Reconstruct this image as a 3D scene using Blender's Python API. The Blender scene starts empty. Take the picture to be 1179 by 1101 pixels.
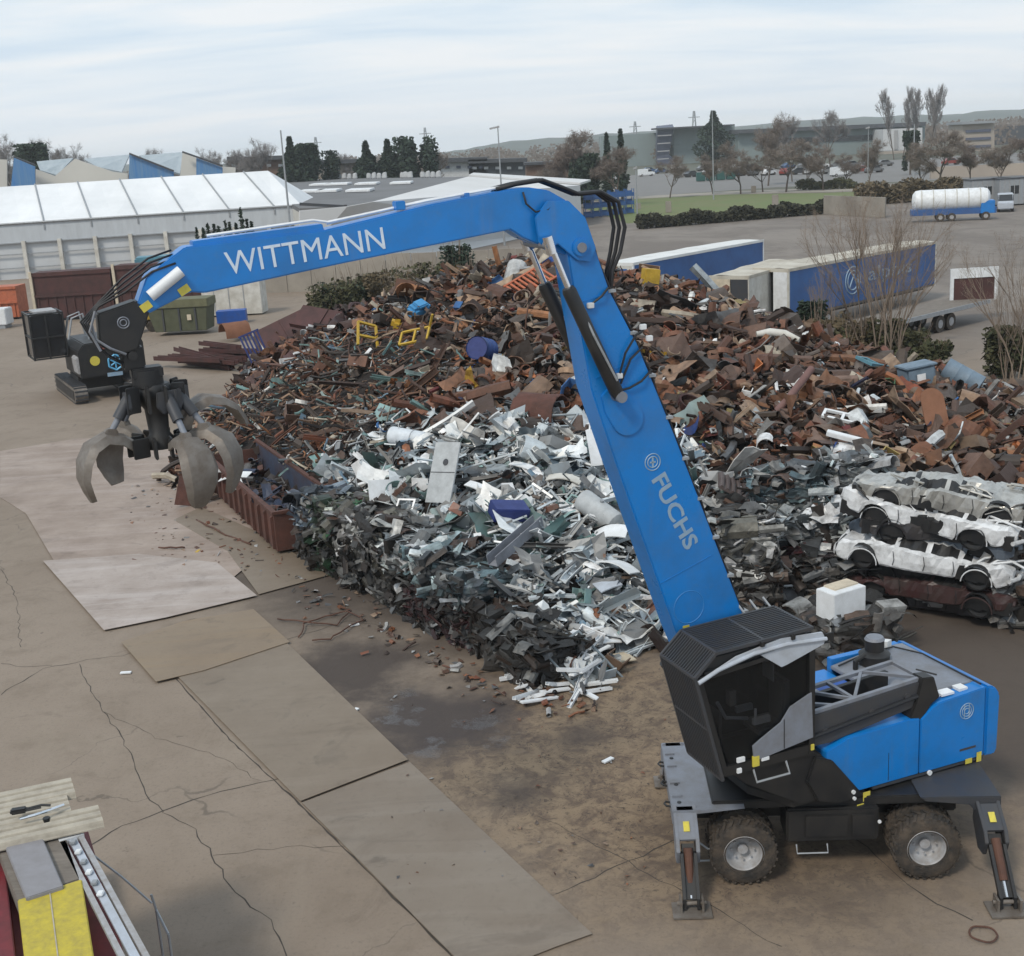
import bpy, bmesh, math, random
import numpy as np
from mathutils import Vector, Matrix
R = math.radians
PI = math.pi
scene = bpy.context.scene
COL = scene.collection
rnd = random.Random(7)

# ---------------------------------------------------------------- camera
CAM_H, FPX, CX, CY = 12.0, 1450.0, 589.5, 550.5
ROLL = R(3.4)
PITCH = math.atan((CY - 167) * math.cos(ROLL) / FPX)
cd = bpy.data.cameras.new('camera')
cam = bpy.data.objects.new('camera', cd)
COL.objects.link(cam)
cd.sensor_fit = 'HORIZONTAL'
cd.sensor_width = 36.0
cd.lens = 36.0 * FPX / 1179.0
cd.clip_end = 9000
cd.clip_start = 0.1
_fwd = Vector((0, math.cos(PITCH), -math.sin(PITCH)))
_dn = Vector((0, -math.sin(PITCH), -math.cos(PITCH)))
_X = Vector((1, 0, 0))
_right = _X * math.cos(ROLL) + _dn * math.sin(ROLL)
_down = -_X * math.sin(ROLL) + _dn * math.cos(ROLL)
M = Matrix((( _right.x, -_down.x, -_fwd.x, 0), (_right.y, -_down.y, -_fwd.y, 0), (_right.z, -_down.z, -_fwd.z, CAM_H), (0, 0, 0, 1)))
cam.matrix_world = M
scene.camera = cam

def _ray(px, py):
    return _fwd * FPX + _right * (px - CX) + _down * (py - CY)
def G(px, py, z=0.0):
    """world x,y where a sight line meets the height z"""
    r = _ray(px, py); t = (z - CAM_H) / r.z
    return (r.x * t, r.y * t)
def at(px, py, Y):
    """world x,y,z at forward distance Y"""
    r = _ray(px, py); t = Y / r.y
    return Vector((r.x * t, Y, CAM_H + r.z * t))

# ---------------------------------------------------------------- world and sun (overcast day)
SUN_EL, SUN_AZ = R(48), R(215)      # azimuth clockwise from +Y
w = bpy.data.worlds.new('World'); scene.world = w; w.use_nodes = True
nt = w.node_tree; N = nt.nodes; Lk = nt.links
bg = N['Background']; bg.inputs['Strength'].default_value = 0.1
sky = N.new('ShaderNodeTexSky'); sky.sky_type = 'NISHITA'; sky.sun_disc = False
sky.sun_elevation = SUN_EL; sky.sun_rotation = SUN_AZ; sky.air_density = 1.4; sky.dust_density = 2.5
tc = N.new('ShaderNodeTexCoord'); sep = N.new('ShaderNodeSeparateXYZ'); Lk.new(tc.outputs['Generated'], sep.inputs[0])
za = N.new('ShaderNodeMath'); za.operation = 'ADD'; za.inputs[1].default_value = 0.16; Lk.new(sep.outputs['Z'], za.inputs[0])
def wdiv(a):
    d = N.new('ShaderNodeMath'); d.operation = 'DIVIDE'; Lk.new(a, d.inputs[0]); Lk.new(za.outputs[0], d.inputs[1]); return d.outputs[0]
cmb = N.new('ShaderNodeCombineXYZ'); Lk.new(wdiv(sep.outputs['X']), cmb.inputs[0]); Lk.new(wdiv(sep.outputs['Y']), cmb.inputs[1])
mp = N.new('ShaderNodeMapping'); mp.inputs['Scale'].default_value = (0.55, 1.5, 1); mp.inputs['Rotation'].default_value = (0, 0, R(8)); Lk.new(cmb.outputs[0], mp.inputs[0])
nz = N.new('ShaderNodeTexNoise'); nz.inputs['Scale'].default_value = 1.5; nz.inputs['Detail'].default_value = 8; nz.inputs['Roughness'].default_value = 0.55
nz.inputs['Distortion'].default_value = 0.4
Lk.new(mp.outputs[0], nz.inputs['Vector'])
rp = N.new('ShaderNodeValToRGB'); Lk.new(nz.outputs['Fac'], rp.inputs[0])
rp.color_ramp.elements[0].position = 0.36; rp.color_ramp.elements[0].color = (5.4, 7.0, 8.6, 1)
rp.color_ramp.elements[1].position = 0.64; rp.color_ramp.elements[1].color = (8.6, 8.95, 9.3, 1)
e = rp.color_ramp.elements.new(0.5); e.color = (7.0, 8.1, 9.1, 1)
# brighter, greyer towards the horizon
hz = N.new('ShaderNodeMapRange'); hz.inputs['From Min'].default_value = 0.0; hz.inputs['From Max'].default_value = 0.16
hz.inputs['To Min'].default_value = 0.75; hz.inputs['To Max'].default_value = 0.0; Lk.new(sep.outputs['Z'], hz.inputs['Value'])
mh = N.new('ShaderNodeMix'); mh.data_type = 'RGBA'; Lk.new(hz.outputs[0], mh.inputs['Factor']); Lk.new(rp.outputs[0], mh.inputs['A']); mh.inputs['B'].default_value = (8.4, 8.7, 9.1, 1)
mx = N.new('ShaderNodeMix'); mx.data_type = 'RGBA'; mx.inputs['Factor'].default_value = 0.9
Lk.new(sky.outputs[0], mx.inputs['A']); Lk.new(mh.outputs['Result'], mx.inputs['B']); Lk.new(mx.outputs['Result'], bg.inputs['Color'])

sl = bpy.data.lights.new('sun', 'SUN'); sl.energy = 1.9; sl.angle = R(10); sl.color = (1.0, 0.92, 0.80)
sun = bpy.data.objects.new('sun', sl); COL.objects.link(sun)
_sd = Vector((math.sin(SUN_AZ) * math.cos(SUN_EL), math.cos(SUN_AZ) * math.cos(SUN_EL), math.sin(SUN_EL)))
sun.rotation_euler = _sd.to_track_quat('Z', 'Y').to_euler()
sun.location = (0, 0, 60)
scene.view_settings.view_transform = 'Standard'; scene.view_settings.look = 'None'
scene.view_settings.exposure = 0.12; scene.view_settings.gamma = 1.0

# ---------------------------------------------------------------- materials
def mat(name, col, rough=0.6, metal=0.0, dirt=None, scale=2.0, amt=0.5, bump=0.0, bscale=20.0, attr=False, coat=0.0, lo=0.35, hi=0.7, stretch=(1, 1, 1), spec=0.5, dust=None):
    m = bpy.data.materials.new(name); m.use_nodes = True
    n = m.node_tree.nodes; l = m.node_tree.links; b = n['Principled BSDF']
    b.inputs['Roughness'].default_value = rough; b.inputs['Metallic'].default_value = metal
    b.inputs['Coat Weight'].default_value = coat; b.inputs['Specular IOR Level'].default_value = spec
    t = n.new('ShaderNodeTexCoord'); mp = n.new('ShaderNodeMapping'); mp.inputs['Scale'].default_value = stretch
    l.new(t.outputs['Object'], mp.inputs[0])
    if attr:
        a = n.new('ShaderNodeAttribute'); a.attribute_name = 'col'; base = a.outputs['Color']
    else:
        c = n.new('ShaderNodeRGB'); c.outputs[0].default_value = (*col, 1); base = c.outputs[0]
    nz = n.new('ShaderNodeTexNoise'); nz.inputs['Scale'].default_value = scale; nz.inputs['Detail'].default_value = 7; nz.inputs['Roughness'].default_value = 0.65
    l.new(mp.outputs[0], nz.inputs['Vector'])
    mr = n.new('ShaderNodeMapRange'); mr.inputs['From Min'].default_value = lo; mr.inputs['From Max'].default_value = hi
    mr.inputs['To Max'].default_value = amt; l.new(nz.outputs['Fac'], mr.inputs['Value'])
    mixn = n.new('ShaderNodeMix'); mixn.data_type = 'RGBA'; l.new(mr.outputs[0], mixn.inputs['Factor']); l.new(base, mixn.inputs['A'])
    d = dirt if dirt else tuple(x * 0.5 for x in col)
    mixn.inputs['B'].default_value = (*d, 1)
    out = mixn.outputs['Result']
    if dust:      # dried dirt runs and dust film
        for sc, st_, a_, c_, am in ((1.6, (1.4, 1.4, 0.16), 0.56, 0.74, 0.24), (9.0, (1, 1, 1), 0.55, 0.8, 0.2), (0.7, (1, 1, 1), 0.5, 0.8, 0.16)):
            m2 = n.new('ShaderNodeMapping'); m2.inputs['Scale'].default_value = st_; l.new(t.outputs['Object'], m2.inputs[0])
            z2 = n.new('ShaderNodeTexNoise'); z2.inputs['Scale'].default_value = sc; z2.inputs['Detail'].default_value = 9; z2.inputs['Roughness'].default_value = 0.7; l.new(m2.outputs[0], z2.inputs['Vector'])
            r2_ = n.new('ShaderNodeMapRange'); r2_.inputs['From Min'].default_value = a_; r2_.inputs['From Max'].default_value = c_; r2_.inputs['To Max'].default_value = am; l.new(z2.outputs['Fac'], r2_.inputs['Value'])
            x2 = n.new('ShaderNodeMix'); x2.data_type = 'RGBA'; l.new(r2_.outputs[0], x2.inputs['Factor']); l.new(out, x2.inputs['A']); x2.inputs['B'].default_value = (*dust, 1); out = x2.outputs['Result']
    l.new(out, b.inputs['Base Color'])
    # roughness breakup
    rr = n.new('ShaderNodeMapRange'); rr.inputs['To Min'].default_value = max(0.05, rough - 0.12); rr.inputs['To Max'].default_value = min(1, rough + 0.2)
    l.new(nz.outputs['Fac'], rr.inputs['Value']); l.new(rr.outputs[0], b.inputs['Roughness'])
    if bump:
        nb = n.new('ShaderNodeTexNoise'); nb.inputs['Scale'].default_value = bscale; nb.inputs['Detail'].default_value = 5
        l.new(mp.outputs[0], nb.inputs['Vector'])
        bp = n.new('ShaderNodeBump'); bp.inputs['Strength'].default_value = bump; bp.inputs['Distance'].default_value = 0.05
        l.new(nb.outputs['Fac'], bp.inputs['Height']); l.new(bp.outputs[0], b.inputs['Normal'])
    return m

MT = {}
MT['blue'] = mat('machine_blue_paint', (0.003, 0.175, 0.53), 0.28, dirt=(0.03, 0.10, 0.22), scale=1.1, amt=0.5, bump=0.05, bscale=2.5, lo=0.45, hi=0.75, dust=(0.16, 0.17, 0.18))
MT['deepblue'] = mat('deep_blue_paint', (0.01, 0.08, 0.36), 0.45, dirt=(0.03, 0.06, 0.16), scale=3)
MT['black'] = mat('black_paint', (0.008, 0.009, 0.011), 0.45, dirt=(0.032, 0.028, 0.024), scale=3, amt=0.6)
MT['rubberhose'] = mat('hose_rubber', (0.012, 0.012, 0.014), 0.5)
MT['tyre'] = mat('tyre_rubber', (0.02, 0.019, 0.018), 0.85, dirt=(0.12, 0.09, 0.065), scale=5, amt=0.7, bump=0.3, bscale=30)
MT['rim'] = mat('rim_grey', (0.36, 0.37, 0.39), 0.5, dirt=(0.2, 0.17, 0.14), scale=6, amt=0.7)
MT['grey'] = mat('machine_grey', (0.19, 0.21, 0.25), 0.5, dirt=(0.12, 0.11, 0.10), scale=3, amt=0.6, bump=0.05)
MT['dgrey'] = mat('dark_grey_paint', (0.035, 0.040, 0.050), 0.5, dirt=(0.06, 0.052, 0.045), scale=4, amt=0.6)
MT['lgrey'] = mat('light_grey_panel', (0.42, 0.46, 0.52), 0.45, dirt=(0.25, 0.25, 0.25), scale=4, amt=0.5)
MT['chrome'] = mat('rod_chrome', (0.75, 0.76, 0.78), 0.18, 1.0, dirt=(0.4, 0.4, 0.4), amt=0.3)
MT['letter'] = mat('white_lettering', (0.62, 0.70, 0.78), 0.5, dirt=(0.35, 0.45, 0.6), scale=6, amt=0.5)
MT['letter2'] = mat('grey_lettering', (0.27, 0.36, 0.44), 0.5, dirt=(0.1, 0.25, 0.45), scale=6, amt=0.5)
MT['emblem'] = mat('faded_emblem', (0.035, 0.20, 0.50), 0.5)
MT['yellow'] = mat('warning_yellow', (0.62, 0.52, 0.06), 0.5, dirt=(0.3, 0.28, 0.1), scale=12)
MT['glass'] = mat('dark_glass', (0.012, 0.014, 0.017), 0.08, spec=0.8)
MT['clearglass'] = mat('tinted_glass', (0.01, 0.012, 0.014), 0.05)
MT['clearglass'].node_tree.nodes['Principled BSDF'].inputs['Alpha'].default_value = 0.35
MT['white'] = mat('white_paint', (0.72, 0.74, 0.76), 0.5, dirt=(0.42, 0.42, 0.40), scale=2.5, amt=0.5)
MT['dirtywhite'] = mat('dirty_white', (0.58, 0.57, 0.53), 0.6, dirt=(0.30, 0.27, 0.22), scale=1.2, amt=0.7)
MT['tine'] = mat('worn_steel', (0.21, 0.19, 0.17), 0.5, 0.35, dirt=(0.10, 0.075, 0.055), scale=3.5, amt=0.8, bump=0.15, bscale=14)
MT['rust'] = mat('rust', (0.115, 0.052, 0.034), 0.85, dirt=(0.05, 0.028, 0.022), scale=2.2, amt=0.8, bump=0.3, bscale=12)
MT['maroon'] = mat('maroon_paint', (0.075, 0.026, 0.024), 0.7, dirt=(0.035, 0.02, 0.018), scale=1.2, amt=0.8)
MT['scrap'] = mat('scrap_metal', (0.1, 0.06, 0.04), 0.62, 0.12, dirt=(0.045, 0.028, 0.02), scale=2.6, amt=0.62, attr=True, bump=0.3, bscale=9)
MT['pale'] = mat('pale_scrap_sheet', (0.5, 0.5, 0.5), 0.42, 0.1, dirt=(0.16, 0.15, 0.14), scale=2.0, amt=0.5, attr=True, bump=0.2, bscale=6)
MT['bale'] = mat('crushed_metal', (0.1, 0.1, 0.1), 0.5, 0.3, dirt=(0.02, 0.018, 0.016), scale=3.0, amt=0.75, attr=True, bump=0.5, bscale=8)
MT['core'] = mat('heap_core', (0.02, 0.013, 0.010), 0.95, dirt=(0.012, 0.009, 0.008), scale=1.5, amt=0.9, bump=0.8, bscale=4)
MT['bark'] = mat('bark', (0.10, 0.078, 0.062), 0.9, dirt=(0.06, 0.045, 0.035), scale=3)
MT['palebark'] = mat('pale_bark', (0.24, 0.185, 0.14), 0.9, dirt=(0.12, 0.09, 0.07), scale=3)
MT['twig'] = mat('twigs', (0.19, 0.155, 0.13), 0.9, dirt=(0.14, 0.115, 0.10), scale=1)
MT['brush'] = mat('brown_brush_leaves', (0.12, 0.09, 0.05), 0.9, dirt=(0.075, 0.062, 0.035), scale=1)
MT['evergreen'] = mat('evergreen_foliage', (0.018, 0.036, 0.022), 0.8, dirt=(0.035, 0.05, 0.028), scale=0.8)
MT['shrubgreen'] = mat('shrub_foliage', (0.05, 0.06, 0.025), 0.8, dirt=(0.085, 0.065, 0.03), scale=1.0, amt=0.8)
MT['hedge'] = mat('hedge_foliage', (0.045, 0.045, 0.024), 0.9, dirt=(0.025, 0.022, 0.014), scale=1.0, amt=0.8)
MT['galv'] = mat('galvanised', (0.33, 0.35, 0.37), 0.5, 0.3, dirt=(0.2, 0.2, 0.2), scale=5)
MT['plank'] = mat('grey_timber', (0.19, 0.165, 0.14), 0.85, dirt=(0.1, 0.085, 0.07), scale=2, amt=0.8, stretch=(1, 6, 1))
MT['trailerblue'] = mat('trailer_blue', (0.022, 0.10, 0.29), 0.5, dirt=(0.03, 0.055, 0.14), scale=0.5, amt=0.6)

# ---------------------------------------------------------------- object helpers
def link(o, parent=None):
    COL.objects.link(o)
    if parent is not None: o.parent = parent
    return o
def tag(o, label=None, cat=None, group=None, kind=None):
    if label: o['label'] = label
    if cat: o['category'] = cat
    if group: o['group'] = group
    if kind: o['kind'] = kind
    return o
def empty(name, loc=(0, 0, 0), rz=0.0, label=None, cat=None, group=None):
    o = bpy.data.objects.new(name, None); o.empty_display_size = 0.2
    o.location = loc; o.rotation_euler = (0, 0, rz)
    return tag(link(o), label, cat, group)

class MB:
    """collects shapes, becomes ONE mesh object"""
    def __init__(s): s.v = []; s.f = []; s.c = None
    def add(s, vs, fs):
        k = len(s.v); s.v.extend([tuple(v) for v in vs]); s.f.extend([tuple(i + k for i in f) for f in fs])
    def box(s, x0, x1, y0, y1, z0, z1, bev=0.0):
        if bev <= 0:
            s.add([(x0, y0, z0), (x1, y0, z0), (x1, y1, z0), (x0, y1, z0), (x0, y0, z1), (x1, y0, z1), (x1, y1, z1), (x0, y1, z1)],
                  [(0, 3, 2, 1), (4, 5, 6, 7), (0, 1, 5, 4), (1, 2, 6, 5), (2, 3, 7, 6), (3, 0, 4, 7)])
            return
        bm = bmesh.new(); bmesh.ops.create_cube(bm, size=1)
        for v in bm.verts: v.co = Vector(((x0 + x1) / 2 + v.co.x * (x1 - x0), (y0 + y1) / 2 + v.co.y * (y1 - y0), (z0 + z1) / 2 + v.co.z * (z1 - z0)))
        bmesh.ops.bevel(bm, geom=bm.edges[:], offset=bev, segments=2, affect='EDGES')
        s.bm(bm)
    def bm(s, b, mtx=None):
        b.verts.ensure_lookup_table()
        for i, v in enumerate(b.verts): v.index = i
        s.add([(mtx @ v.co if mtx else v.co) for v in b.verts], [[v.index for v in f.verts] for f in b.faces]); b.free()
    def prism(s, pts, axis, a, b, bev=0.0):
        """polygon in the plane across `axis`, extruded from a to b. axis 'y': pts are (x,z); 'x': (y,z); 'z': (x,y)"""
        def mk(p, t): return {'y': (p[0], t, p[1]), 'x': (t, p[0], p[1]), 'z': (p[0], p[1], t)}[axis]
        n = len(pts); vs = [mk(p, a) for p in pts] + [mk(p, b) for p in pts]
        fs = [tuple(range(n)), tuple(range(2 * n - 1, n - 1, -1))] + [(i, (i + 1) % n, n + (i + 1) % n, n + i)[::-1] for i in range(n)]
        if bev > 0:
            bm = bmesh.new(); vv = [bm.verts.new(v) for v in vs]
            for f in fs: bm.faces.new([vv[i] for i in f])
            bmesh.ops.recalc_face_normals(bm, faces=bm.faces[:])
            bmesh.ops.bevel(bm, geom=bm.edges[:], offset=bev, segments=2, affect='EDGES'); s.bm(bm)
        else: s.add(vs, fs)
    def tube(s, pts, r, n=8, caps=True):
        pts = [Vector(p) for p in pts]; m = len(pts)
        rs = r if isinstance(r, (list, tuple)) else [r] * m
        up = Vector((0, 0, 1)); k = len(s.v); prev = None
        for i, p in enumerate(pts):
            d = (pts[min(i + 1, m - 1)] - pts[max(i - 1, 0)])
            d = d.normalized() if d.length > 1e-9 else Vector((0, 0, 1))
            a = prev - d * prev.dot(d) if prev is not None else None
            if a is None or a.length < 1e-4:
                q = up if abs(d.z) < 0.9 else Vector((1, 0, 0)); a = d.cross(q)
            a.normalize(); prev = a; b = d.cross(a)
            for j in range(n):
                t = 2 * PI * j / n; s.v.append(tuple(p + a * (rs[i] * math.cos(t)) + b * (rs[i] * math.sin(t))))
        for i in range(m - 1):
            for j in range(n):
                s.f.append((k + i * n + j, k + i * n + (j + 1) % n, k + (i + 1) * n + (j + 1) % n, k + (i + 1) * n + j))
        if caps:
            s.f.append(tuple(k + j for j in range(n))[::-1]); s.f.append(tuple(k + (m - 1) * n + j for j in range(n)))
    def bar(s, p, q, w, h, up=(0, 0, 1)):
        p = Vector(p); q = Vector(q); d = (q - p).normalized(); u = Vector(up)
        a = d.cross(u)
        if a.length < 1e-4: a = d.cross(Vector((1, 0, 0)))
        a.normalize(); b = a.cross(d)
        vs = [e + a * (sx * w / 2) + b * (sy * h / 2) for e in (p, q) for sx, sy in ((-1, -1), (1, -1), (1, 1), (-1, 1))]
        s.add(vs, [(0, 1, 2, 3), (7, 6, 5, 4), (0, 4, 5, 1), (1, 5, 6, 2), (2, 6, 7, 3), (3, 7, 4, 0)])
    def cyl(s, c, r, h, axis='z', n=24, r2=None):
        c = Vector(c); d = {'x': Vector((1, 0, 0)), 'y': Vector((0, 1, 0)), 'z': Vector((0, 0, 1))}[axis]
        s.tube([c, c + d * h], [r, r if r2 is None else r2], n)
    def lathe(s, prof, c, axis='y', n=32):
        """profile (radius, along) spun about axis through c"""
        k = len(s.v); m = len(prof)
        for j in range(n):
            t = 2 * PI * j / n; ct, st = math.cos(t), math.sin(t)
            for r_, a in prof:
                v = {'y': (r_ * ct, a, r_ * st), 'z': (r_ * ct, r_ * st, a), 'x': (a, r_ * ct, r_ * st)}[axis]
                s.v.append((c[0] + v[0], c[1] + v[1], c[2] + v[2]))
        for j in range(n):
            for i in range(m - 1):
                s.f.append((k + j * m + i, k + ((j + 1) % n) * m + i, k + ((j + 1) % n) * m + i + 1, k + j * m + i + 1))
    def xf(s, mtx):
        s.v = [tuple(mtx @ Vector(v)) for v in s.v]; return s
    def build(s, name, m, parent=None, smooth=False, autosmooth=False, loc=None, colors=None):
        me = bpy.data.meshes.new(name); me.from_pydata(s.v, [], s.f); me.materials.append(m)
        if smooth or autosmooth:
            me.polygons.foreach_set('use_smooth', [True] * len(me.polygons))
        me.update()
        if autosmooth: me.set_sharp_from_angle(angle=R(38))
        if colors is not None:
            a = me.attributes.new('col', 'FLOAT_COLOR', 'POINT'); a.data.foreach_set('color', np.asarray(colors, dtype=np.float32).ravel())
        o = bpy.data.objects.new(name, me); link(o, parent)
        if loc is not None: o.location = loc
        return o

def text_mesh(txt, size, depth, bold=0.0, spacing=1.0):
    cu = bpy.data.curves.new('lettering', 'FONT'); cu.body = txt; cu.size = size; cu.extrude = depth / 2; cu.offset = bold
    cu.space_character = spacing; cu.align_x = 'CENTER'; cu.align_y = 'CENTER'; cu.resolution_u = 3
    o = bpy.data.objects.new('lettering', cu); COL.objects.link(o)
    dg = bpy.context.evaluated_depsgraph_get(); me = bpy.data.meshes.new_from_object(o.evaluated_get(dg))
    COL.objects.unlink(o); bpy.data.objects.remove(o)
    return me
def text(txt, size, depth, m, mtx, parent, name='lettering', bold=0.0, spacing=1.0, fit=None):
    me = text_mesh(txt, size, depth, bold, spacing)
    if fit:
        xs = [v.co.x for v in me.vertices]; ys = [v.co.y for v in me.vertices]
        sx = fit[0] / (max(xs) - min(xs)); sy = fit[1] / (max(ys) - min(ys)); cx = (max(xs) + min(xs)) / 2; cy = (max(ys) + min(ys)) / 2
        for v in me.vertices: v.co.x = (v.co.x - cx) * sx; v.co.y = (v.co.y - cy) * sy
    me.transform(mtx); me.materials.clear(); me.materials.append(m)
    o = bpy.data.objects.new(name, me); link(o, parent); return o
def copy_tree(o, parent=None):
    c = o.copy(); COL.objects.link(c); c.parent = parent
    for ch in [x for x in COL.objects if x.parent == o]: copy_tree(ch, c)
    return c
# ================================================================ SETTING
def node_ground():
    m = bpy.data.materials.new('yard_ground'); m.use_nodes = True
    n = m.node_tree.nodes; l = m.node_tree.links; b = n['Principled BSDF']
    geo = n.new('ShaderNodeNewGeometry'); P = geo.outputs['Position']
    def noise(sc, det=6, rough=0.6, dist=0.0, st=(1, 1, 1), rot=0.0):
        mp = n.new('ShaderNodeMapping'); mp.inputs['Scale'].default_value = st; mp.inputs['Rotation'].default_value = (0, 0, rot); l.new(P, mp.inputs[0])
        t = n.new('ShaderNodeTexNoise'); t.inputs['Scale'].default_value = sc; t.inputs['Detail'].default_value = det
        t.inputs['Roughness'].default_value = rough; t.inputs['Distortion'].default_value = dist; l.new(mp.outputs[0], t.inputs['Vector']); return t.outputs['Fac']
    def rng(v, a, c, lo=0.0, hi=1.0):
        t = n.new('ShaderNodeMapRange'); t.interpolation_type = 'SMOOTHSTEP'
        for k, x in (('From Min', a), ('From Max', c), ('To Min', lo), ('To Max', hi)): t.inputs[k].default_value = x
        l.new(v, t.inputs['Value']); return t.outputs[0]
    def mix(f, A, B):
        t = n.new('ShaderNodeMix'); t.data_type = 'RGBA'
        if isinstance(f, (int, float)): t.inputs['Factor'].default_value = f
        else: l.new(f, t.inputs['Factor'])
        for k, x in (('A', A), ('B', B)):
            if isinstance(x, tuple): t.inputs[k].default_value = (*x, 1)
            else: l.new(x, t.inputs[k])
        return t.outputs['Result']
    def mul(a, c):
        t = n.new('ShaderNodeMath'); t.operation = 'MULTIPLY'
        for i, x in enumerate((a, c)):
            if isinstance(x, (int, float)): t.inputs[i].default_value = x
            else: l.new(x, t.inputs[i])
        return t.outputs[0]
    def blob(cx, cy, r0, r1, wob=2.0, sc=0.5):
        """soft irregular patch centred on a place in the yard"""
        sub = n.new('ShaderNodeVectorMath'); sub.operation = 'SUBTRACT'; sub.inputs[1].default_value = (cx, cy, 0); l.new(P, sub.inputs[0])
        ln = n.new('ShaderNodeVectorMath'); ln.operation = 'LENGTH'; l.new(sub.outputs[0], ln.inputs[0])
        nn = noise(sc, 7, 0.65); a = n.new('ShaderNodeMath'); a.operation = 'MULTIPLY_ADD'; l.new(nn, a.inputs[0]); a.inputs[1].default_value = wob * 2; l.new(ln.outputs['Value'], a.inputs[2])
        return rng(a.outputs[0], r0 + wob, r1 + wob, 1.0, 0.0)
    base = mix(rng(noise(0.12), 0.35, 0.65), (0.218, 0.171, 0.130), (0.262, 0.210, 0.164))
    base = mix(rng(noise(0.9, 8, 0.7), 0.45, 0.75, 0, 0.55), base, (0.155, 0.118, 0.084))
    base = mix(rng(noise(14, 4, 0.6), 0.5, 0.8, 0, 0.5), base, (0.12, 0.10, 0.08))
    base = mix(rng(noise(0.35, 6, 0.7, 1.0, (1.0, 0.25, 1), R(-32)), 0.52, 0.72, 0, 0.4), base, (0.28, 0.232, 0.18))
    base = mix(rng(noise(2.6, 6, 0.6), 0.66, 0.74, 0, 0.55), base, (0.085, 0.066, 0.052)); base = mix(rng(noise(0.5, 9, 0.75, 1.6), 0.55, 0.70, 0, 0.45), base, (0.13, 0.098, 0.074)); base = mix(rng(noise(40, 3, 0.7), 0.55, 0.75, 0, 0.4), base, (0.10, 0.085, 0.07))
    # trodden dirt between the plates and the machine
    dirt = blob(3.5, 23.0, 3.0, 8.5, 2.5, 0.35)
    dcol = mix(rng(noise(2.2, 8, 0.75, 0.6), 0.42, 0.62), (0.235, 0.17, 0.108), (0.12, 0.083, 0.057))
    dcol = mix(rng(noise(5, 7, 0.75, 2.5), 0.54, 0.62, 0, 0.85), dcol, (0.05, 0.036, 0.028)); dcol = mix(rng(noise(0.7, 8, 0.75, 1.0), 0.5, 0.62, 0, 0.6), dcol, (0.085, 0.058, 0.043))
    base = mix(dirt, base, dcol)
    # oily dark puddle stain along the plates and one by the bars
    st = blob(-2.0, 25.2, 0.9, 2.9, 1.8, 0.7); base = mix(mul(st, 0.92), base, (0.045, 0.035, 0.033))
    st2 = blob(-4.2, 28.4, 0.9, 2.5, 1.4, 0.7); base = mix(mul(st2, 0.88), base, (0.042, 0.031, 0.027))
    st3 = blob(1.1, 24.0, 0.1, 1.1, 0.8, 1.2); base = mix(mul(st3, 0.7), base, (0.06, 0.045, 0.038))
    st4 = blob(-0.3, 21.6, 0.0, 0.8, 0.6, 1.5); base = mix(mul(st4, 0.7), base, (0.06, 0.045, 0.038))
    dark5 = blob(5.0, 19.8, 1.6, 3.6, 0.8, 1.0); base = mix(mul(dark5, 0.35), base, (0.09, 0.07, 0.055))  # darker ground below the handler
    st6 = blob(-9.8, 40.5, 1.0, 3.5, 1.5, 1.0); base = mix(mul(st6, 0.6), base, (0.08, 0.045, 0.03))
    # rear yard: grey weathered asphalt
    sepp = n.new('ShaderNodeSeparateXYZ'); l.new(P, sepp.inputs[0])
    far = rng(sepp.outputs['Y'], 62, 74); fcol = mix(rng(noise(0.09, 7, 0.7, 0.8, (1, 0.6, 1)), 0.38, 0.62), (0.15, 0.125, 0.105), (0.215, 0.185, 0.158))
    fcol = mix(rng(noise(0.5, 7, 0.7, 1.2, (0.4, 1.6, 1)), 0.55, 0.7, 0, 0.7), fcol, (0.09, 0.08, 0.075))
    side = rng(sepp.outputs['X'], -14, -6)
    base = mix(mul(far, side), base, fcol)
    # darker ground under the heap and near the car stack
    ht = blob(4.5, 44.5, 14.5, 18.5, 3.0, 0.4); base = mix(mul(ht, 0.8), base, (0.045, 0.033, 0.027))
    dark7 = blob(10.0, 25.0, 3.0, 6.5, 1.5, 0.6); base = mix(mul(dark7, 0.85), base, (0.05, 0.037, 0.03))
    # hairline cracks
    mp = n.new('ShaderNodeMapping'); l.new(P, mp.inputs[0])
    dn = n.new('ShaderNodeTexNoise'); dn.inputs['Scale'].default_value = 0.8; dn.inputs['Detail'].default_value = 6; l.new(mp.outputs[0], dn.inputs['Vector'])
    va = n.new('ShaderNodeVectorMath'); va.operation = 'MULTIPLY_ADD'; l.new(dn.outputs['Color'], va.inputs[0]); va.inputs[1].default_value = (1.6, 1.6, 0); l.new(P, va.inputs[2])
    vo = n.new('ShaderNodeTexVoronoi'); vo.feature = 'DISTANCE_TO_EDGE'; vo.inputs['Scale'].default_value = 0.16; l.new(va.outputs[0], vo.inputs['Vector'])
    ck = rng(vo.outputs['Distance'], 0.001, 0.0045, 0.45, 0.0); ck = mul(ck, rng(noise(0.3), 0.47, 0.6))
    base = mix(ck, base, (0.045, 0.038, 0.032))
    hsv = n.new('ShaderNodeHueSaturation'); hsv.inputs['Value'].default_value = 0.93; hsv.inputs['Saturation'].default_value = 1.0; l.new(base, hsv.inputs['Color']); base = hsv.outputs['Color']
    l.new(base, b.inputs['Base Color'])
    wet = mul(st, rng(noise(0.9), 0.5, 0.62)); l.new(rng(wet, 0.2, 0.9, 0.86, 0.16), b.inputs['Roughness'])
    bp = n.new('ShaderNodeBump'); bp.inputs['Strength'].default_value = 0.35; bp.inputs['Distance'].default_value = 0.04
    l.new(noise(3.5, 8, 0.7, 0.5), bp.inputs['Height']); l.new(bp.outputs[0], b.inputs['Normal'])
    return m
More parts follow.
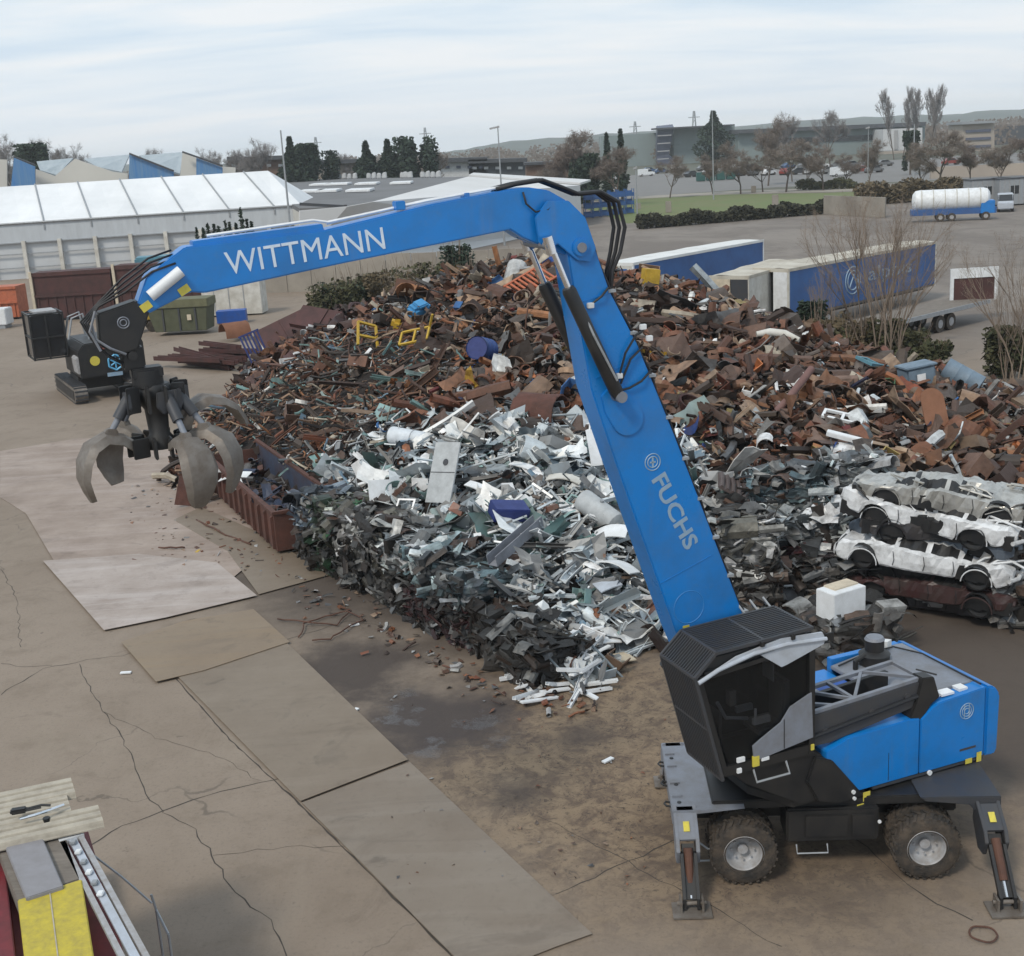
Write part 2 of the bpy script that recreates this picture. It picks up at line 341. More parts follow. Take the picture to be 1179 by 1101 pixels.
MT['ground'] = node_ground()
g = MB(); g.add([(-2500, -28, 0), (3100, -28, 0), (3100, 3850, 0), (-2500, 3850, 0)], [(0, 1, 2, 3)])
gr = g.build('ground', MT['ground']); tag(gr, kind='structure')

def flat(name, pts, z, m, kind='structure'):
    b = MB(); b.add([(p[0], p[1], z) for p in pts], [tuple(range(len(pts)))]); o = b.build(name, m); tag(o, kind=kind); return o
MT['grass'] = mat('grass', (0.105, 0.145, 0.04), 0.95, dirt=(0.15, 0.14, 0.065), scale=0.12, amt=0.8)
MT['field'] = mat('far_land', (0.075, 0.082, 0.055), 0.95, dirt=(0.11, 0.10, 0.08), scale=0.02, amt=0.8)
MT['asphalt'] = mat('asphalt', (0.15, 0.145, 0.14), 0.85, dirt=(0.20, 0.19, 0.18), scale=0.15, amt=0.7)
MT['verge'] = mat('light_concrete', (0.30, 0.27, 0.23), 0.9, dirt=(0.20, 0.18, 0.15), scale=0.4, amt=0.7)
flat('field', [(-2500, 305), (-100, 260), (20, 262), (80, 262), (400, 200), (3100, 200), (3100, 3850), (-2500, 3850)], 0.004, MT['field'])
flat('parking_lot', [(20, 268), (60, 276), (100, 262), (200, 230), (330, 300), (300, 420), (40, 430)], 0.008, MT['asphalt'])
flat('grass_verge', [(19, 186), (52, 200), (60, 214), (140, 196), (150, 206), (62, 240), (46, 256), (23, 262), (16, 240)], 0.012, MT['grass'])
flat('road', [(22, 262), (44, 258), (64, 242), (150, 208), (220, 190), (224, 200), (150, 222), (70, 258), (48, 270), (22, 272)], 0.016, MT['verge'])

# hills along the horizon, farther than everything else
def hill(name, prof, Y, depth, m):
    """skyline given as (px, py) marks; ground slopes down toward the viewer"""
    b = MB(); n = 90; xs0, xs1 = prof[0][0], prof[-1][0]; rows = 9; r2 = random.Random(3)
    px = [p[0] for p in prof]; py = [p[1] for p in prof]
    for j in range(rows):
        t = j / (rows - 1)
        for i in range(n):
            x = xs0 + (xs1 - xs0) * i / (n - 1); y = float(np.interp(x, px, py)) + r2.uniform(-0.5, 0.5)
            p = at(x, y, Y); s = (Y + (t - 0.75) * depth) / Y
            h = p.z * math.sin(min(1, t / 0.75) * PI / 2) if t <= 0.75 else p.z * (1 - (t - 0.75))
            b.v.append((p.x * s, Y + (t - 0.75) * depth, max(0.02, h + (r2.uniform(-3, 3) if 0 < t < 1 else 0))))
    for j in range(rows - 1):
        for i in range(n - 1): b.f.append((j * n + i, j * n + i + 1, (j + 1) * n + i + 1, (j + 1) * n + i))
    o = b.build(name, m, smooth=True); tag(o, kind='structure'); return o
MT['hill'] = mat('wooded_hill', (0.035, 0.045, 0.035), 0.95, dirt=(0.075, 0.08, 0.06), scale=0.006, amt=0.9, bump=1.0, bscale=0.03)
hill('hills', [(-500, 196), (100, 192), (380, 186), (480, 180), (540, 172), (590, 163), (640, 159), (700, 155), (760, 150), (830, 146), (900, 142), (1000, 136), (1060, 133), (1110, 131), (1179, 126), (1400, 114)], 2600, 900, MT['hill'])

# ------------------------------------------------ steel plates on the yard
def plate_mat(name, c1, c2, c3, rot):
    m = mat(name, c1, 0.55, 0.15, dirt=c2, scale=0.45, amt=0.9, bump=0.04, bscale=4)
    n = m.node_tree.nodes; l = m.node_tree.links; b = n['Principled BSDF']; src = b.inputs['Base Color'].links[0].from_socket
    t = n.new('ShaderNodeTexCoord')
    for (sc, st, lo, hi, am, cc) in ((0.8, (0.16, 1.3, 1), 0.48, 0.72, 0.75, c3), (1.3, (0.22, 1.6, 1), 0.58, 0.74, 0.30, tuple(x * 0.55 for x in c2)), (0.6, (1, 1, 1), 0.56, 0.66, 0.45, tuple(x * 0.7 for x in c2)), (7.0, (1, 1, 1), 0.55, 0.8, 0.45, tuple(x * 0.6 for x in c2)), (1.1, (1, 1, 1), 0.62, 0.72, 0.5, tuple(x * 0.45 for x in c2))):
        mp = n.new('ShaderNodeMapping'); mp.inputs['Rotation'].default_value = (0, 0, rot); mp.inputs['Scale'].default_value = st; l.new(t.outputs['Object'], mp.inputs[0])
        z = n.new('ShaderNodeTexNoise'); z.inputs['Scale'].default_value = sc; z.inputs['Detail'].default_value = 10; z.inputs['Roughness'].default_value = 0.65; z.inputs['Distortion'].default_value = 0.8; l.new(mp.outputs[0], z.inputs['Vector'])
        r = n.new('ShaderNodeMapRange'); r.inputs['From Min'].default_value = lo; r.inputs['From Max'].default_value = hi; r.inputs['To Max'].default_value = am; l.new(z.outputs['Fac'], r.inputs['Value'])
        x = n.new('ShaderNodeMix'); x.data_type = 'RGBA'; l.new(r.outputs[0], x.inputs['Factor']); l.new(src, x.inputs['A']); x.inputs['B'].default_value = (*cc, 1); src = x.outputs['Result']
    hv_ = n.new('ShaderNodeHueSaturation'); hv_.inputs['Value'].default_value = 0.94; hv_.inputs['Saturation'].default_value = 1.05; l.new(src, hv_.inputs['Color']); l.new(hv_.outputs['Color'], b.inputs['Base Color']); return m
PM = [plate_mat('pale_steel', (0.36, 0.285, 0.235), (0.22, 0.165, 0.13), (0.44, 0.365, 0.325), R(55)),
      plate_mat('white_scuffed_steel', (0.43, 0.365, 0.325), (0.28, 0.225, 0.19), (0.56, 0.505, 0.48), R(55)),
      plate_mat('brown_steel', (0.225, 0.18, 0.135), (0.185, 0.145, 0.108), (0.25, 0.205, 0.16), R(55)),
      plate_mat('tan_steel', (0.25, 0.19, 0.13), (0.21, 0.16, 0.115), (0.27, 0.19, 0.11), R(20)),
      plate_mat('grey_brown_steel', (0.23, 0.19, 0.15), (0.19, 0.15, 0.115), (0.26, 0.22, 0.18), R(55))]
_pk = 0
def plate(pxs, mi, label, k):
    pts = [G(*p) for p in pxs]; b = MB(); global _pk; _pk += 1; z0 = 0.005 + 0.022 * k + 0.0025 * _pk
    b.prism(pts, 'z', z0, z0 + 0.01); o = b.build('steel_plate', PM[mi]); tag(o, label, 'steel plate', 'steel plates laid on the yard floor'); return o
plate([(0, 520), (0, 573), (40, 598), (112, 640), (238, 600), (300, 566), (215, 505), (90, 505)], 0, 'wide pale scraped steel plate under the open orange peel grab', 0)
plate([(30, 592), (64, 650), (150, 655), (262, 672), (300, 640), (318, 600), (235, 575), (110, 570)], 0, 'pale brown steel plate between the grab and the bright scraped plate', 1)
plate([(50, 648), (120, 728), (193, 713), (296, 688), (250, 650), (160, 640)], 1, 'bright scraped nearly white steel plate on the concrete', 2)
plate([(200, 600), (262, 636), (298, 686), (378, 664), (310, 620), (232, 585)], 2, 'brown steel plate in front of the rusty open container', 1)
plate([(140, 742), (180, 788), (235, 775), (334, 742), (292, 704), (212, 718)], 3, 'tan stained steel plate at the head of the long plates', 2)
plate([(205, 781), (325, 737), (470, 877), (346, 925)], 2, 'long brown steel plate next to the dark oily puddle', 1)
plate([(348, 926), (472, 879), (682, 1077), (640, 1092), (548, 1128)], 4, 'long grey brown steel plate running toward the bottom edge', 0)

# ------------------------------------------------ cracks and joints in the concrete, and a painted plate-edge shadow
MT['crack_and_edge_shade'] = mat('crack_dirt_and_edge_shade', (0.055, 0.046, 0.038), 0.95)
def crack_and_edge_shade(pxs, wpx=0.05, seed=0):
    r = random.Random(seed); pts = [Vector((*G(*p), 0)) for p in pxs]; q = []
    for a, c in zip(pts[:-1], pts[1:]):
        L = (c - a).length; k = max(1, int(L / 0.25)); d = (c - a).normalized(); nn = Vector((-d.y, d.x, 0))
        for i in range(k): q.append(a + (c - a) * (i / k) + nn * r.uniform(-1, 1) * (0.05 if wpx != 0.08 else 0.012))
    q.append(pts[-1]); b = MB()
    for i, p in enumerate(q):
        d = (q[min(i + 1, len(q) - 1)] - q[max(0, i - 1)]).normalized(); nn = Vector((-d.y, d.x, 0)); ww = wpx * 0.6 * r.uniform(0.3, 1.0)
        b.v += [(p.x + nn.x * ww / 2, p.y + nn.y * ww / 2, 0.003), (p.x - nn.x * ww / 2, p.y - nn.y * ww / 2, 0.003)]
    for i in range(len(q) - 1): b.f.append((2 * i, 2 * i + 1, 2 * i + 3, 2 * i + 2))
    tag(b.build('ground_crack_and_edge_shade', MT['crack_and_edge_shade']), kind='structure')
for i, (c, ww) in enumerate([
    ([(90, 765), (110, 805), (138, 848), (158, 885), (165, 915), (188, 935)], 0.045), ([(0, 800), (50, 770), (100, 760), (140, 755), (160, 748)], 0.06),
    ([(0, 765), (40, 768), (60, 766)], 0.04), ([(188, 935), (225, 955), (245, 985), (262, 1020), (310, 1060), (330, 1101)], 0.045),
    ([(100, 975), (140, 950), (188, 935), (240, 915), (300, 900), (345, 893)], 0.07), ([(0, 655), (20, 690), (24, 745)], 0.04),
    ([(200, 720), (225, 712)], 0.05), ([(345, 893), (400, 950), (450, 1010), (530, 1101)], 0.05), ([(300, 900), (250, 870), (180, 850), (120, 820)], 0.025),
    ([(245, 985), (330, 975), (430, 975)], 0.03), ([(640, 1030), (740, 985), (845, 930)], 0.05), ([(620, 940), (700, 980), (800, 1035), (900, 1090)], 0.04),
    ([(203, 782), (265, 852), (345, 926), (430, 1010), (522, 1103)], 0.08), ([(960, 950), (1010, 985), (1060, 1030), (1120, 1060)], 0.05), ([(320, 740), (400, 715), (450, 722)], 0.06), ([(0, 530), (40, 548), (70, 545)], 0.12)]):  # the straight strip paints the shadow along the long plates' edge
    crack_and_edge_shade(c, ww, i)
# ================================================================ MATERIAL HANDLER (blue, in front)
UC = Vector((4.98, 19.62, 0)); UYAW = R(-3.1)
SC = Vector((5.0, 19.7, 0)); SYAW = R(180 + 21.5)
handler = empty('material_handler', (UC.x, UC.y, 0), 0, 'big blue wheeled material handler with raised black cab, front machine of the yard', 'material handler')
TU = Matrix.Translation(UC - UC) @ Matrix.Rotation(UYAW, 4, 'Z')
TS = Matrix.Translation(SC - UC) @ Matrix.Rotation(SYAW, 4, 'Z')
def up(mb, name, m, parent=None, **k):
    """part of the slewing upper structure"""
    mb.xf(TS); return mb.build(name, m, parent or handler, **k)
def un(mb, name, m, parent=None, **k):
    mb.xf(TU); return mb.build(name, m, parent or handler, **k)

# --- wheels: tyre with lugs, dished rim
def wheel_tyre():
    b = MB(); rr, hw = 0.575, 0.155
    b.lathe([(0.30, -hw * 0.9), (0.36, -hw), (0.50, -hw), (0.535, -hw * 0.85), (0.54, 0), (0.535, hw * 0.85), (0.50, hw), (0.36, hw), (0.30, hw * 0.9)], (0, 0, 0), 'y', 44)
    nl = 26
    for i in range(nl):
        for sgn in (-1, 1):
            t = 2 * PI * (i + (0.5 if sgn > 0 else 0)) / nl; c, s = math.cos(t), math.sin(t); dt = 0.062
            y0, y1 = (0.01 * sgn, hw * 1.0 * sgn)
            vs = []
            for (yy, off, r_) in ((y0, -0.05, rr), (y1, 0.05, rr - 0.02)):
                for dd in (-dt, dt):
                    a = t + off * 1.2 + dd * 0.75
                    for q in (0.52, r_): vs.append((q * math.cos(a), yy, q * math.sin(a)))
            # 0,1 / 2,3 near ; 4,5 / 6,7 far
            b.add(vs, [(1, 3, 7, 5), (0, 1, 5, 4), (3, 2, 6, 7), (5, 7, 6, 4), (1, 0, 2, 3)])
    return b
def wheel_rim(side):
    b = MB(); s = side
    b.lathe([(0.325, 0.16 * s), (0.335, 0.145 * s), (0.30, 0.13 * s), (0.285, 0.10 * s), (0.275, -0.05 * s), (0.24, -0.09 * s), (0.0, -0.10 * s)], (0, 0, 0), 'y', 36)
    return b
for ux in (-1.48, 1.48):
    for wy in (-1.26, -0.80, 0.80, 1.26):
        T = TU @ Matrix.Translation((ux, wy, 0.575))
        t = wheel_tyre(); t.xf(T); wo = t.build('wheel', MT['tyre'], handler, autosmooth=True)
        if abs(wy) > 1:
            sgn = -1 if wy < 0 else 1
            r_ = wheel_rim(sgn); r_.xf(T); ro = r_.build('rim', MT['rim'], wo, smooth=True)
            h = MB(); h.cyl((0, -0.06 * sgn, 0), 0.085, 0.05 * sgn, 'y', 20)
            for k in range(8):
                a = 2 * PI * k / 8; h.cyl((0.18 * math.cos(a), -0.045 * sgn, 0.18 * math.sin(a)), 0.018, 0.03 * sgn, 'y', 8)
            h.xf(T); h.build('hub', MT['rim'], wo)
for ux in (-1.48, 1.48):
    b = MB(); b.cyl((ux, -1.08, 0.575), 0.11, 2.16, 'y', 16); b.box(ux - 0.26, ux + 0.26, -0.42, 0.42, 0.33, 0.85, 0.05)
    b.tube([(ux - 0.0, -0.55, 0.575), (ux, -0.35, 0.575)], 0.2, 16); b.tube([(ux, 0.35, 0.575), (ux, 0.55, 0.575)], 0.2, 16)
    un(b, 'axle', MT['black'])
# --- chassis
b = MB()
b.box(-2.2, 2.2, -0.5, 0.5, 0.72, 1.25, 0.03); b.box(-1.95, 2.0, -1.05, 1.05, 1.2, 1.355, 0.02)
b.box(-0.75, 0.75, -1.16, -0.5, 0.62, 1.22, 0.03); b.box(-0.75, 0.75, 0.5, 1.16, 0.62, 1.22, 0.03)
b.box(-0.45, 0.25, -1.20, -1.16, 0.72, 1.12, 0.015); b.box(0.3, 0.68, -1.20, -1.16, 0.72, 1.12, 0.015)
un(b, 'chassis', MT['black'])
b = MB(); b.prism([(-2.62, 1.30), (-2.62, 1.05), (-2.35, 1.02), (-2.28, 1.22), (-1.72, 1.27), (-1.42, 1.30)], 'y', -1.22, 1.22, 0.012)
for yy in (-0.75, -0.3, 0.3, 0.75): b.box(-2.58, -2.42, yy - 0.02, yy + 0.02, 1.302, 1.33)
un(b, 'front_deck_plate', MT['grey'])
b = MB(); b.prism([(2.7, 1.36), (2.7, 1.1), (2.32, 1.06), (2.2, 1.22), (1.5, 1.30), (1.4, 1.38)], 'y', -1.18, 1.18, 0.012); un(b, 'rear_deck_plate', MT['dgrey'])
for (x, y) in ((-2.48, -0.95), (-2.48, -0.35), (-2.48, 0.6)): b = MB(); b.cyl((x, y, 1.302), 0.035, 0.012, 'z', 10); un(b, 'bolt', MT['black'])
for y in (-0.9, -0.2, 0.5):
    b = MB(); b.tube([(-2.61, y, 1.2), (-2.69, y, 1.22), (-2.72, y + 0.07, 1.22), (-2.69, y + 0.14, 1.22), (-2.61, y + 0.14, 1.2)], 0.018, 6); un(b, 'lashing_eye', MT['black'])
# --- outriggers: housing, arm, cylinder, foot
def outrigger(u, s, near_out):
    b = MB()
    for du in (-0.16, 0.16):
        b.prism([(s * 1.1, 1.34), (s * 1.62, 1.0), (s * 1.72, 0.84), (s * 1.62, 0.58), (s * 1.36, 0.55), (s * 1.05, 0.92)], 'x', u + du - 0.03, u + du + 0.03, 0.008)
    b.box(u - 0.13, u + 0.13, min(s * 1.08, s * 1.2), max(s * 1.08, s * 1.2), 0.95, 1.3)
    b.prism([(s * 1.22, 1.26), (s * 1.6, 1.0), (s * 1.58, 0.96), (s * 1.2, 1.2)], 'x', u - 0.13, u + 0.13)
    h = un(b, 'outrigger', MT['grey' if u < 0 else 'dgrey'])
    b = MB(); yo = near_out
    b.bar((u, s * 1.5, 0.86), (u, s * (yo - 0.06), 0.17), 0.2, 0.13, (0, -s * 0.6, 0.6)); un(b, 'outrigger_arm', MT['black'], h)
    b = MB()
    for du in (-0.11, 0.11):
        b.prism([(s * 1.62, 0.8), (s * 1.72, 0.82), (s * (yo + 0.04), 0.24), (s * (yo + 0.06), 0.06), (s * (yo - 0.1), 0.06), (s * (yo - 0.1), 0.26)], 'x', u + du - 0.025, u + du + 0.025)
    un(b, 'arm_link', MT['black'], h)
    b = MB(); b.tube([(u, s * 1.62, 0.86), (u, s * (yo - 0.22), 0.38)], 0.075, 12); un(b, 'outrigger_cylinder', MT['rust'], h)
    b = MB(); b.tube([(u, s * (yo - 0.22), 0.38), (u, s * (yo - 0.04), 0.2)], 0.04, 10); un(b, 'outrigger_rod', MT['chrome'], h)
    b = MB(); b.box(u - 0.31, u + 0.31, min(s * (yo - 0.2), s * (yo + 0.24)), max(s * (yo - 0.2), s * (yo + 0.24)), 0.012, 0.045, 0.006)
    b.box(u - 0.19, u - 0.155, min(s * (yo - 0.12), s * (yo + 0.12)), max(s * (yo - 0.12), s * (yo + 0.12)), 0.045, 0.24); b.box(u + 0.155, u + 0.19, min(s * (yo - 0.12), s * (yo + 0.12)), max(s * (yo - 0.12), s * (yo + 0.12)), 0.045, 0.24)
    b.cyl((u - 0.23, s * yo, 0.15), 0.035, 0.46, 'x', 10)
    un(b, 'foot_plate', MT['tine'], h)
    b = MB(); b.box(u - 0.06, u + 0.06, min(s * 1.45, s * 1.6), max(s * 1.45, s * 1.6), 1.02, 1.03)
    b = MB(); b.bar((u, s * 1.36, 1.185), (u, s * 1.5, 1.085), 0.1, 0.012); un(b, 'warning_sticker', MT['yellow'], h)
for u in (-2.41, 2.48):
    for s in (-1, 1): outrigger(u, s, 2.08 if u < 0 else 2.28)
b = MB()   # step between front outrigger and wheel
b.tube([(-2.25, -1.2, 0.75), (-2.05, -1.28, 0.62), (-1.9, -1.28, 0.62)], 0.018, 6); b.tube([(-2.25, -1.3, 0.42), (-2.02, -1.3, 0.42), (-1.95, -1.3, 0.62)], 0.018, 6); b.tube([(-2.25, -1.3, 0.75), (-2.25, -1.3, 0.42)], 0.018, 6)
b.tube([(-0.6, -1.22, 0.62), (-0.6, -1.3, 0.5), (-0.1, -1.3, 0.5), (-0.1, -1.22, 0.62)], 0.015, 6)
un(b, 'step', MT['galv'])
b = MB(); b.cyl((0.75, -1.21, 0.98), 0.03, 0.02, 'y', 12); un(b, 'marker_light', MT['white'])

# --- upper structure
b = MB(); b.cyl((0, 0, 1.36), 0.75, 0.1, 'z', 40); b.cyl((0, 0, 1.3), 0.62, 0.1, 'z', 40); up(b, 'slew_ring', MT['dgrey'], autosmooth=True)
b = MB(); b.prism([(-2.72, -1.1), (1.15, -1.1), (1.7, -0.7), (1.7, 0.4), (1.3, 1.12), (-2.72, 1.12)], 'z', 1.44, 1.58, 0.01)
b.box(-2.4, -0.4, -1.05, 0.9, 1.58, 2.3, 0.02); up(b, 'upper_frame', MT['black'])
# blue counterweight, rounded, full width
b = MB(); b.prism([(-2.52, 1.44), (-2.74, 1.42), (-2.80, 1.52), (-2.82, 2.52), (-2.7, 2.69), (-2.52, 2.74)], 'y', -1.16, 1.21, 0.035); up(b, 'counterweight', MT['blue'], autosmooth=True)
b = MB(); b.prism([(-2.495, 1.46), (-2.495, 2.73), (-1.5, 2.66), (-1.36, 2.60), (-1.15, 2.44), (-1.15, 1.46)], 'y', 0.9, 1.205, 0.014); up(b, 'engine_door', MT['blue'], autosmooth=True)
b = MB(); b.prism([(-1.13, 1.46), (-1.13, 2.47), (-0.9, 2.50), (0.3, 2.46), (0.72, 2.32), (0.72, 2.16), (0.12, 1.46)], 'y', 0.9, 1.2, 0.014); ed = up(b, 'side_panel', MT['blue'], autosmooth=True)
b = MB(); b.box(-0.515, -0.505, 1.1995, 1.202, 1.5, 2.0); up(b, 'panel_seam', MT['black'], ed)
b = MB(); b.box(-2.5, -0.2, 1.12, 1.2, 1.40, 1.455, 0.01); up(b, 'lower_skirt', MT['dgrey'])
b = MB(); b.prism([(-0.15, 1.36), (0.05, 1.44), (0.62, 2.16), (0.95, 2.3), (1.1, 1.9), (0.9, 1.5), (0.5, 1.36)], 'y', 0.55, 1.235, 0.02); up(b, 'front_shield', MT['black'], autosmooth=True)
# round emblem and louvre text strip on the engine door
b = MB()
for k in range(3):
    r0 = 0.14 - 0.045 * k; n = 28
    pts = [(-2.1 + r0 * math.cos(2 * PI * i / n), 1.208, 2.38 + r0 * math.sin(2 * PI * i / n)) for i in range(n + 1)]
    b.tube(pts, 0.008, 4, False)
for dx in (-0.05, 0.05): b.box(-2.1 + dx - 0.008, -2.1 + dx + 0.008, 1.205, 1.212, 2.26, 2.50)
up(b, 'emblem', MT['letter2'])
b = MB(); b.box(-2.32, -1.98, 1.204, 1.209, 1.66, 1.70); up(b, 'model_badge', MT['dgrey'])
for nm, (x0, x1, z0, z1, mm) in enumerate([(-2.44, -2.34, 1.38, 1.56, 'yellow'), (-2.24, -2.1, 1.40, 1.49, 'yellow'), (-0.12, 0.02, 1.27, 1.43, 'yellow')]):
    b = MB(); b.box(x0, x1, 1.236 if z1 < 1.44 else 1.216, 1.242 if z1 < 1.44 else 1.222, z0, z1); up(b, 'warning_sticker', MT[mm])
b = MB(); b.box(0.0, 0.14, 1.236, 1.242, 1.1, 1.24); up(b, 'warning_sticker', MT['yellow'])
b = MB(); b.cyl((-1.35, 1.2, 1.43), 0.045, 0.03, 'y', 14); b.cyl((0.22, 1.235, 1.5), 0.035, 0.03, 'y', 12); b.cyl((0.2, 1.235, 1.38), 0.03, 0.03, 'y', 12); up(b, 'marker_light', MT['white'])
# hood top
b = MB(); b.prism([(-2.54, 2.735), (-2.54, 2.69), (-1.15, 2.55), (-0.95, 2.56), (-0.95, 2.62), (-1.9, 2.745)], 'y', -1.0, 0.93, 0.012); up(b, 'engine_hood', MT['grey'])
b = MB(); b.tube([(-1.02, -0.85, 2.66), (-1.6, -0.86, 2.76), (-2.2, -0.82, 2.79), (-2.42, -0.3, 2.80), (-2.44, 0.5, 2.78), (-2.46, 1.12, 2.76)], 0.016, 6); b.tube([(-1.95, 0.1, 2.745), (-2.1, 0.45, 2.745)], 0.02, 6); up(b, 'hood_rail', MT['black'])
for (x, y, s) in ((-1.52, 1.0, 0.1), (-1.78, 1.02, 0.13), (-2.12, 1.0, 0.09)): b = MB(); b.box(x - s, x + s, y - 0.09, y + 0.09, 2.70, 2.735 + (x + 1.5) * -0.02); up(b, 'white_cover', MT['white'])
b = MB(); b.prism([(-1.95, -0.95), (-2.1, -1.02), (-2.22, -0.9), (-2.08, -0.84)], 'z', 2.75, 2.9)
up(b, 'white_cover', MT['white'])
# far-side blue body, tank and cleaner stack
b = MB(); b.box(-2.5, -1.0, -1.17, -1.02, 1.5, 2.72, 0.01); b.box(-0.95, 0.55, -1.17, -0.62, 1.6, 2.5, 0.02); up(b, 'far_side_panel', MT['blue'])
b = MB(); b.box(-0.92, 0.1, -0.55, 0.12, 1.6, 2.55, 0.03); b.box(-0.3, 0.3, -0.35, 0.3, 2.0, 2.35, 0.03); up(b, 'hydraulic_tank', MT['deepblue'])
b = MB(); b.cyl((-1.62, -0.62, 2.5), 0.27, 0.36, 'z', 24); b.cyl((-1.62, -0.62, 2.86), 0.28, 0.07, 'z', 24, 0.18); b.cyl((-1.62, -0.62, 2.93), 0.17, 0.2, 'z', 20)
b.tube([(-1.35, -0.8, 2.62), (-1.4, -0.35, 2.62)], 0.06, 10); b.tube([(-1.2, -0.6, 2.5), (-1.2, -0.6, 2.8), (-1.4, -0.6, 2.88)], 0.05, 8)
ac = up(b, 'air_cleaner', MT['black'], autosmooth=True)
b = MB(); b.cyl((-1.62, -0.62, 3.13), 0.18, 0.05, 'z', 22, 0.15); up(b, 'cap', MT['grey'], ac)
b = MB(); r2 = random.Random(5)
for k in range(16):
    x, y, z = r2.uniform(-0.2, 0.75), r2.uniform(-0.6, 0.35), r2.uniform(2.3, 2.75)
    if k % 3 == 0: b.box(x - 0.08, x + 0.08, y - 0.06, y + 0.06, z - 0.1, z + 0.06, 0.01)
    else: b.tube([(x, y, z - 0.3), (x + 0.03, y, z), (x + r2.uniform(-.2, .2), y + r2.uniform(-.2, .2), z + 0.1), (x + r2.uniform(-.3, .3), y + r2.uniform(-.3, .3), z - 0.1)], 0.022, 6)
up(b, 'valve_block', MT['rim'])
b = MB()
for k in range(9):
    x, y = r2.uniform(-0.4, 1.0), r2.uniform(-0.6, 0.0); b.tube([(x, y, 1.8), (x + 0.1, y, 2.5), (x + 0.5, y - 0.05, 2.7), (1.1, -0.3, 2.3)], 0.025, 6)
up(b, 'hose', MT['rubberhose'])

# --- cab riser: side arm, rear bracket, lattice on top
b = MB(); b.prism([(1.05, 2.96), (1.05, 2.44), (0.6, 2.42), (-1.22, 2.68), (-1.22, 3.08)], 'y', 1.0, 1.13, 0.012)
for (x, z) in ((0.7, 2.66), (-0.2, 2.78), (-0.9, 2.9)): b.cyl((x, 1.13, z), 0.05, 0.03, 'y', 14)
ra = up(b, 'cab_riser', MT['dgrey'])
b = MB(); b.prism([(-1.18, 3.17), (-1.42, 3.14), (-1.55, 2.75), (-1.38, 2.66), (-1.2, 2.42), (-0.95, 2.5), (-1.08, 2.8)], 'y', 0.92, 1.18, 0.015); up(b, 'riser_bracket', MT['black'], ra)
b = MB(); b.tube([(0.95, 1.16, 2.62), (-1.1, 1.16, 2.86)], 0.035, 8); up(b, 'riser_hose', MT['rubberhose'], ra)
b = MB()
A = lambda t, y: Vector((1.05 - 2.3 * t, y, 2.98 + 0.14 * t))
for y in (1.06, 0.32): b.bar(A(0, y), A(1, y), 0.07, 0.06)
for t in (0.0, 0.42, 1.0): b.bar(A(t, 0.32), A(t, 1.06), 0.06, 0.05)
b.bar(A(0.02, 1.06), A(0.2, 0.32), 0.05, 0.05); b.bar(A(0.2, 0.32), A(0.42, 1.06), 0.05, 0.05); b.bar(A(0.42, 1.06), A(0.72, 0.32), 0.05, 0.05); b.bar(A(0.72, 0.32), A(1, 1.06), 0.05, 0.05)
b.bar(A(0.0, 0.5), A(0.25, 1.06), 0.06, 0.05)
up(b, 'riser_lattice', MT['grey'], ra)
b = MB(); b.prism([(1.05, 2.8), (1.05, 2.3), (-1.2, 2.55), (-1.2, 2.95)], 'y', 0.2, 0.3, 0.01); b.box(0.9, 1.05, 0.3, 1.0, 2.35, 2.9); up(b, 'inner_arm', MT['black'], ra)

# --- cab
CY0, CY1 = 0.25, 1.24
prof_floor, prof_top = 2.5, 4.25
b = MB()   # floor pan and frame pillars
b.box(1.0, 2.62, CY0, CY1, 2.38, 2.5, 0.01)
fb = [(2.62, 2.48), (3.02, 4.10)]        # front pillar line in x,z
for y in (CY0 + 0.03, CY1 - 0.03):
    b.bar((2.60, y, 2.4), (3.04, y, 4.12), 0.07, 0.08); b.bar((1.04, y, 2.4), (1.04, y, 4.25), 0.09, 0.09)
    b.bar((3.04, y, 4.10), (1.0, y, 4.26), 0.07, 0.07); b.bar((2.6, y, 2.5), (1.0, y, 2.5), 0.07, 0.1)
b.box(0.97, 1.05, CY0, CY1, 2.5, 4.24)
b.box(1.05, 2.95, CY0, CY1, 4.16, 4.20)
cab = up(b, 'cab', MT['black'])
b = MB(); b.box(1.1, 2.55, CY0, CY0 + 0.02, 2.55, 4.15); b.prism([(2.58, 2.5), (2.6, 2.5), (3.0, 4.12), (2.98, 4.12)], 'y', CY0 + 0.06, CY1 - 0.06); up(b, 'cab_window', MT['glass'], cab)
b = MB(); b.prism([(2.54, 2.56), (2.98, 4.06), (1.12, 4.16), (1.12, 2.56)], 'y', CY1 - 0.04, CY1 - 0.03); up(b, 'cab_door_glass', MT['clearglass'], cab)
b = MB(); b.box(1.65, 1.95, 0.45, 0.52, 3.0, 3.1); b.box(1.65, 1.95, 0.95, 1.02, 3.0, 3.1); b.cyl((1.9, 0.98, 3.1), 0.02, 0.16, 'z', 8); up(b, 'armrest', MT['grey'], cab); b = MB(); b.box(2.45, 2.5, 0.5, 0.9, 2.6, 3.3, 0.02); b.box(2.3, 2.42, 0.95, 1.08, 3.45, 3.7, 0.01); up(b, 'display', MT['dgrey'], cab)
b = MB(); b.box(1.3, 1.85, 0.5, 0.98, 2.75, 2.9, 0.04); b.box(1.22, 1.38, 0.52, 0.96, 2.85, 3.6, 0.04); up(b, 'seat', MT['dgrey'], cab)
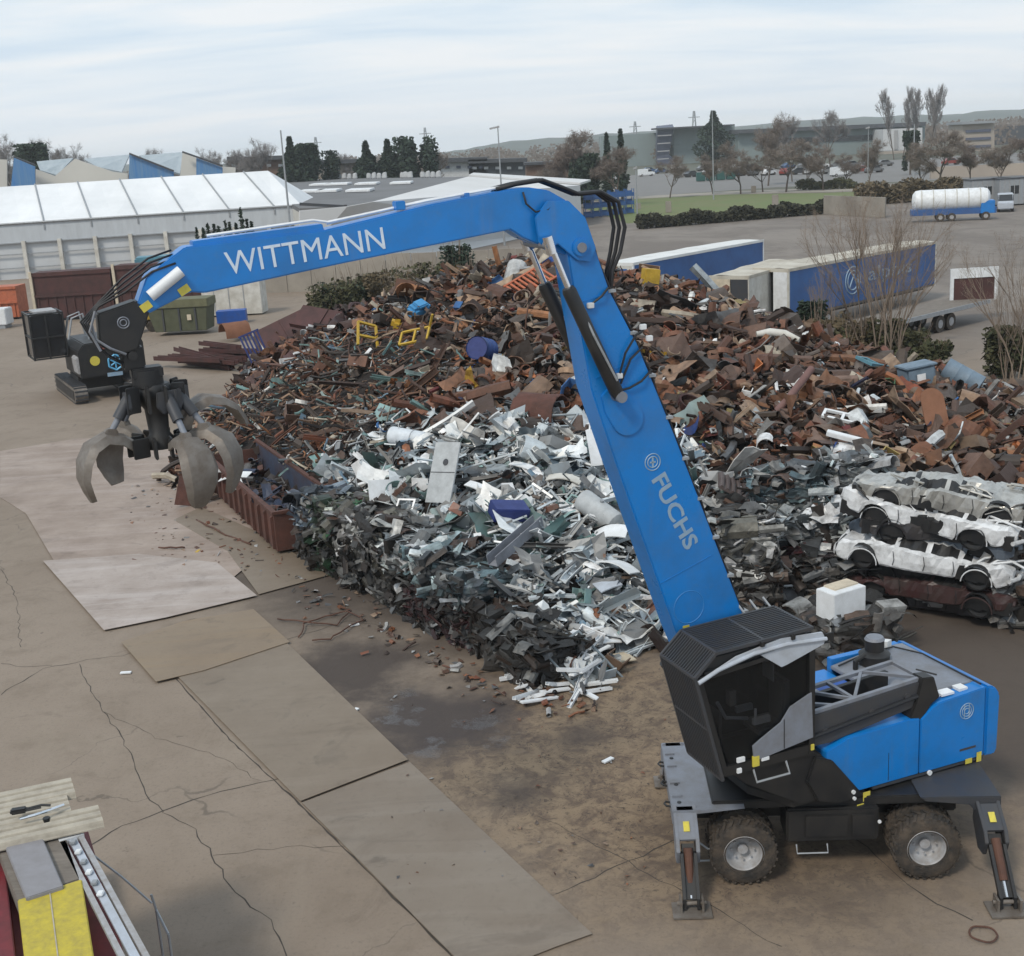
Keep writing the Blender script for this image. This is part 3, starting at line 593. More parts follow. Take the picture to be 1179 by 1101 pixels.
# bar grille: front, sloping brow, roof
b = MB()
NB = 16
fr = [(2.66, 2.34), (3.11, 4.13), (2.74, 4.46), (1.02, 4.52)]    # x,z : foot, brow, roof front, roof back
for i in range(NB + 1):
    y = CY0 - 0.04 + (CY1 - CY0 + 0.02) * i / NB
    for (a, c) in ((0, 1), (1, 2), (2, 3)):
        b.bar((fr[a][0], y, fr[a][1]), (fr[c][0], y, fr[c][1]), 0.018, 0.05)
for k, (x, z) in enumerate([fr[0], fr[1], fr[2], fr[3], ((fr[0][0] + fr[1][0]) / 2, (fr[0][1] + fr[1][1]) / 2), (1.9, 4.49)]):
    b.bar((x, CY0 - 0.06, z), (x, CY1 - 0.0, z), 0.045, 0.045)
for y in (CY0 - 0.06, CY1 - 0.02):
    for a in (0, 1, 2): b.bar((fr[a][0], y, fr[a][1]), (fr[a + 1][0], y, fr[a + 1][1]), 0.05, 0.05)
up(b, 'guard_grille', MT['dgrey'], cab)
b = MB(); b.prism([(3.06, 4.1), (2.74, 4.38), (1.02, 4.44), (1.02, 4.26), (3.0, 4.1)], 'y', CY0 - 0.02, CY1 - 0.05); b.prism([(2.63, 2.36), (2.66, 2.36), (3.08, 4.08), (3.05, 4.08)], 'y', CY0, CY1 - 0.05); up(b, 'roof_shell', MT['black'], cab)
b = MB()
for x in (1.05, 1.3, 1.55): b.tube([(x, CY0 - 0.1, 4.5), (x + 0.02, CY0 - 0.3, 4.62), (x - 0.1, CY0 - 0.4, 4.45)], 0.018, 6)
up(b, 'roof_cable', MT['galv'], cab)
# grey side trim over the door: long arched rail and fin
b = MB()
rail = [(3.07, 4.06), (2.72, 4.20), (2.1, 4.33), (1.5, 4.36), (0.78, 4.30)]
b.tube([(x, CY1 + 0.02, z) for x, z in rail], 0.035, 8)
b.prism([(2.95, 4.12), (2.4, 4.34), (1.6, 4.47), (0.85, 4.42), (0.80, 4.32), (1.5, 4.35), (2.1, 4.30), (2.7, 4.18)], 'y', CY1 - 0.02, CY1 + 0.015)
b.prism([(1.98, 4.28), (1.6, 4.0), (1.5, 4.02), (0.82, 4.22), (0.8, 4.3), (1.5, 4.33)], 'y', CY1 - 0.02, CY1 + 0.02, 0.004)
up(b, 'door_trim', MT['lgrey'], cab)
b = MB()
for x in (1.95, 1.4): b.box(x - 0.03, x + 0.03, CY1 - 0.05, CY1 + 0.05, 4.42, 4.5)
up(b, 'trim_clip', MT['black'], cab)
b = MB(); b.prism([(2.12, 2.6), (2.14, 2.8), (2.0, 2.88), (1.62, 3.08), (1.45, 3.3), (1.05, 3.46), (1.02, 2.68), (1.6, 2.6), (2.0, 2.54)], 'y', CY1, CY1 + 0.03, 0.006); sg = up(b, 'side_guard', MT['grey'], cab)
b = MB(); b.box(1.56, 1.572, CY1 + 0.03, CY1 + 0.036, 2.62, 3.12); up(b, 'guard_seam', MT['black'], sg)
for (x0, x1, z0, z1, mm, nm) in ((2.28, 2.42, 2.58, 2.66, 'white', 'work_lamp'), (2.34, 2.42, 2.40, 2.48, 'white', 'work_lamp'), (2.02, 2.14, 2.44, 2.62, 'yellow', 'warning_sticker'), (1.84, 1.98, 2.5, 2.56, 'white', 'work_lamp'), (1.0, 1.06, 2.46, 2.56, 'yellow', 'warning_sticker')):
    b = MB(); b.box(x0, x1, CY1 - 0.005, CY1 + 0.035, z0, z1, 0.005); up(b, nm, MT[mm], cab)
b = MB(); b.tube([(2.1, 1.2, 2.4), (2.1, 1.32, 2.2), (1.5, 1.32, 2.2), (1.5, 1.2, 2.4)], 0.02, 6); up(b, 'cab_step', MT['galv'], cab)
b = MB(); b.tube([(0.95, CY1 - 0.1, 4.15), (0.72, CY1 + 0.02, 4.25), (0.66, CY1, 4.1)], 0.015, 6); b.box(0.6, 0.76, CY1 - 0.06, CY1 - 0.02, 4.2, 4.36, 0.01); up(b, 'mirror', MT['black'], cab)
b = MB()  # operator-side silhouette inside
b.tube([(1.9, 0.75, 3.0), (2.3, 0.75, 3.1), (2.45, 0.75, 3.4)], 0.03, 6); b.box(1.5, 1.52, 0.6, 0.9, 3.6, 3.9); up(b, 'control_console', MT['grey'], cab)
b = MB(); b.prism([(1.02, 2.4), (2.5, 2.4), (2.2, 2.12), (1.2, 1.5), (0.5, 1.5), (0.8, 2.3)], 'y', 0.3, 1.18, 0.02); up(b, 'cab_pedestal', MT['black'])

# --- boom
BY, BH = -0.25, 0.27
b = MB()
boom = [(0.75, 1.75), (1.5, 1.62), (2.05, 2.6), (2.74, 4.38), (3.70, 7.32), (4.05, 8.46), (4.27, 9.99), (4.35, 10.64), (3.93, 10.62), (3.69, 9.88), (3.26, 9.04), (2.68, 7.59), (1.53, 4.53), (0.62, 2.3)]
b.prism(boom, 'y', BY - BH, BY + BH, 0.02); bo = up(b, 'boom', MT['blue'], autosmooth=True)
def disc(cx, cz, r, y0, y1, n=40): q = MB(); q.prism([(cx + r * math.cos(2 * PI * i / n), cz + r * math.sin(2 * PI * i / n)) for i in range(n)], 'y', y0, y1, 0.012); return q
b = disc(3.47, 7.95, 0.26, BY + BH - 0.01, BY + BH + 0.03); b.prism([(3.9, 8.35), (3.62, 8.6), (3.42, 8.3), (3.24, 7.9), (3.68, 7.78), (3.85, 8.1)], 'y', BY + BH - 0.01, BY + BH + 0.028, 0.01); up(b, 'cylinder_boss', MT['blue'], bo, autosmooth=True)
b = MB(); b.cyl((3.67, BY - BH - 0.25, 8.34), 0.085, 2 * BH + 0.5, 'y', 24); up(b, 'pin', MT['grey'], bo, autosmooth=True)
b = MB(); n = 40; pts = [(2.5 + 0.27 * math.cos(2 * PI * i / n), BY + BH + 0.001, 4.76 + 0.27 * math.sin(2 * PI * i / n)) for i in range(n + 1)]; b.tube(pts, 0.006, 4, False); up(b, 'round_outline', MT['emblem'], bo)
b = MB(); n = 30
for r0 in (0.13, 0.085): b.tube([(3.07 + r0 * math.cos(2 * PI * i / n), BY + BH + 0.002, 7.22 + r0 * math.sin(2 * PI * i / n)) for i in range(n + 1)], 0.009, 4, False)
b.box(3.02, 3.12, BY + BH, BY + BH + 0.005, 7.205, 7.23); b.box(3.055, 3.085, BY + BH, BY + BH + 0.005, 7.14, 7.30); up(b, 'emblem', MT['letter2'], bo)
b = MB(); b.box(2.5, 2.62, BY + BH + 0.001, BY + BH + 0.006, 4.36, 4.46); up(b, 'warning_sticker', MT['yellow'], bo)
for (xa, za, xb, zb) in ((3.02, 5.25, 2.05, 5.55), (4.0, 8.62, 3.18, 8.86), (4.24, 9.75, 3.66, 9.85)):   # weld seams
    b = MB(); b.bar((xa - 0.02, BY + BH + 0.001, za), (xb + 0.02, BY + BH + 0.001, zb), 0.012, 0.016); up(b, 'weld_seam', MT['blue'], bo)
# lettering on boom: reads downward along the boom
def plane_mtx(p0, xdir, ydir):
    x = Vector(xdir).normalized(); y = Vector(ydir).normalized(); z = x.cross(y)
    return Matrix(((x.x, y.x, z.x, p0[0]), (x.y, y.y, z.y, p0[1]), (x.z, y.z, z.z, p0[2]), (0, 0, 0, 1)))
d = Vector((2.40 - 2.98, 0, 5.72 - 6.98)); dl = d.length; d.normalize(); yd = Vector((-d.z, 0, d.x))
yd = -yd if yd.z < 0 and False else yd
p0 = (2.70, BY + BH + 0.004, 6.37)
xd = Vector((d.x, 0, d.z)); n_out = Vector((0, 1, 0)); ydir = n_out.cross(xd)
text('FUCHS', 0.34, 0.006, MT['letter2'], TS @ plane_mtx(p0, xd, ydir), bo, 'lettering', 0.008, 1.0, (1.36, 0.27))
# hoses down the boom back and across its side
b = MB()
def backline(t, off):   # t 0..1 up the back of the boom
    pts = [(1.35, 4.2), (1.53, 4.53), (2.68, 7.59), (3.26, 9.04), (3.69, 9.88), (3.93, 10.54)]
    L = [0]; 
    for p, q in zip(pts[:-1], pts[1:]): L.append(L[-1] + math.hypot(q[0] - p[0], q[1] - p[1]))
    s = t * L[-1]
    for i in range(len(pts) - 1):
        if s <= L[i + 1] + 1e-6:
            k = (s - L[i]) / (L[i + 1] - L[i]); x = pts[i][0] + (pts[i + 1][0] - pts[i][0]) * k; z = pts[i][1] + (pts[i + 1][1] - pts[i][1]) * k
            dx, dz = pts[i + 1][0] - pts[i][0], pts[i + 1][1] - pts[i][1]; q = math.hypot(dx, dz); return (x - dz / q * off, z + dx / q * off)
for k, y in enumerate((BY + 0.19, BY + 0.1, BY, BY - 0.1)):
    b.tube([(backline(t / 30, 0.035 + 0.015 * math.sin(t * 1.9 + k))[0], y + 0.015 * math.sin(t * 1.3 + k), backline(t / 30, 0.035 + 0.015 * math.sin(t * 1.9 + k))[1]) for t in range(31)], 0.022, 6)
up(b, 'boom_hose', MT['rubberhose'], bo)
for k in range(9):
    b = MB(); x, z = backline((k + 0.4) / 9.4, 0.03); b.box(x - 0.06, x + 0.06, BY - 0.16, BY + BH + 0.012, z - 0.02, z + 0.02)
    up(b, 'hose_clamp', MT['galv'], bo)
yf = BY + BH + 0.03
b = MB()
for pts in ([(4.0, yf, 9.72), (3.85, yf + 0.03, 9.82), (3.72, yf, 9.93)], [(3.18, yf, 9.25), (3.32, yf + 0.04, 9.2), (3.5, yf + 0.03, 8.95), (3.62, yf, 8.55)],
            [(3.2, yf, 9.0), (3.42, yf + 0.03, 8.85), (3.58, yf, 8.5)], [(3.05, yf, 8.65), (3.25, yf + 0.03, 8.5), (3.45, yf + 0.02, 8.42), (3.6, yf, 8.4)]): b.tube(pts, 0.017, 6)
pts = [(3.0, yf, 8.15), (3.05, yf + 0.02, 8.0), (3.2, yf + 0.03, 7.92), (3.5, yf + 0.02, 7.88)]
up(b, 'side_hose', MT['rubberhose'], bo)
for (x, z) in ((4.02, 9.7), (3.18, 9.3), (3.6, 8.62), (3.08, 9.12)):
    b = MB(); b.box(x - 0.05, x + 0.05, BY + BH, BY + BH + 0.06, z - 0.04, z + 0.04, 0.008)
    up(b, 'hose_fitting', MT['white'], bo)
# boom foot cylinders
b = MB()
for y in (BY - BH - 0.12, BY + BH + 0.1): b.tube([(1.45, y, 1.75), (2.6, y, 3.6)], 0.1, 16)
up(b, 'boom_cylinder', MT['black'], autosmooth=True)
b = MB()
for y in (BY - BH - 0.12, BY + BH + 0.1): b.tube([(2.6, y, 3.6), (3.0, y, 4.9)], 0.055, 12)
b.cyl((3.0, BY - BH - 0.2, 4.95), 0.08, 2 * BH + 0.38, 'y', 16)

# --- stick
SH = 0.2
stick = [(3.89, 10.54), (4.14, 10.36), (4.51, 10.52), (4.97, 10.73), (5.16, 10.86), (7.55, 10.61), (9.43, 10.39), (9.61, 10.42), (10.16, 10.2), (10.3, 10.3), (10.13, 10.66), (9.61, 10.99), (7.79, 11.06), (6.27, 11.29), (5.13, 11.41), (4.86, 11.42), (4.55, 11.36), (4.28, 11.2), (4.02, 10.86)]
b = MB(); b.prism(stick, 'y', BY - SH, BY + SH, 0.018); st = up(b, 'stick', MT['blue'], autosmooth=True)
b = MB(); b.prism([(9.5, 10.96), (9.5, 11.05), (7.8, 11.14), (7.78, 11.02)], 'y', BY - 0.15, BY + 0.15, 0.01); up(b, 'stick_top_box', MT['blue'], st)
for s in (-1, 1):   # root cheeks around the boom head
    y0, y1 = (BY + BH + 0.004, BY + BH + 0.05) if s > 0 else (BY - BH - 0.05, BY - BH - 0.004)
    b = MB(); b.prism([(3.90, 10.5), (4.0, 10.32), (4.2, 10.36), (4.5, 10.62), (4.62, 10.52), (4.78, 10.66), (4.82, 11.0), (4.62, 11.22), (4.3, 11.2), (4.05, 10.95)], 'y', y0, y1, 0.01); ck = up(b, 'root_cheek', MT['blue'], st)
    b = disc(4.15, 10.54, 0.13, y1 - 0.01 if s > 0 else y0 - 0.04, y1 + 0.04 if s > 0 else y0 + 0.01, 26); up(b, 'collar', MT['blue'], ck, autosmooth=True)
b = MB(); b.cyl((4.15, BY - BH - 0.12, 10.54), 0.07, 2 * BH + 0.24, 'y', 20); b.cyl((4.68, BY - BH - 0.2, 10.62), 0.06, 2 * BH + 0.4, 'y', 20); up(b, 'pin', MT['grey'], st, autosmooth=True)
# two stick cylinders either side
for s in (-1, 1):
    y = BY + s * (BH + 0.15)
    b = MB(); b.tube([(4.66, y, 10.64), (4.32, y, 9.75)], 0.045, 14); b.tube([(4.70, y, 10.74), (4.64, y, 10.5)], 0.075, 14); rod = up(b, 'cylinder_rod', MT['chrome'], st, autosmooth=True)
    b = MB(); b.tube([(4.42, y, 10.0), (4.40, y, 9.95), (3.72, y, 8.42), (3.66, y, 8.3)], [0.085, 0.105, 0.105, 0.07], 18); up(b, 'stick_cylinder', MT['dgrey'] if False else MT['black'], bo, autosmooth=True)
    b = MB(); b.tube([(4.3, y + 0.02, 9.85), (4.1, y + 0.12, 9.3), (3.75, y + 0.11, 8.6)], 0.018, 6); up(b, 'cylinder_pipe', MT['galv'], bo)
# big looping hoses over the elbow
b = MB()
for k in range(3):
    y = BY + 0.12 - 0.1 * k
    b.tube([(5.3, y, 11.42), (5.0, y, 11.47), (4.6, y, 11.5), (4.3, y, 11.38), (4.05, y, 11.27), (3.7, y, 11.28), (3.42 + 0.03 * k, y, 11.12), (3.33 + 0.04 * k, y, 10.75), (3.42 + 0.03 * k, y, 10.4), (3.55, y, 10.15), (3.6, y, 9.85), (3.5, y, 9.6)], 0.03, 8)
b.tube([(4.95, BY + SH + 0.03, 11.36), (4.92, BY + SH + 0.05, 11.2), (4.8, BY + SH + 0.09, 11.08), (4.62, BY + SH + 0.11, 11.1), (4.5, BY + SH + 0.1, 11.2)], 0.014, 6)
up(b, 'elbow_hose', MT['rubberhose'], st, smooth=True)
b = MB(); b.tube([(9.3, BY + 0.05, 11.1), (7.9, BY + 0.05, 11.19), (7.7, BY + 0.05, 11.15), (6.3, BY + 0.05, 11.33), (5.2, BY + 0.05, 11.44)], 0.022, 6); b.tube([(7.7, BY - 0.05, 11.13), (6.3, BY - 0.05, 11.33), (5.2, BY - 0.05, 11.44)], 0.022, 6); up(b, 'stick_pipe', MT['white'], st)
b = MB(); b.box(6.65, 6.78, BY + 0.0, BY + 0.19, 11.24, 11.36, 0.01); b.box(5.7, 5.76, BY - 0.1, BY + 0.12, 11.34, 11.40); up(b, 'pipe_clamp', MT['blue'], st)
# lettering on stick
xd = Vector((6.98 - 9.13, 0, 10.89 - 10.73)); xd.normalize(); ydir = Vector((0, 1, 0)).cross(xd)
text('WITTMANN', 0.34, 0.006, MT['letter'], TS @ plane_mtx((8.06, BY + SH + 0.004, 10.815), xd, ydir), st, 'lettering', 0.0, 1.0, (2.14, 0.29))
# bucket cylinder at the tip (bright rod), stickers, dark nose plate
b = MB(); b.tube([(10.12, BY + SH + 0.04, 10.42), (9.7, BY + SH + 0.04, 10.7)], 0.075, 14); up(b, 'tip_rod', MT['white'], st, autosmooth=True)
for p_, q_ in (((9.62, 10.49), (9.75, 10.42)), ((10.12, 10.33), (10.24, 10.26))):
    b = MB(); b.bar((p_[0], BY + SH + 0.008, p_[1]), (q_[0], BY + SH + 0.008, q_[1]), 0.012, 0.1, (0, 0, 1)); up(b, 'warning_sticker', MT['yellow'], st)
b = MB(); b.prism([(10.12, 10.28), (10.3, 10.38), (10.78, 10.26), (10.80, 9.86), (10.62, 9.72), (10.35, 9.76), (10.24, 10.0)], 'y', BY - 0.14, BY + 0.2, 0.02); nose = up(b, 'nose_plate', MT['black'], st)
b = MB(); n = 20
for r0 in (0.07, 0.04): b.tube([(10.48 + r0 * math.cos(2 * PI * i / n), BY + 0.205, 10.12 + r0 * math.sin(2 * PI * i / n)) for i in range(n + 1)], 0.008, 4, False)
up(b, 'emblem', MT['grey'], nose)
b = MB()
for k in range(4):
    y = BY + 0.2 - 0.09 * k; o = 0.05 * k
    b.tube([(9.75, y, 10.8 + o), (10.05, y, 10.72 + o), (10.4, y, 10.5 + o), (10.75, y, 10.35), (10.9 + o * 0.5, y, 10.15), (10.86, y, 9.9), (10.7, y, 9.7), (10.55, y, 9.6)], 0.015, 6)
up(b, 'tip_hose', MT['rim'] if False else MT['rubberhose'], st, smooth=True)
b = MB(); b.tube([(10.86, BY + 0.2, 10.12), (10.84, BY + 0.22, 9.95), (10.68, BY + 0.25, 9.82), (10.5, BY + 0.2, 9.72)], 0.018, 6); b.tube([(10.8, BY + 0.22, 10.3), (10.9, BY + 0.24, 10.05), (10.8, BY + 0.25, 9.8)], 0.018, 6); up(b, 'pale_hose', MT['grey'], st)

# ---------------- orange peel grab hangs from the stick
gx, gz = 10.2, 8.95
gl = TS @ Vector((gx, BY, gz))
grab = empty('orange_peel_grab', (UC.x + gl.x, UC.y + gl.y, gl.z), SYAW, 'open five tined steel grab hanging from the tip of the blue stick', 'grab')
def gb(mb, name, m, parent=None, **k): return mb.build(name, m, parent or grab, **k)
b = MB(); b.tube([(0.3, 0, 0.78), (0.22, 0, 0.62), (0.12, 0, 0.5)], 0.09, 12); b.box(0.08, 0.36, -0.13, 0.13, 0.55, 0.86, 0.03); b.cyl((0.22, -0.2, 0.74), 0.06, 0.4, 'y', 14); b.cyl((0.06, 0, 0.3), 0.2, 0.22, 'z', 24); b.box(-0.14, 0.26, -0.14, 0.14, 0.42, 0.56, 0.02); gb(b, 'rotator', MT['black'], autosmooth=True)
b = MB()
b.lathe([(0.0, 0.34), (0.2, 0.33), (0.24, 0.26), (0.22, 0.12), (0.15, 0.0), (0.13, -0.32), (0.2, -0.42), (0.2, -0.52), (0, -0.56)], (0, 0, 0), 'z', 12)
for k in range(5):
    a = 2 * PI * k / 5 + 0.3; c, s = math.cos(a), math.sin(a); Rm = Matrix.Rotation(a, 4, 'Z'); q = MB()
    q.box(0.25, 0.42, -0.13, -0.09, 0.0, 0.34, 0.01); q.box(0.25, 0.42, 0.09, 0.13, 0.0, 0.34, 0.01); q.box(0.2, 0.42, -0.12, -0.08, -0.6, -0.34, 0.01); q.box(0.2, 0.42, 0.08, 0.12, -0.6, -0.34, 0.01); q.xf(Rm); b.add(q.v, q.f)
gb(b, 'hub', MT['black'], autosmooth=True)
def tine(az, opening, curl=1.0):
    """curved tapering trough; hinge near the hub foot; opening swings it out and up"""
    Rz = Matrix.Rotation(az, 4, 'Z'); hinge = Vector((0.34, 0, -0.46))
    Ry = Matrix.Translation(hinge) @ Matrix.Rotation(-opening, 4, 'Y') @ Matrix.Translation(-hinge)
    # centre line in the radial plane (r,z), closed-ish pose
    cl = [(0.34, -0.46, 0.10, 0.14), (0.52, -0.36, 0.13, 0.16), (0.74, -0.34, 0.18, 0.16), (0.92, -0.46, 0.24, 0.15), (1.0, -0.66, 0.26, 0.13), (1.0, -0.88, 0.23, 0.11), (0.93, -1.04, 0.18, 0.10), (0.86, -1.16, 0.11, 0.08)]
    b = MB(); k = 0; m = len(cl)
    for i, (r_, z, hw, th) in enumerate(cl):
        p, q = cl[max(i - 1, 0)], cl[min(i + 1, m - 1)]; d = Vector((q[0] - p[0], 0, q[1] - p[1])).normalized(); nn = Vector((d.z, 0, -d.x)) * -1
        c = Vector((r_, 0, z))
        # outer ridge, two edges, inner hollow
        for (yy, oo) in ((0, 0.5), (hw * 0.7, 0.32), (hw, -0.35), (hw * 0.8, -0.42), (0, -0.05), (-hw * 0.8, -0.42), (-hw, -0.35), (-hw * 0.7, 0.32)):
            b.v.append(tuple(c + nn * (oo * th) + Vector((0, yy, 0))))
    for i in range(m - 1):
        for j in range(8): b.f.append((i * 8 + j, i * 8 + (j + 1) % 8, (i + 1) * 8 + (j + 1) % 8, (i + 1) * 8 + j))
    b.f.append(tuple(range(8))[::-1]); b.f.append(tuple((m - 1) * 8 + j for j in range(8)))
    b.xf(Rz @ Ry); t = gb(b, 'tine', MT['tine'], autosmooth=True)
    b = MB(); b.prism([(-0.11, -0.02), (0.11, -0.02), (0.19, 0.08), (0.17, 0.27), (-0.17, 0.27), (-0.19, 0.08)], 'x', 0.36, 0.40, 0.01); b.xf(Rz); gb(b, 'shield', MT['dgrey'], t)
    # back rib + cylinder
    top = Rz @ Vector((0.33, 0, 0.2)); kn = Rz @ Ry @ Vector((0.66, 0, -0.27))
    b = MB(); mid = top.lerp(kn, 0.62); b.tube([top, mid], 0.075, 14); gb(b, 'tine_cylinder', MT['dgrey'], t, autosmooth=True)
    b = MB(); b.tube([mid, kn], 0.04, 12); gb(b, 'tine_rod', MT['grey'], t, autosmooth=True)
    b = MB(); b.prism([(0.50, -0.42), (0.6, -0.22), (0.72, -0.22), (0.84, -0.42)], 'y', -0.05, 0.05, 0.01); b.xf(Rz @ Ry); gb(b, 'rib', MT['tine'], t)
    return t
# local +x points to the left of the photograph, +y toward the camera
tine(R(12), R(10)); tine(R(-52), R(6)); tine(R(112), R(-4)); tine(R(146), R(4)); tine(R(194), R(56))
# ================================================================ SCRAP HEAP
CTRL = [(-4.5, 36.5, 2.0), (-3, 36, 2.3), (0, 31, 1.7), (0.7, 28.2, 0.75), (3, 31, 1.3), (4, 36, 2.4), (0, 38, 3.2), (-5, 42, 3.0), (-8.2, 46, 1.6), (-12, 52, 1.4), (-12.6, 60, 1.1), (-10, 56, 2.6),
        (-6, 52, 4.0), (0, 48, 4.5), (5, 45, 4.0), (0, 60, 6.7), (-3, 57, 6.0), (-6, 62, 4.9), (4, 60, 6.2), (9, 60, 5.1), (10, 50, 3.9), (10, 40, 2.6), (9, 36, 2.2), (14, 55, 2.9), (11.5, 58, 3.9), (15.5, 57, 2.3),
        (18, 52, 1.6), (22, 52, 0.5), (19.5, 57.5, 0.2), (15, 45, 2.4), (20, 44, 1.4), (16, 38, 1.8), (22, 38, 0.9), (12, 34, 1.5), (18, 33, 1.0), (-11, 68, 2.6), (-13.6, 67, 1.0), (-14.8, 63, 0.1), (-9, 74, 3.4), (-3, 70, 3.5), (2, 70, 3),
        (8, 68, 2.6), (13, 64, 1.2), (6, 32.5, 0.6), (-5.6, 40, 1.7),
        # foot of the heap
        (-13.5, 47, 0), (-9, 42.8, 0.1), (-8, 38, -0.5), (-10.5, 47, 0.5), (-7.6, 40, 0.1), (-4.9, 32, -0.8), (-2.9, 28, -0.8), (0.0, 25.2, -0.6), (1.6, 26.0, 0), (2.6, 28, 0), (-5.0, 37.5, 1.5), (-3.2, 34.5, 1.6), (-1.4, 31.5, 1.4), (0.3, 28.8, 0.9), (-9.5, 40, -0.8), (-11.5, 43.5, -0.6), (4.2, 29, 0), (6.5, 30.5, 0), (9, 31, 0), (14, 29, 0), (22, 31, 0), (26, 40, 0), (26, 52, 0), (24, 58, 0), (20, 62, 0), (16, 68, 0), (10, 76, 0), (0, 80, 0), (-8, 83, 0), (-13, 81, 0), (-15.6, 71, 0), (-15.2, 61, 0), (-15, 52, 0)]
_cp = np.array([(c[0], c[1]) for c in CTRL]); _cz = np.array([c[2] for c in CTRL])
_D = np.linalg.norm(_cp[:, None] - _cp[None], axis=2)
_n = len(CTRL)
_A = np.zeros((_n + 3, _n + 3)); _A[:_n, :_n] = _D; _A[:_n, _n:] = np.c_[np.ones(_n), _cp]; _A[_n:, :_n] = np.c_[np.ones(_n), _cp].T
_W = np.linalg.solve(_A, np.r_[_cz, 0, 0, 0])
def hgt(x, y):
    x = np.atleast_1d(np.asarray(x, float)); y = np.atleast_1d(np.asarray(y, float))
    d = np.hypot(x[:, None] - _cp[None, :, 0], y[:, None] - _cp[None, :, 1])
    return d @ _W[:_n] + _W[_n] + _W[_n + 1] * x + _W[_n + 2] * y
FOOT = [(-13.5, 47.5), (-9.6, 43), (-5.8, 38.6), (-2.9, 33.6), (-0.8, 30.0), (0.9, 27.0), (1.2, 25.9), (1.7, 26.2), (2.6, 28), (4.2, 29), (6.5, 30.5), (9, 31), (14, 29), (22, 31), (26, 40), (26, 50), (22.5, 56.5), (20, 60), (16, 68), (10, 76), (0, 80), (-8, 83), (-12, 80), (-15, 72), (-14.3, 64), (-14, 56)]
def inside(x, y, poly=FOOT):
    c = False; j = len(poly) - 1
    for i in range(len(poly)):
        (xi, yi), (xj, yj) = poly[i], poly[j]
        if (yi > y) != (yj > y) and x < (xj - xi) * (y - yi) / (yj - yi) + xi: c = not c
        j = i
    return c
# heap core
SKIP = [(-7.35, 37.4), (-5.2, 38.6), (-10.0, 48.6), (-12.2, 47.5)]
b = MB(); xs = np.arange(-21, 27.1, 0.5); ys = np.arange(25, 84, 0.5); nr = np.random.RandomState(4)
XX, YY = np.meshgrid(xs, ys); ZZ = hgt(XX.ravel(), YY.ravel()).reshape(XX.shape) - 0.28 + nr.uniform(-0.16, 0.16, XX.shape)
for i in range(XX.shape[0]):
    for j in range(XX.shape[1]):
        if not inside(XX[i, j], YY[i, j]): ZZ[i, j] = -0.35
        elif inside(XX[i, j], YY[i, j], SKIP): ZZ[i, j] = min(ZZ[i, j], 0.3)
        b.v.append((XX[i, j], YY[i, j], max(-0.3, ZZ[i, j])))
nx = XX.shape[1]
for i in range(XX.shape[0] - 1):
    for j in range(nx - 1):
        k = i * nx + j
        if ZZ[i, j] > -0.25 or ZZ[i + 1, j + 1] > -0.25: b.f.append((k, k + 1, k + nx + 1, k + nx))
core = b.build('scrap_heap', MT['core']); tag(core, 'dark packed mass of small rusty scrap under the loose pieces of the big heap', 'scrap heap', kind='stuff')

# --- piece shapes; all return (verts, faces)
def s_sheet(r, L, W, nx=4, ny=3, t=0.0):
    """bent, dented plate"""
    bend = r.uniform(-1.6, 1.6) if r.random() < 0.6 else r.uniform(-0.3, 0.3); tw = r.uniform(-0.5, 0.5); cr = 0.06 * min(L, W) + 0.02
    vs = []; corner = r.random() < 0.3
    for i in range(nx + 1):
        for j in range(ny + 1):
            u = i / nx - 0.5; v = j / ny - 0.5
            a = bend * u; x = (math.sin(a) / bend * L if abs(bend) > 0.05 else u * L); z = ((1 - math.cos(a)) / bend * L if abs(bend) > 0.05 else 0)
            y = v * W * (1 + (0.3 * u if corner else 0)); z += tw * u * v * W + r.uniform(-cr, cr)
            vs.append((x + r.uniform(-cr, cr), y + r.uniform(-cr, cr), z))
    fs = [(i * (ny + 1) + j, i * (ny + 1) + j + 1, (i + 1) * (ny + 1) + j + 1, (i + 1) * (ny + 1) + j) for i in range(nx) for j in range(ny)]
    if t > 0:
        n = len(vs); vs += [(x, y, z - t) for x, y, z in vs]; top = list(fs)
        fs += [tuple(k + n for k in f[::-1]) for f in top]
        per = [i * (ny + 1) for i in range(nx + 1)] + [nx * (ny + 1) + j for j in range(1, ny + 1)] + [i * (ny + 1) + ny for i in range(nx - 1, -1, -1)] + [j for j in range(ny - 1, 0, -1)]
        for a, c in zip(per, per[1:] + per[:1]): fs.append((a, c, c + n, a + n))
    return vs, fs
def _tube(pts, rad, n):
    b = MB(); b.tube(pts, rad, n); return b.v, b.f
def s_pipe(r, L, rad, n=6):
    k = 4; a = r.uniform(-0.25, 0.25) * L if r.random() < 0.6 else 0
    pts = [(L * (i / k - 0.5), a * math.sin(PI * i / k) + r.uniform(-0.02, 0.02) * L, 0.3 * a * math.cos(3 * i / k)) for i in range(k + 1)]
    b = MB(); b.tube(pts, rad, n, False)
    b2 = MB(); b2.tube([Vector(p) for p in pts], rad * 0.8, n, False); return b.v + b2.v, b.f + [tuple(i + len(b.v) for i in f[::-1]) for f in b2.f]
def s_rod(r, L, rad):
    k = 5; ang = 0; p = Vector((0, 0, 0)); pts = [p.copy()]
    for i in range(k):
        ang += r.uniform(-0.7, 0.7); p = p + Vector((math.cos(ang), math.sin(ang), r.uniform(-0.3, 0.3))) * L / k; pts.append(p.copy())
    c = sum(pts, Vector()) / len(pts); return _tube([q - c for q in pts], rad, 4)
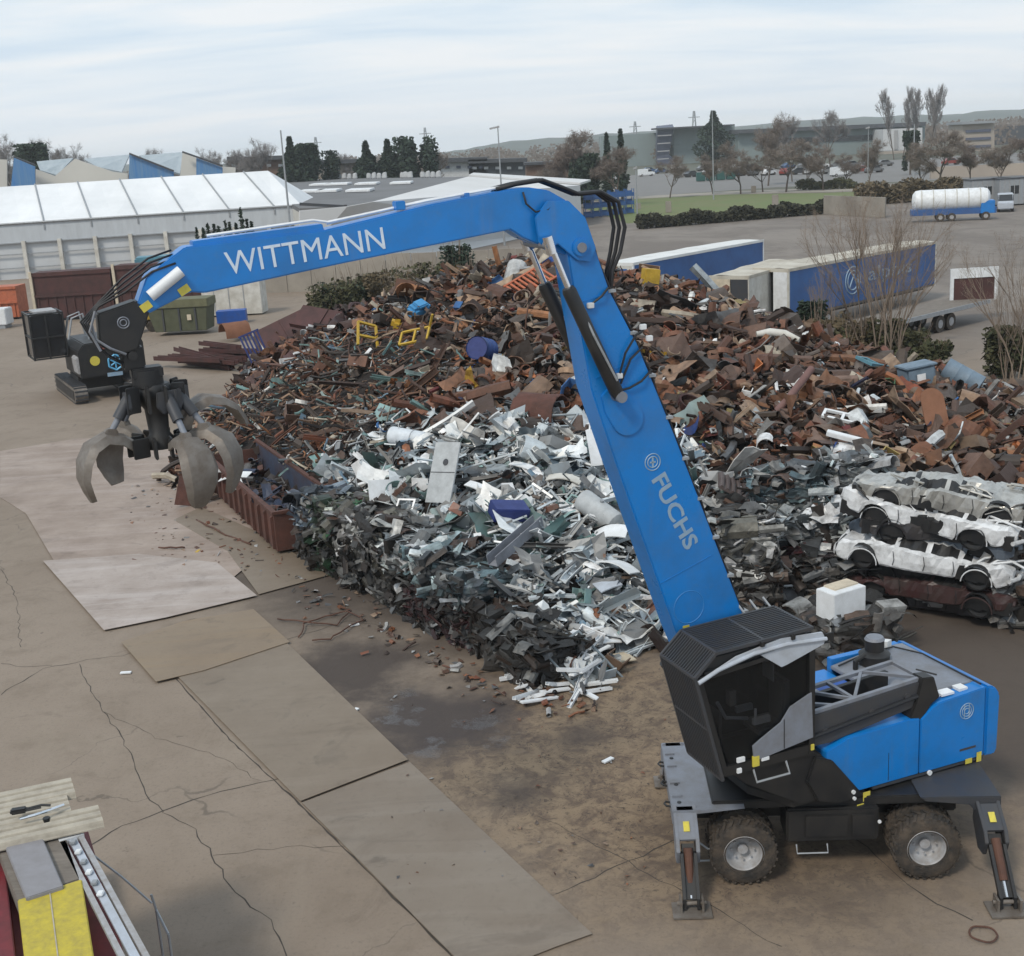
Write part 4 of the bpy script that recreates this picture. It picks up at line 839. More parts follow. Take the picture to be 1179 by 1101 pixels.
def s_angle(r, L, W, t=0.0):
    """folded L or U profile"""
    tw = r.uniform(-0.5, 0.5); H = W * r.uniform(0.5, 1.0); u = r.random() < 0.6
    sec = [(0, H), (0, 0), (W, 0)] + ([(W, H)] if u else [])
    th = 0.02; sec = sec + [(x + (-th if x > 0 else th) * (1 if u else 1), z + th if z < 0.001 else z) for x, z in sec[::-1]]
    n = len(sec); vs = []; m = 4; bend = r.uniform(-0.3, 0.3)
    for i in range(m + 1):
        a = tw * (i / m - 0.5); dz = bend * math.sin(PI * i / m) * 0.4 * L * 0.5
        for x, z in sec: vs.append((L * (i / m - 0.5), (x - W / 2) * math.cos(a) - z * math.sin(a), (x - W / 2) * math.sin(a) + z * math.cos(a) + dz))
    fs = [(i * n + j, i * n + (j + 1) % n, (i + 1) * n + (j + 1) % n, (i + 1) * n + j) for i in range(m) for j in range(n)]
    fs += [tuple(range(n)), tuple(m * n + j for j in range(n))]
    return vs, fs
def s_shell(r, L, rad, arc, n=8, m=3, t=0.025):
    """piece of a curved skin: tank wall, duct, fender"""
    vs = []; cr = 0.05 * rad
    for side in (0, 1):
        for i in range(m + 1):
            for j in range(n + 1):
                a = arc * (j / n - 0.5); q = rad - side * t + (r.uniform(-cr, cr) if side == 0 else 0)
                vs.append((L * (i / m - 0.5), q * math.sin(a), q * math.cos(a) - rad * 0.6))
    k = (m + 1) * (n + 1)
    fs = [(i * (n + 1) + j, i * (n + 1) + j + 1, (i + 1) * (n + 1) + j + 1, (i + 1) * (n + 1) + j) for i in range(m) for j in range(n)]
    fs += [tuple(q + k for q in f[::-1]) for f in fs]
    for j in range(n): fs.append((j, j + 1, j + 1 + k, j + k)); o = m * (n + 1); fs.append((o + j, o + j + 1, o + j + 1 + k, o + j + k))
    for i in range(m): a, c = i * (n + 1), (i + 1) * (n + 1); fs.append((a, c, c + k, a + k)); fs.append((a + n, c + n, c + n + k, a + n + k))
    return vs, fs
def s_box(r, a, c, h):
    b = MB(); b.box(-a / 2, a / 2, -c / 2, c / 2, -h / 2, h / 2); d = 0.12 * min(a, c, h)
    return [(x + r.uniform(-d, d), y + r.uniform(-d, d), z + r.uniform(-d, d)) for x, y, z in b.v], b.f
def s_crate(r, a, c, h, t=0.03):
    """open housing with walls and a missing side"""
    b = MB(); b.box(-a / 2, a / 2, -c / 2, c / 2, -h / 2, -h / 2 + t); b.box(-a / 2, -a / 2 + t, -c / 2, c / 2, -h / 2 + t, h / 2); b.box(a / 2 - t, a / 2, -c / 2, c / 2, -h / 2 + t, h / 2); b.box(-a / 2 + t, a / 2 - t, -c / 2, -c / 2 + t, -h / 2 + t, h / 2)
    k = r.uniform(-0.25, 0.25); return [(x + k * z, y + 0.5 * k * z, z) for x, y, z in b.v], b.f
def s_frame(r, a, c, w):
    b = MB(); t = w
    b.box(-a / 2, a / 2, -c / 2, -c / 2 + w, 0, t); b.box(-a / 2, a / 2, c / 2 - w, c / 2, 0, t); b.box(-a / 2, -a / 2 + w, -c / 2 + w, c / 2 - w, 0, t); b.box(a / 2 - w, a / 2, -c / 2 + w, c / 2 - w, 0, t)
    if r.random() < 0.5: b.box(-w / 2, w / 2, -c / 2 + w, c / 2 - w, 0, t)
    k = r.uniform(-0.3, 0.3); return [(x + k * y, y, z + 0.3 * k * x) for x, y, z in b.v], b.f
def s_ring(r, rad, w, n=14):
    arc = 2 * PI if r.random() < 0.5 else r.uniform(2.5, 5); full = arc > 6
    vs = []; fs = []; k = n if full else n + 1
    for j in range(k):
        a = arc * j / n
        for q, z in ((rad, 0), (rad, w), (rad * 0.86, w), (rad * 0.86, 0)): vs.append((q * math.cos(a), q * math.sin(a) * 0.9, z))
    for j in range(n):
        c, d = j, (j + 1) % k
        for q in range(4): fs.append((c * 4 + q, c * 4 + (q + 1) % 4, d * 4 + (q + 1) % 4, d * 4 + q))
    return vs, fs

def pose(r, x, y, z, flatness=0.5):
    ax = Matrix.Rotation(r.uniform(0, 2 * PI), 4, 'Z') @ Matrix.Rotation(r.gauss(0, flatness), 4, 'X') @ Matrix.Rotation(r.gauss(0, flatness), 4, 'Y')
    return Matrix.Translation((x, y, z)) @ ax

RUST = [(0.14, 0.058, 0.034), (0.19, 0.08, 0.045), (0.10, 0.045, 0.03), (0.24, 0.115, 0.062), (0.055, 0.032, 0.026), (0.15, 0.085, 0.06), (0.27, 0.17, 0.11), (0.11, 0.066, 0.05), (0.04, 0.028, 0.024), (0.20, 0.07, 0.038), (0.30, 0.21, 0.145), (0.13, 0.105, 0.09), (0.075, 0.06, 0.052), (0.26, 0.10, 0.045), (0.17, 0.068, 0.036)]
TAN = [(0.34, 0.22, 0.14), (0.26, 0.165, 0.11), (0.40, 0.29, 0.20), (0.20, 0.13, 0.10), (0.36, 0.16, 0.07), (0.48, 0.42, 0.33)]
GREYS = [(0.2, 0.195, 0.19), (0.33, 0.33, 0.32), (0.11, 0.12, 0.13), (0.42, 0.43, 0.43), (0.24, 0.25, 0.26), (0.07, 0.075, 0.08)]
PALE = [(0.82, 0.83, 0.84), (0.68, 0.72, 0.74), (0.5, 0.55, 0.58), (0.78, 0.77, 0.73), (0.36, 0.41, 0.44), (0.22, 0.27, 0.30), (0.6, 0.66, 0.69), (0.85, 0.85, 0.83)]
TEAL = [(0.16, 0.29, 0.28), (0.24, 0.38, 0.37), (0.11, 0.21, 0.20), (0.32, 0.42, 0.40), (0.13, 0.22, 0.30)]
ACC = [(0.55, 0.33, 0.03), (0.02, 0.08, 0.32), (0.36, 0.08, 0.03), (0.06, 0.16, 0.07), (0.03, 0.15, 0.4), (0.5, 0.17, 0.06), (0.36, 0.28, 0.1), (0.18, 0.03, 0.03)]
PALEPOLY = [(-5.6, 38.5), (-2.5, 30), (0.3, 26), (1.8, 26.2), (4.5, 29.2), (6, 31), (6.2, 37), (4.5, 38.6), (1, 39.6), (-3.5, 40.6), (-6.5, 42.5)]
BARPOLY = [(-13, 48), (-8.5, 41), (-4, 40), (-1.5, 47), (-5, 57), (-13, 60)]
def zone(r, x, y):
    if inside(x + r.gauss(0, 0.7), y + r.gauss(0, 1.0), PALEPOLY): return 'pale'
    if inside(x + r.gauss(0, 0.8), y + r.gauss(0, 1.2), BARPOLY): return 'bars'
    if x < -6 and y > 56: return 'dark'
    if -9 < x < 3 and y > 47: return 'top'
    return 'rust'
def colour(r, z):
    if z == 'pale': c = r.choice(PALE if r.random() < 0.6 else (GREYS if r.random() < 0.6 else (TEAL if r.random() < 0.7 else RUST)))
    elif z == 'bars': q = r.random(); c = r.choice(RUST if q < 0.60 else (TEAL if q < 0.72 else (TAN if q < 0.88 else (GREYS if q < 0.96 else PALE))))
    elif z == 'dark': c = r.choice(RUST[:5] + [(0.05, 0.02, 0.02), (0.07, 0.03, 0.03)] if r.random() < 0.93 else PALE)
    elif z == 'top': q = r.random(); c = r.choice(RUST if q < 0.54 else (TAN if q < 0.86 else (GREYS if q < 0.955 else ACC)))
    else: q = r.random(); c = r.choice(RUST if q < 0.74 else (TAN if q < 0.86 else (GREYS if q < 0.92 else (PALE if q < 0.97 else ACC))))
    k = r.uniform(0.5, 1.2) if r.random() > 0.15 else r.uniform(0.12, 0.4)
    if c[0] > 0.42 and c[1] > 0.42: k = r.uniform(0.88, 1.12)
    return tuple(min(0.85, v * k) for v in c)
def shape(r, z, s, hi=False):
    """random piece of nominal size s"""
    q = r.random()
    t = 0.02 if hi else 0.0
    if z == 'bars':
        if q < 0.40: return 'rod', s_rod(r, s * 1.9, 0.022 * (1 + s))
        if q < 0.58: return 'profile', s_angle(r, s * 1.8, s * 0.14)
        if q < 0.70: return 'pipe', s_pipe(r, s * 1.6, 0.06)
    if z == 'pale':
        if q < 0.26: return 'profile', s_angle(r, s * 1.6, s * 0.14)
        if q < 0.34: return 'rod', s_rod(r, s * 1.5, 0.02)
        if q < 0.44: return 'frame', s_frame(r, s * 1.3, s * 0.8, 0.05)
        if q < 0.80: return 'sheet', s_sheet(r, s * 1.35, s * r.uniform(0.3, 1.0), t=t)
        if q < 0.90: return 'housing', s_crate(r, s * 0.7, s * 0.5, s * 0.35)
        if q < 0.95: return 'curved sheet', s_shell(r, s, s * 0.3, r.uniform(1.5, 4))
        return 'block', s_box(r, s * 0.6, s * 0.45, s * 0.25)
    if z == 'top' and q < 0.12: return 'rod', s_rod(r, s * 2.4, 0.03)
    if q < 0.36: return 'sheet', s_sheet(r, s * 1.15, s * r.uniform(0.3, 0.9), t=t)
    if q < 0.55: return 'curved sheet', s_shell(r, s * 1.0, s * 0.38, r.uniform(1.4, 4.2))
    if q < 0.70: return 'pipe', s_pipe(r, s * 1.7, r.uniform(0.05, 0.12) * (0.6 + s))
    if q < 0.79: return 'profile', s_angle(r, s * 1.7, s * 0.17)
    if q < 0.84: return 'ring', s_ring(r, s * 0.38, s * 0.16)
    if q < 0.91: return 'housing', s_crate(r, s * 0.7, s * 0.55, s * 0.4)
    if q < 0.96: return 'block', s_box(r, s * 0.6, s * 0.45, s * 0.32)
    return 'rod', s_rod(r, s * 1.8, 0.03)

class CMB(MB):
    def __init__(s): super().__init__(); s.c = []
    def put(s, vf, mtx, col):
        k = len(s.v); s.v.extend([tuple(mtx @ Vector(v)) for v in vf[0]]); s.f.extend([tuple(i + k for i in f) for f in vf[1]]); s.c.extend([(*col, 1)] * len(vf[0]))
def bulk(name, label, cat, n, zones, mat_, seed, smin, smax, area=None):
    r = random.Random(seed); b = CMB(); k = 0; tries = 0
    while k < n and tries < n * 30:
        tries += 1; x = r.uniform(-20, 26); y = r.uniform(25.5, 78)
        if y > 64 and x > -4 and r.random() < 0.8: continue
        if r.random() < (y - 30) / 80: continue
        if not inside(x, y) or (inside(x, y, SKIP) and (y > 40.5 or r.random() < 0.5)): continue
        z = zone(r, x, y)
        if z not in zones: continue
        s = smin + (smax - smin) * r.random() ** 2.4 * (1.5 if math.sin(x * 1.7 + 3) * math.cos(y * 1.3) > 0.1 else 0.75)
        if z == 'bars': s *= 0.9
        h = float(hgt(x, y)[0]) + r.uniform(-0.22, 0.22)
        b.put(shape(r, z, s)[1], pose(r, x, y, max(0.05, h), 0.55), colour(r, z)); k += 1
    o = b.build(name, mat_, colors=b.c); tag(o, label, cat, kind='stuff'); return o
bulk('rusty_scrap', 'countless small rusty brown scrap pieces covering the big heap', 'scrap metal', 12500, ('rust', 'top', 'bars', 'dark'), MT['scrap'], 11, 0.22, 1.0)
bulk('pale_scrap', 'countless small grey and white sheet metal offcuts at the front of the heap', 'scrap metal', 2900, ('pale',), MT['pale'], 12, 0.17, 1.0)

# --- the largest loose pieces, each an object of its own
CN = lambda c: ('white' if min(c) > 0.5 else 'pale grey' if min(c) > 0.3 else 'teal' if c[2] > c[0] * 1.3 and c[1] > c[0] * 1.2 else 'blue' if c[2] > c[0] * 2 else 'yellow' if c[0] > 0.3 and c[1] > 0.18 else 'orange' if c[0] > 0.28 else 'tan' if c[0] > 0.19 else 'grey' if abs(c[0] - c[2]) < 0.035 and c[0] > 0.1 else 'rusty brown' if c[0] > 0.11 else 'dark rusty')
NAMES = {'sheet': 'scrap_sheet', 'curved sheet': 'curved_scrap_sheet', 'pipe': 'scrap_pipe', 'profile': 'scrap_profile', 'ring': 'scrap_ring', 'housing': 'scrap_housing', 'block': 'scrap_block', 'rod': 'scrap_rod', 'frame': 'window_frame_scrap'}
ZN = {'rust': 'on the right slope of the heap', 'top': 'high on the crest of the heap', 'bars': 'on the tangled left slope of the heap', 'pale': 'among the pale offcuts in front', 'dark': 'on the dark far left of the heap'}
def individuals(n, seed):
    r = random.Random(seed); k = 0
    while k < n:
        x = r.uniform(-16, 22); y = r.uniform(27, 63)
        if not inside(x, y) or inside(x, y, SKIP) or r.random() < (y - 27) / 75: continue
        z = zone(r, x, y); s = 0.85 + 1.15 * r.random() ** 1.7 if z != 'pale' else 0.6 + 1.3 * r.random() ** 1.6
        kind, vf = shape(r, z, s, True); c = colour(r, z)
        T = pose(r, 0, 0, 0, 0.42); b = MB(); b.v = [tuple(T @ Vector(v)) for v in vf[0]]; b.f = vf[1]
        h = float(hgt(x, y)[0]) + 0.1
        o = b.build(NAMES[kind], MT['pale'] if z == 'pale' else MT['scrap'], colors=[(*c, 1)] * len(b.v), loc=(x, y, max(0.15, h)))
        lab = '%s bent scrap %s lying loose %s' % (CN(c), kind, ZN[z]); tag(o, lab, 'scrap piece', lab.replace('bent ', '').replace(' lying loose', 's'))
        k += 1
individuals(292, 21)
# ------------------------------------------------ bales of pressed metal
def heap_hit(px, py):
    r_ = _ray(px, py); r_ = r_ / r_.y; Y = 22.0
    while Y < 82:
        z = CAM_H + r_.z * Y
        h = float(hgt(r_.x * Y, Y)[0]) if inside(r_.x * Y, Y) else 0.0
        if z <= max(h, 0.0): return Vector((r_.x * Y, Y, max(h, 0)))
        Y += 0.15
    return Vector((r_.x * Y, Y, 0))
P_DKK = [(0.03, 0.028, 0.026), (0.05, 0.04, 0.035), (0.09, 0.05, 0.035)]
def bale(x, y, z, yaw, dims, pal, label, seed, group='pressed bales of scrap', name='scrap_bale', mtl='bale', strips=150, edge=0.11, tone=1.0):
    r = random.Random(seed); L, W, H = dims; b = CMB(); n = 7
    dark = (0.035, 0.032, 0.03)
    bm = bmesh.new(); bmesh.ops.create_cube(bm, size=1); bmesh.ops.subdivide_edges(bm, edges=bm.edges[:], cuts=n, use_grid_fill=True)
    for v in bm.verts:
        c = v.co; k = 1.0 - 0.12 * (abs(c.x) > 0.49) * (abs(c.y) > 0.49) - 0.08 * (abs(c.z) > 0.49)
        v.co = Vector((c.x * L * k, c.y * W * k, (c.z + 0.5) * H)) + Vector((r.uniform(-1, 1), r.uniform(-1, 1), r.uniform(-0.6, 0.6) if c.z > -0.49 else 0)) * edge * 0.7
    vs = [tuple(v.co) for v in bm.verts]
    for i, v in enumerate(bm.verts): v.index = i
    fs = [tuple(v.index for v in f.verts) for f in bm.faces]; bm.free()
    k0 = len(b.v); b.v += vs; b.f += fs
    for v in vs: c = r.choice(pal); q = r.uniform(0.3, 0.9) * tone; b.c.append((c[0] * q, c[1] * q, c[2] * q, 1))
    for i in range(strips):   # folded layers and profiles pressed into the faces
        f = r.random(); L1 = 0.25 + 0.95 * r.random() ** 1.4; w1 = r.uniform(0.07, 0.36)
        turn = Matrix.Rotation(r.gauss(0, 0.35) if r.random() < 0.75 else r.uniform(0, 3.1), 4, 'Z')
        if f < 0.34: p = (r.uniform(-.5, .5) * L, r.uniform(-.5, .5) * W, H + r.uniform(-0.03, 0.06)); ax = Matrix.Rotation(r.gauss(0, 0.3), 4, 'X'); turn = Matrix.Rotation(r.uniform(0, 6.3), 4, 'Z'); w1 *= 1.6
        elif f < 0.76: p = (r.uniform(-.5, .5) * L, (-0.5 if r.random() < 0.78 else 0.5) * W, r.uniform(0.05, 1) * H); ax = Matrix.Rotation(PI / 2 + r.gauss(0, 0.55), 4, 'X')
        else: p = ((-0.5 if r.random() < 0.5 else 0.5) * L, r.uniform(-.5, .5) * W, r.uniform(0.05, 1) * H); ax = Matrix.Rotation(PI / 2, 4, 'Z') @ Matrix.Rotation(PI / 2 + r.gauss(0, 0.55), 4, 'X')
        q = r.random()
        if q < 0.40: vf = s_sheet(r, L1, w1, 5, 2)
        elif q < 0.52: vf = s_rod(r, L1 * 1.2, 0.014)
        elif q < 0.66: vf = s_shell(r, L1, w1 * 0.6, r.uniform(1.5, 4), 5, 3)
        elif q < 0.80: vf = s_angle(r, L1, 0.06)
        elif q < 0.88: vf = s_pipe(r, L1, 0.03)
        else: vf = s_box(r, L1 * 0.4, w1, w1 * 0.7)
        c = r.choice(pal if r.random() < 0.72 else (GREYS if r.random() < 0.6 else P_DKK)); k = r.uniform(0.15, 1.7) * tone
        b.put(vf, Matrix.Translation(p) @ ax @ turn, (min(0.85, c[0] * k), min(0.85, c[1] * k), min(0.85, c[2] * k)))
    o = b.build(name, MT[mtl], colors=b.c, loc=(x, y, z)); o.rotation_euler = (0, 0, yaw); tag(o, label, 'scrap bale', group); return o
P_DK = [(0.3, 0.3, 0.29), (0.04, 0.038, 0.036), (0.07, 0.065, 0.06), (0.10, 0.098, 0.09), (0.025, 0.024, 0.024), (0.09, 0.06, 0.045), (0.16, 0.15, 0.14)]
P_BG = [(0.4, 0.45, 0.5), (0.09, 0.13, 0.18), (0.13, 0.19, 0.25), (0.06, 0.09, 0.13), (0.2, 0.25, 0.3), (0.04, 0.05, 0.07)]
P_GN = [(0.05, 0.09, 0.06), (0.3, 0.32, 0.28), (0.03, 0.12, 0.05), (0.10, 0.12, 0.08), (0.05, 0.05, 0.04), (0.16, 0.17, 0.13)]
P_GY = [(0.6, 0.6, 0.6), (0.25, 0.25, 0.24), (0.38, 0.38, 0.36), (0.12, 0.12, 0.12), (0.2, 0.19, 0.16), (0.05, 0.05, 0.05)]
P_WH = [(0.65, 0.68, 0.68), (0.45, 0.5, 0.5), (0.25, 0.28, 0.3), (0.7, 0.7, 0.7), (0.12, 0.14, 0.15)]
P_TL = [(0.55, 0.6, 0.62), (0.13, 0.20, 0.23), (0.19, 0.29, 0.32), (0.08, 0.12, 0.14), (0.3, 0.38, 0.4), (0.05, 0.06, 0.07)]
P_MR = [(0.11, 0.03, 0.04), (0.07, 0.03, 0.035), (0.05, 0.04, 0.045), (0.14, 0.06, 0.06), (0.12, 0.12, 0.12)]
wd = Vector((0.543, -0.84, 0)); wn = Vector((0.84, 0.543, 0)); w0 = Vector((-6.75, 37.2, 0)); wyaw = math.atan2(wd.y, wd.x)
lower = [(P_DK, 'dark'), (P_GN, 'dark mossy'), (P_DK, 'blackish'), (P_GY, 'dark grey'), (P_DK, 'deep black'), (P_MR, 'maroon'), (P_MR, 'dark maroon'), (P_DK, 'rust flecked dark'), (P_DK, 'black')]
upper = [(P_BG, 'blue grey wire'), (P_GN, 'green spotted'), (P_GY, 'grey white'), (P_GY, 'mid grey'), (P_WH, 'white and silver'), (P_TL, 'teal grey'), (P_TL, 'blue teal')]
where = ['next to the rusty open container', 'second from the rusty container', 'third from the rusty container', 'fourth from the rusty container', 'in the middle of the wall', 'sixth from the rusty container', 'third from the bar pile end', 'second from the bar pile end', 'at the very end beside the white bars']
rr_ = random.Random(9)
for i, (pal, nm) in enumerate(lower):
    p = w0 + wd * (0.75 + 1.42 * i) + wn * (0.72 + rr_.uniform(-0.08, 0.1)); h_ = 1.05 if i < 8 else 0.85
    bale(p.x, p.y, 0.01, wyaw + rr_.uniform(-0.09, 0.09), (1.36, 1.4, h_), pal, '%s bale in the bottom row, %s' % (nm, where[i]), 100 + i, tone=0.5)  # tone darkens the bottom row's dark metal, shade put into its colours
for i, (pal, nm) in enumerate(upper):
    p = w0 + wd * (0.6 + 1.42 * i) + wn * (0.85 + rr_.uniform(-0.1, 0.12))
    bale(p.x, p.y, 1.04, wyaw + rr_.uniform(-0.16, 0.16), (1.36, 1.5, 1.0 - 0.12 * (i > 3) - 0.3 * (i > 5)), pal, '%s bale in the top row, %s' % (nm, where[i]), 200 + i, tone=0.95)
# bales right of the boom, beside the crushed cars
for i, (px, py, Y, z, pal, nm, dims) in enumerate([
    (862, 690, 30.8, 0.01, P_DK, 'dark pressed bale on the ground right behind the black cab', (1.5, 1.3, 1.25)), (858, 640, 30.9, 1.2, P_GY, 'grey crumpled bale stacked beside the foot of the blue boom', (1.5, 1.3, 1.2)),
    (925, 640, 32.4, 1.3, P_WH, 'silver grey flattened bale left of the crushed cars', (1.9, 1.3, 0.75)), (925, 690, 32.2, 0.01, P_MR, 'brown pressed bale under the silver flattened one', (1.7, 1.3, 1.25)),
    (905, 590, 33.6, 2.0, P_TL, 'blue grey wiry bale at the top behind the silver flattened one', (1.9, 1.4, 0.8)), (980, 560, 34.4, 2.1, P_WH, 'white shredded bale touching the silver crushed car', (1.6, 1.3, 0.8)),
    (975, 640, 33.6, 0.01, P_DK, 'black pressed bale in the gap beside the crushed cars', (1.4, 1.4, 2.0))]):
    p = at(px, py, Y); bale(p.x, p.y, z, R(-18 + 9 * (i % 3)), dims, pal, nm, 300 + i, 'pressed bales beside the crushed cars')

# ------------------------------------------------ crushed cars
CP = {'silver': mat('silver_car_paint', (0.46, 0.45, 0.42), 0.30, 0.5, dirt=(0.12, 0.11, 0.10), scale=3, amt=0.6, lo=0.45, hi=0.7, bump=0.25, bscale=3), 'white': mat('white_car_paint', (0.66, 0.67, 0.68), 0.35, dirt=(0.13, 0.12, 0.11), scale=3, amt=0.6, lo=0.45, hi=0.7, bump=0.2, bscale=3),
      'bluegrey': mat('blue_grey_car_paint', (0.13, 0.16, 0.20), 0.4, 0.3, dirt=(0.06, 0.06, 0.06), scale=2, bump=0.2, bscale=3), 'dark': mat('black_car_paint', (0.02, 0.02, 0.024), 0.35, dirt=(0.07, 0.06, 0.055), scale=2, amt=0.7, bump=0.2, bscale=3),
      'maroon': mat('dark_red_car_paint', (0.05, 0.02, 0.02), 0.4, dirt=(0.05, 0.045, 0.04), scale=2, amt=0.7, bump=0.2)}
def crushed_car(x, y, z, yaw, pit, paint, label, seed, flat_=0.62):
    r = random.Random(seed * 13); root = empty('crushed_car', (x, y, z), 0, label, 'crushed car', 'flattened cars piled on each other')
    root.rotation_euler = (0, pit, yaw)
    L, W, n = 4.3, 1.65, 40; b = MB(); arches = (-1.25 + r.uniform(-0.12, 0.1), 1.3 + r.uniform(-0.15, 0.1)); hh = r.uniform(0.85, 1.15); sec_n = 13
    nz_ = [r.uniform(-1, 1) for _ in range(n + 1)]
    for i in range(n + 1):
        u = i / n; X = (u - 0.5) * L; e = min(u, 1 - u)
        zb = 0.06 + 0.10 * max(0, 1 - e * 14)
        for a in arches:
            if abs(X - a) < 0.36: zb = max(zb, 0.06 + math.sqrt(0.36 ** 2 - (X - a) ** 2) * 0.95)
        belt = 0.50 + 0.04 * math.sin(u * 9 + seed); roof = (0.50 + (flat_ - 0.4) * math.exp(-((u - 0.52) / 0.26) ** 4)) + 0.03 * nz_[i // 3 * 3]
        if e < 0.05: belt -= (0.05 - e) * 3; roof = min(roof, belt + 0.03)
        wv = W / 2 * (1 - 0.25 * max(0, 1 - e * 9) ** 2)
        sec = [(-wv * 0.96, zb), (-wv, zb + 0.1 * (belt - zb)), (-wv * 1.02, (zb + belt) / 2), (-wv, belt), (-wv * 0.86, belt + 0.05), (-wv * 0.55, roof), (0, roof + 0.03), (wv * 0.55, roof), (wv * 0.86, belt + 0.05), (wv, belt), (wv * 1.02, (zb + belt) / 2), (wv, zb + 0.1 * (belt - zb)), (wv * 0.96, zb)]
        for j, (yy, zz) in enumerate(sec):
            k = 0.028 if 3 <= j <= 9 else 0.012; zz *= hh
            b.v.append((X + r.uniform(-0.02, 0.02), yy + r.uniform(-k, k) + 0.05 * math.sin(X * 3 + seed), zz + r.uniform(-k, k) * (1 if j not in (0, 12) else 0.3)))
    for i in range(n):
        for j in range(sec_n - 1): b.f.append((i * sec_n + j, (i + 1) * sec_n + j, (i + 1) * sec_n + j + 1, i * sec_n + j + 1))
    b.f.append(tuple(range(sec_n))); b.f.append(tuple(n * sec_n + j for j in range(sec_n))[::-1])
    # crumple: dents and sharp creases along the whole shell
    dn = [(r.uniform(-2, 2), r.uniform(-0.8, 0.8), r.uniform(0.1, 0.7), r.uniform(0.25, 0.7), r.uniform(0.08, 0.30)) for _ in range(16)]; tw_ = r.uniform(-0.12, 0.12); bd = r.uniform(-0.05, 0.07)
    for i, v in enumerate(b.v):
        x_, y_, z_ = v
        for (a_, b_, c_, rr2, dp) in dn:
            q = math.sqrt((x_ - a_) ** 2 + (y_ - b_) ** 2 + (z_ - c_) ** 2)
            if q < rr2: k = dp * (1 - q / rr2); y_ -= math.copysign(k, y_) ; z_ -= k * 0.5 * (z_ > 0.45)
        z_ += bd * x_ * x_ * 0.5 + tw_ * x_ * y_ * 0.6; b.v[i] = (x_, y_, max(0.0, z_))
    body = b.build('body', CP[paint], root)
    body.data.materials.append(MT['black'])
    for i, pf in enumerate(body.data.polygons):
        if i < n * (sec_n - 1):
            j = i % (sec_n - 1); st_ = i // (sec_n - 1)
            if j in (4, 7) and 9 < st_ < 31 and st_ % 7 != 0: pf.material_index = 1
            if j in (5, 6) and 8 < st_ < 34 and r.random() < 0.02: pf.material_index = 1
    b = MB()
    for i in range(24):
        xx = (i / 23 - 0.5) * (L - 0.3); b.box(xx - 0.09, xx + 0.09, -W / 2 + 0.09, W / 2 - 0.09, 0.03 + r.uniform(0, 0.05), 0.40 + r.uniform(-0.05, 0.03))
    b.build('underbody', MT['black'], root)
    for a in arches:
        for s in (-1, 1):
            b = MB(); b.lathe([(0.10, 0.0), (0.24, 0.02), (0.32, 0.0), (0.34, -0.08), (0.30, -0.16)], (0, 0, 0), 'y', 22); b.xf(Matrix.Translation((a, s * (W / 2 - 0.14), 0.2)) @ Matrix.Rotation(r.uniform(-.25, .25), 4, 'Z')); b.build('wheel_arch', MT['black'], root)
            b = MB(); n2 = 16; b.tube([(a + 0.36 * math.cos(PI * k / n2), s * (W / 2 + 0.012 + 0.05 * math.sin(a * 3 + seed)), 0.06 + 0.36 * math.sin(PI * k / n2)) for k in range(n2 + 1)], 0.016, 5); b.build('arch_lip', CP[paint], root)
    for k, xx in enumerate((-0.62, 0.12, 0.80)):
        b = MB(); b.tube([(xx, -W / 2 - 0.02 + 0.05 * math.sin(xx * 3 + seed), 0.14), (xx + 0.03, -W / 2 - 0.05 + 0.05 * math.sin(xx * 3 + seed), 0.3), (xx - 0.02, -W / 2 - 0.02 + 0.05 * math.sin(xx * 3 + seed), 0.5)], 0.009, 4); b.build('door_seam', MT['black'], root)
    b = MB(); b.tube([(L / 2 - 0.05, -0.8, 0.26), (L / 2 + 0.1, -0.4, 0.24), (L / 2 + 0.12, 0.3, 0.3), (L / 2 - 0.02, 0.82, 0.26)], 0.055, 8); b.build('bumper', MT['black'] if paint != 'white' else CP['white'], root)
    b = MB()   # torn pillars and rails sticking up
    for k in range(7):
        xx = r.uniform(-1.0, 1.6); yy = r.choice((-0.6, 0.6)) + r.uniform(-.1, .1); b.tube([(xx, yy, 0.5), (xx + r.uniform(-.3, .3), yy * 0.8, 0.62), (xx + r.uniform(-.8, .8), yy * 0.5, 0.68), (xx + r.uniform(-1.2, 1.2), yy, 0.55)], 0.03, 6)
    b.build('torn_rails', CP[paint], root)
    return root
cx_ = at(1093, 640, 28.6).x
for i, (dx, dy, z, yaw, pit, pnt, lab) in enumerate([
    (0.55, 0.3, 0.02, -30, 0, 'dark', 'crushed black car at the very bottom of the car stack'), (0.1, 0.0, 0.46, -37, 2, 'maroon', 'crushed dark red car second from the ground in the car stack'),
    (0.35, 0.2, 0.86, -27, 1, 'dark', 'crushed black car third from the ground in the car stack'), (-0.15, -0.05, 1.24, -31, 5, 'white', 'crushed white car in the lower half of the car stack'),
    (0.35, 0.3, 1.62, -38, -2, 'bluegrey', 'crushed blue grey car in the middle of the stack'), (0.5, 0.0, 1.95, -24, 3, 'dark', 'crushed black car squeezed between blue grey and white ones'),
    (0.0, 0.1, 2.22, -33, 7, 'white', 'crushed white car directly under the silver one'), (0.30, 0.2, 2.72, -27, 5, 'silver', 'crushed silver car lying on top of the car stack')]):
    crushed_car(cx_ + dx, 29.9 + dy, z, R(yaw), R(pit), pnt, lab, 40 + i)
crushed_car(12.4, 33.3, 0.6, R(-22), R(0), 'dark', 'crushed black car behind the car stack low down', 51)
crushed_car(13.0, 33.4, 1.2, R(-28), R(3), 'maroon', 'crushed dark red car behind the car stack near the right edge', 52)
rc = random.Random(31)
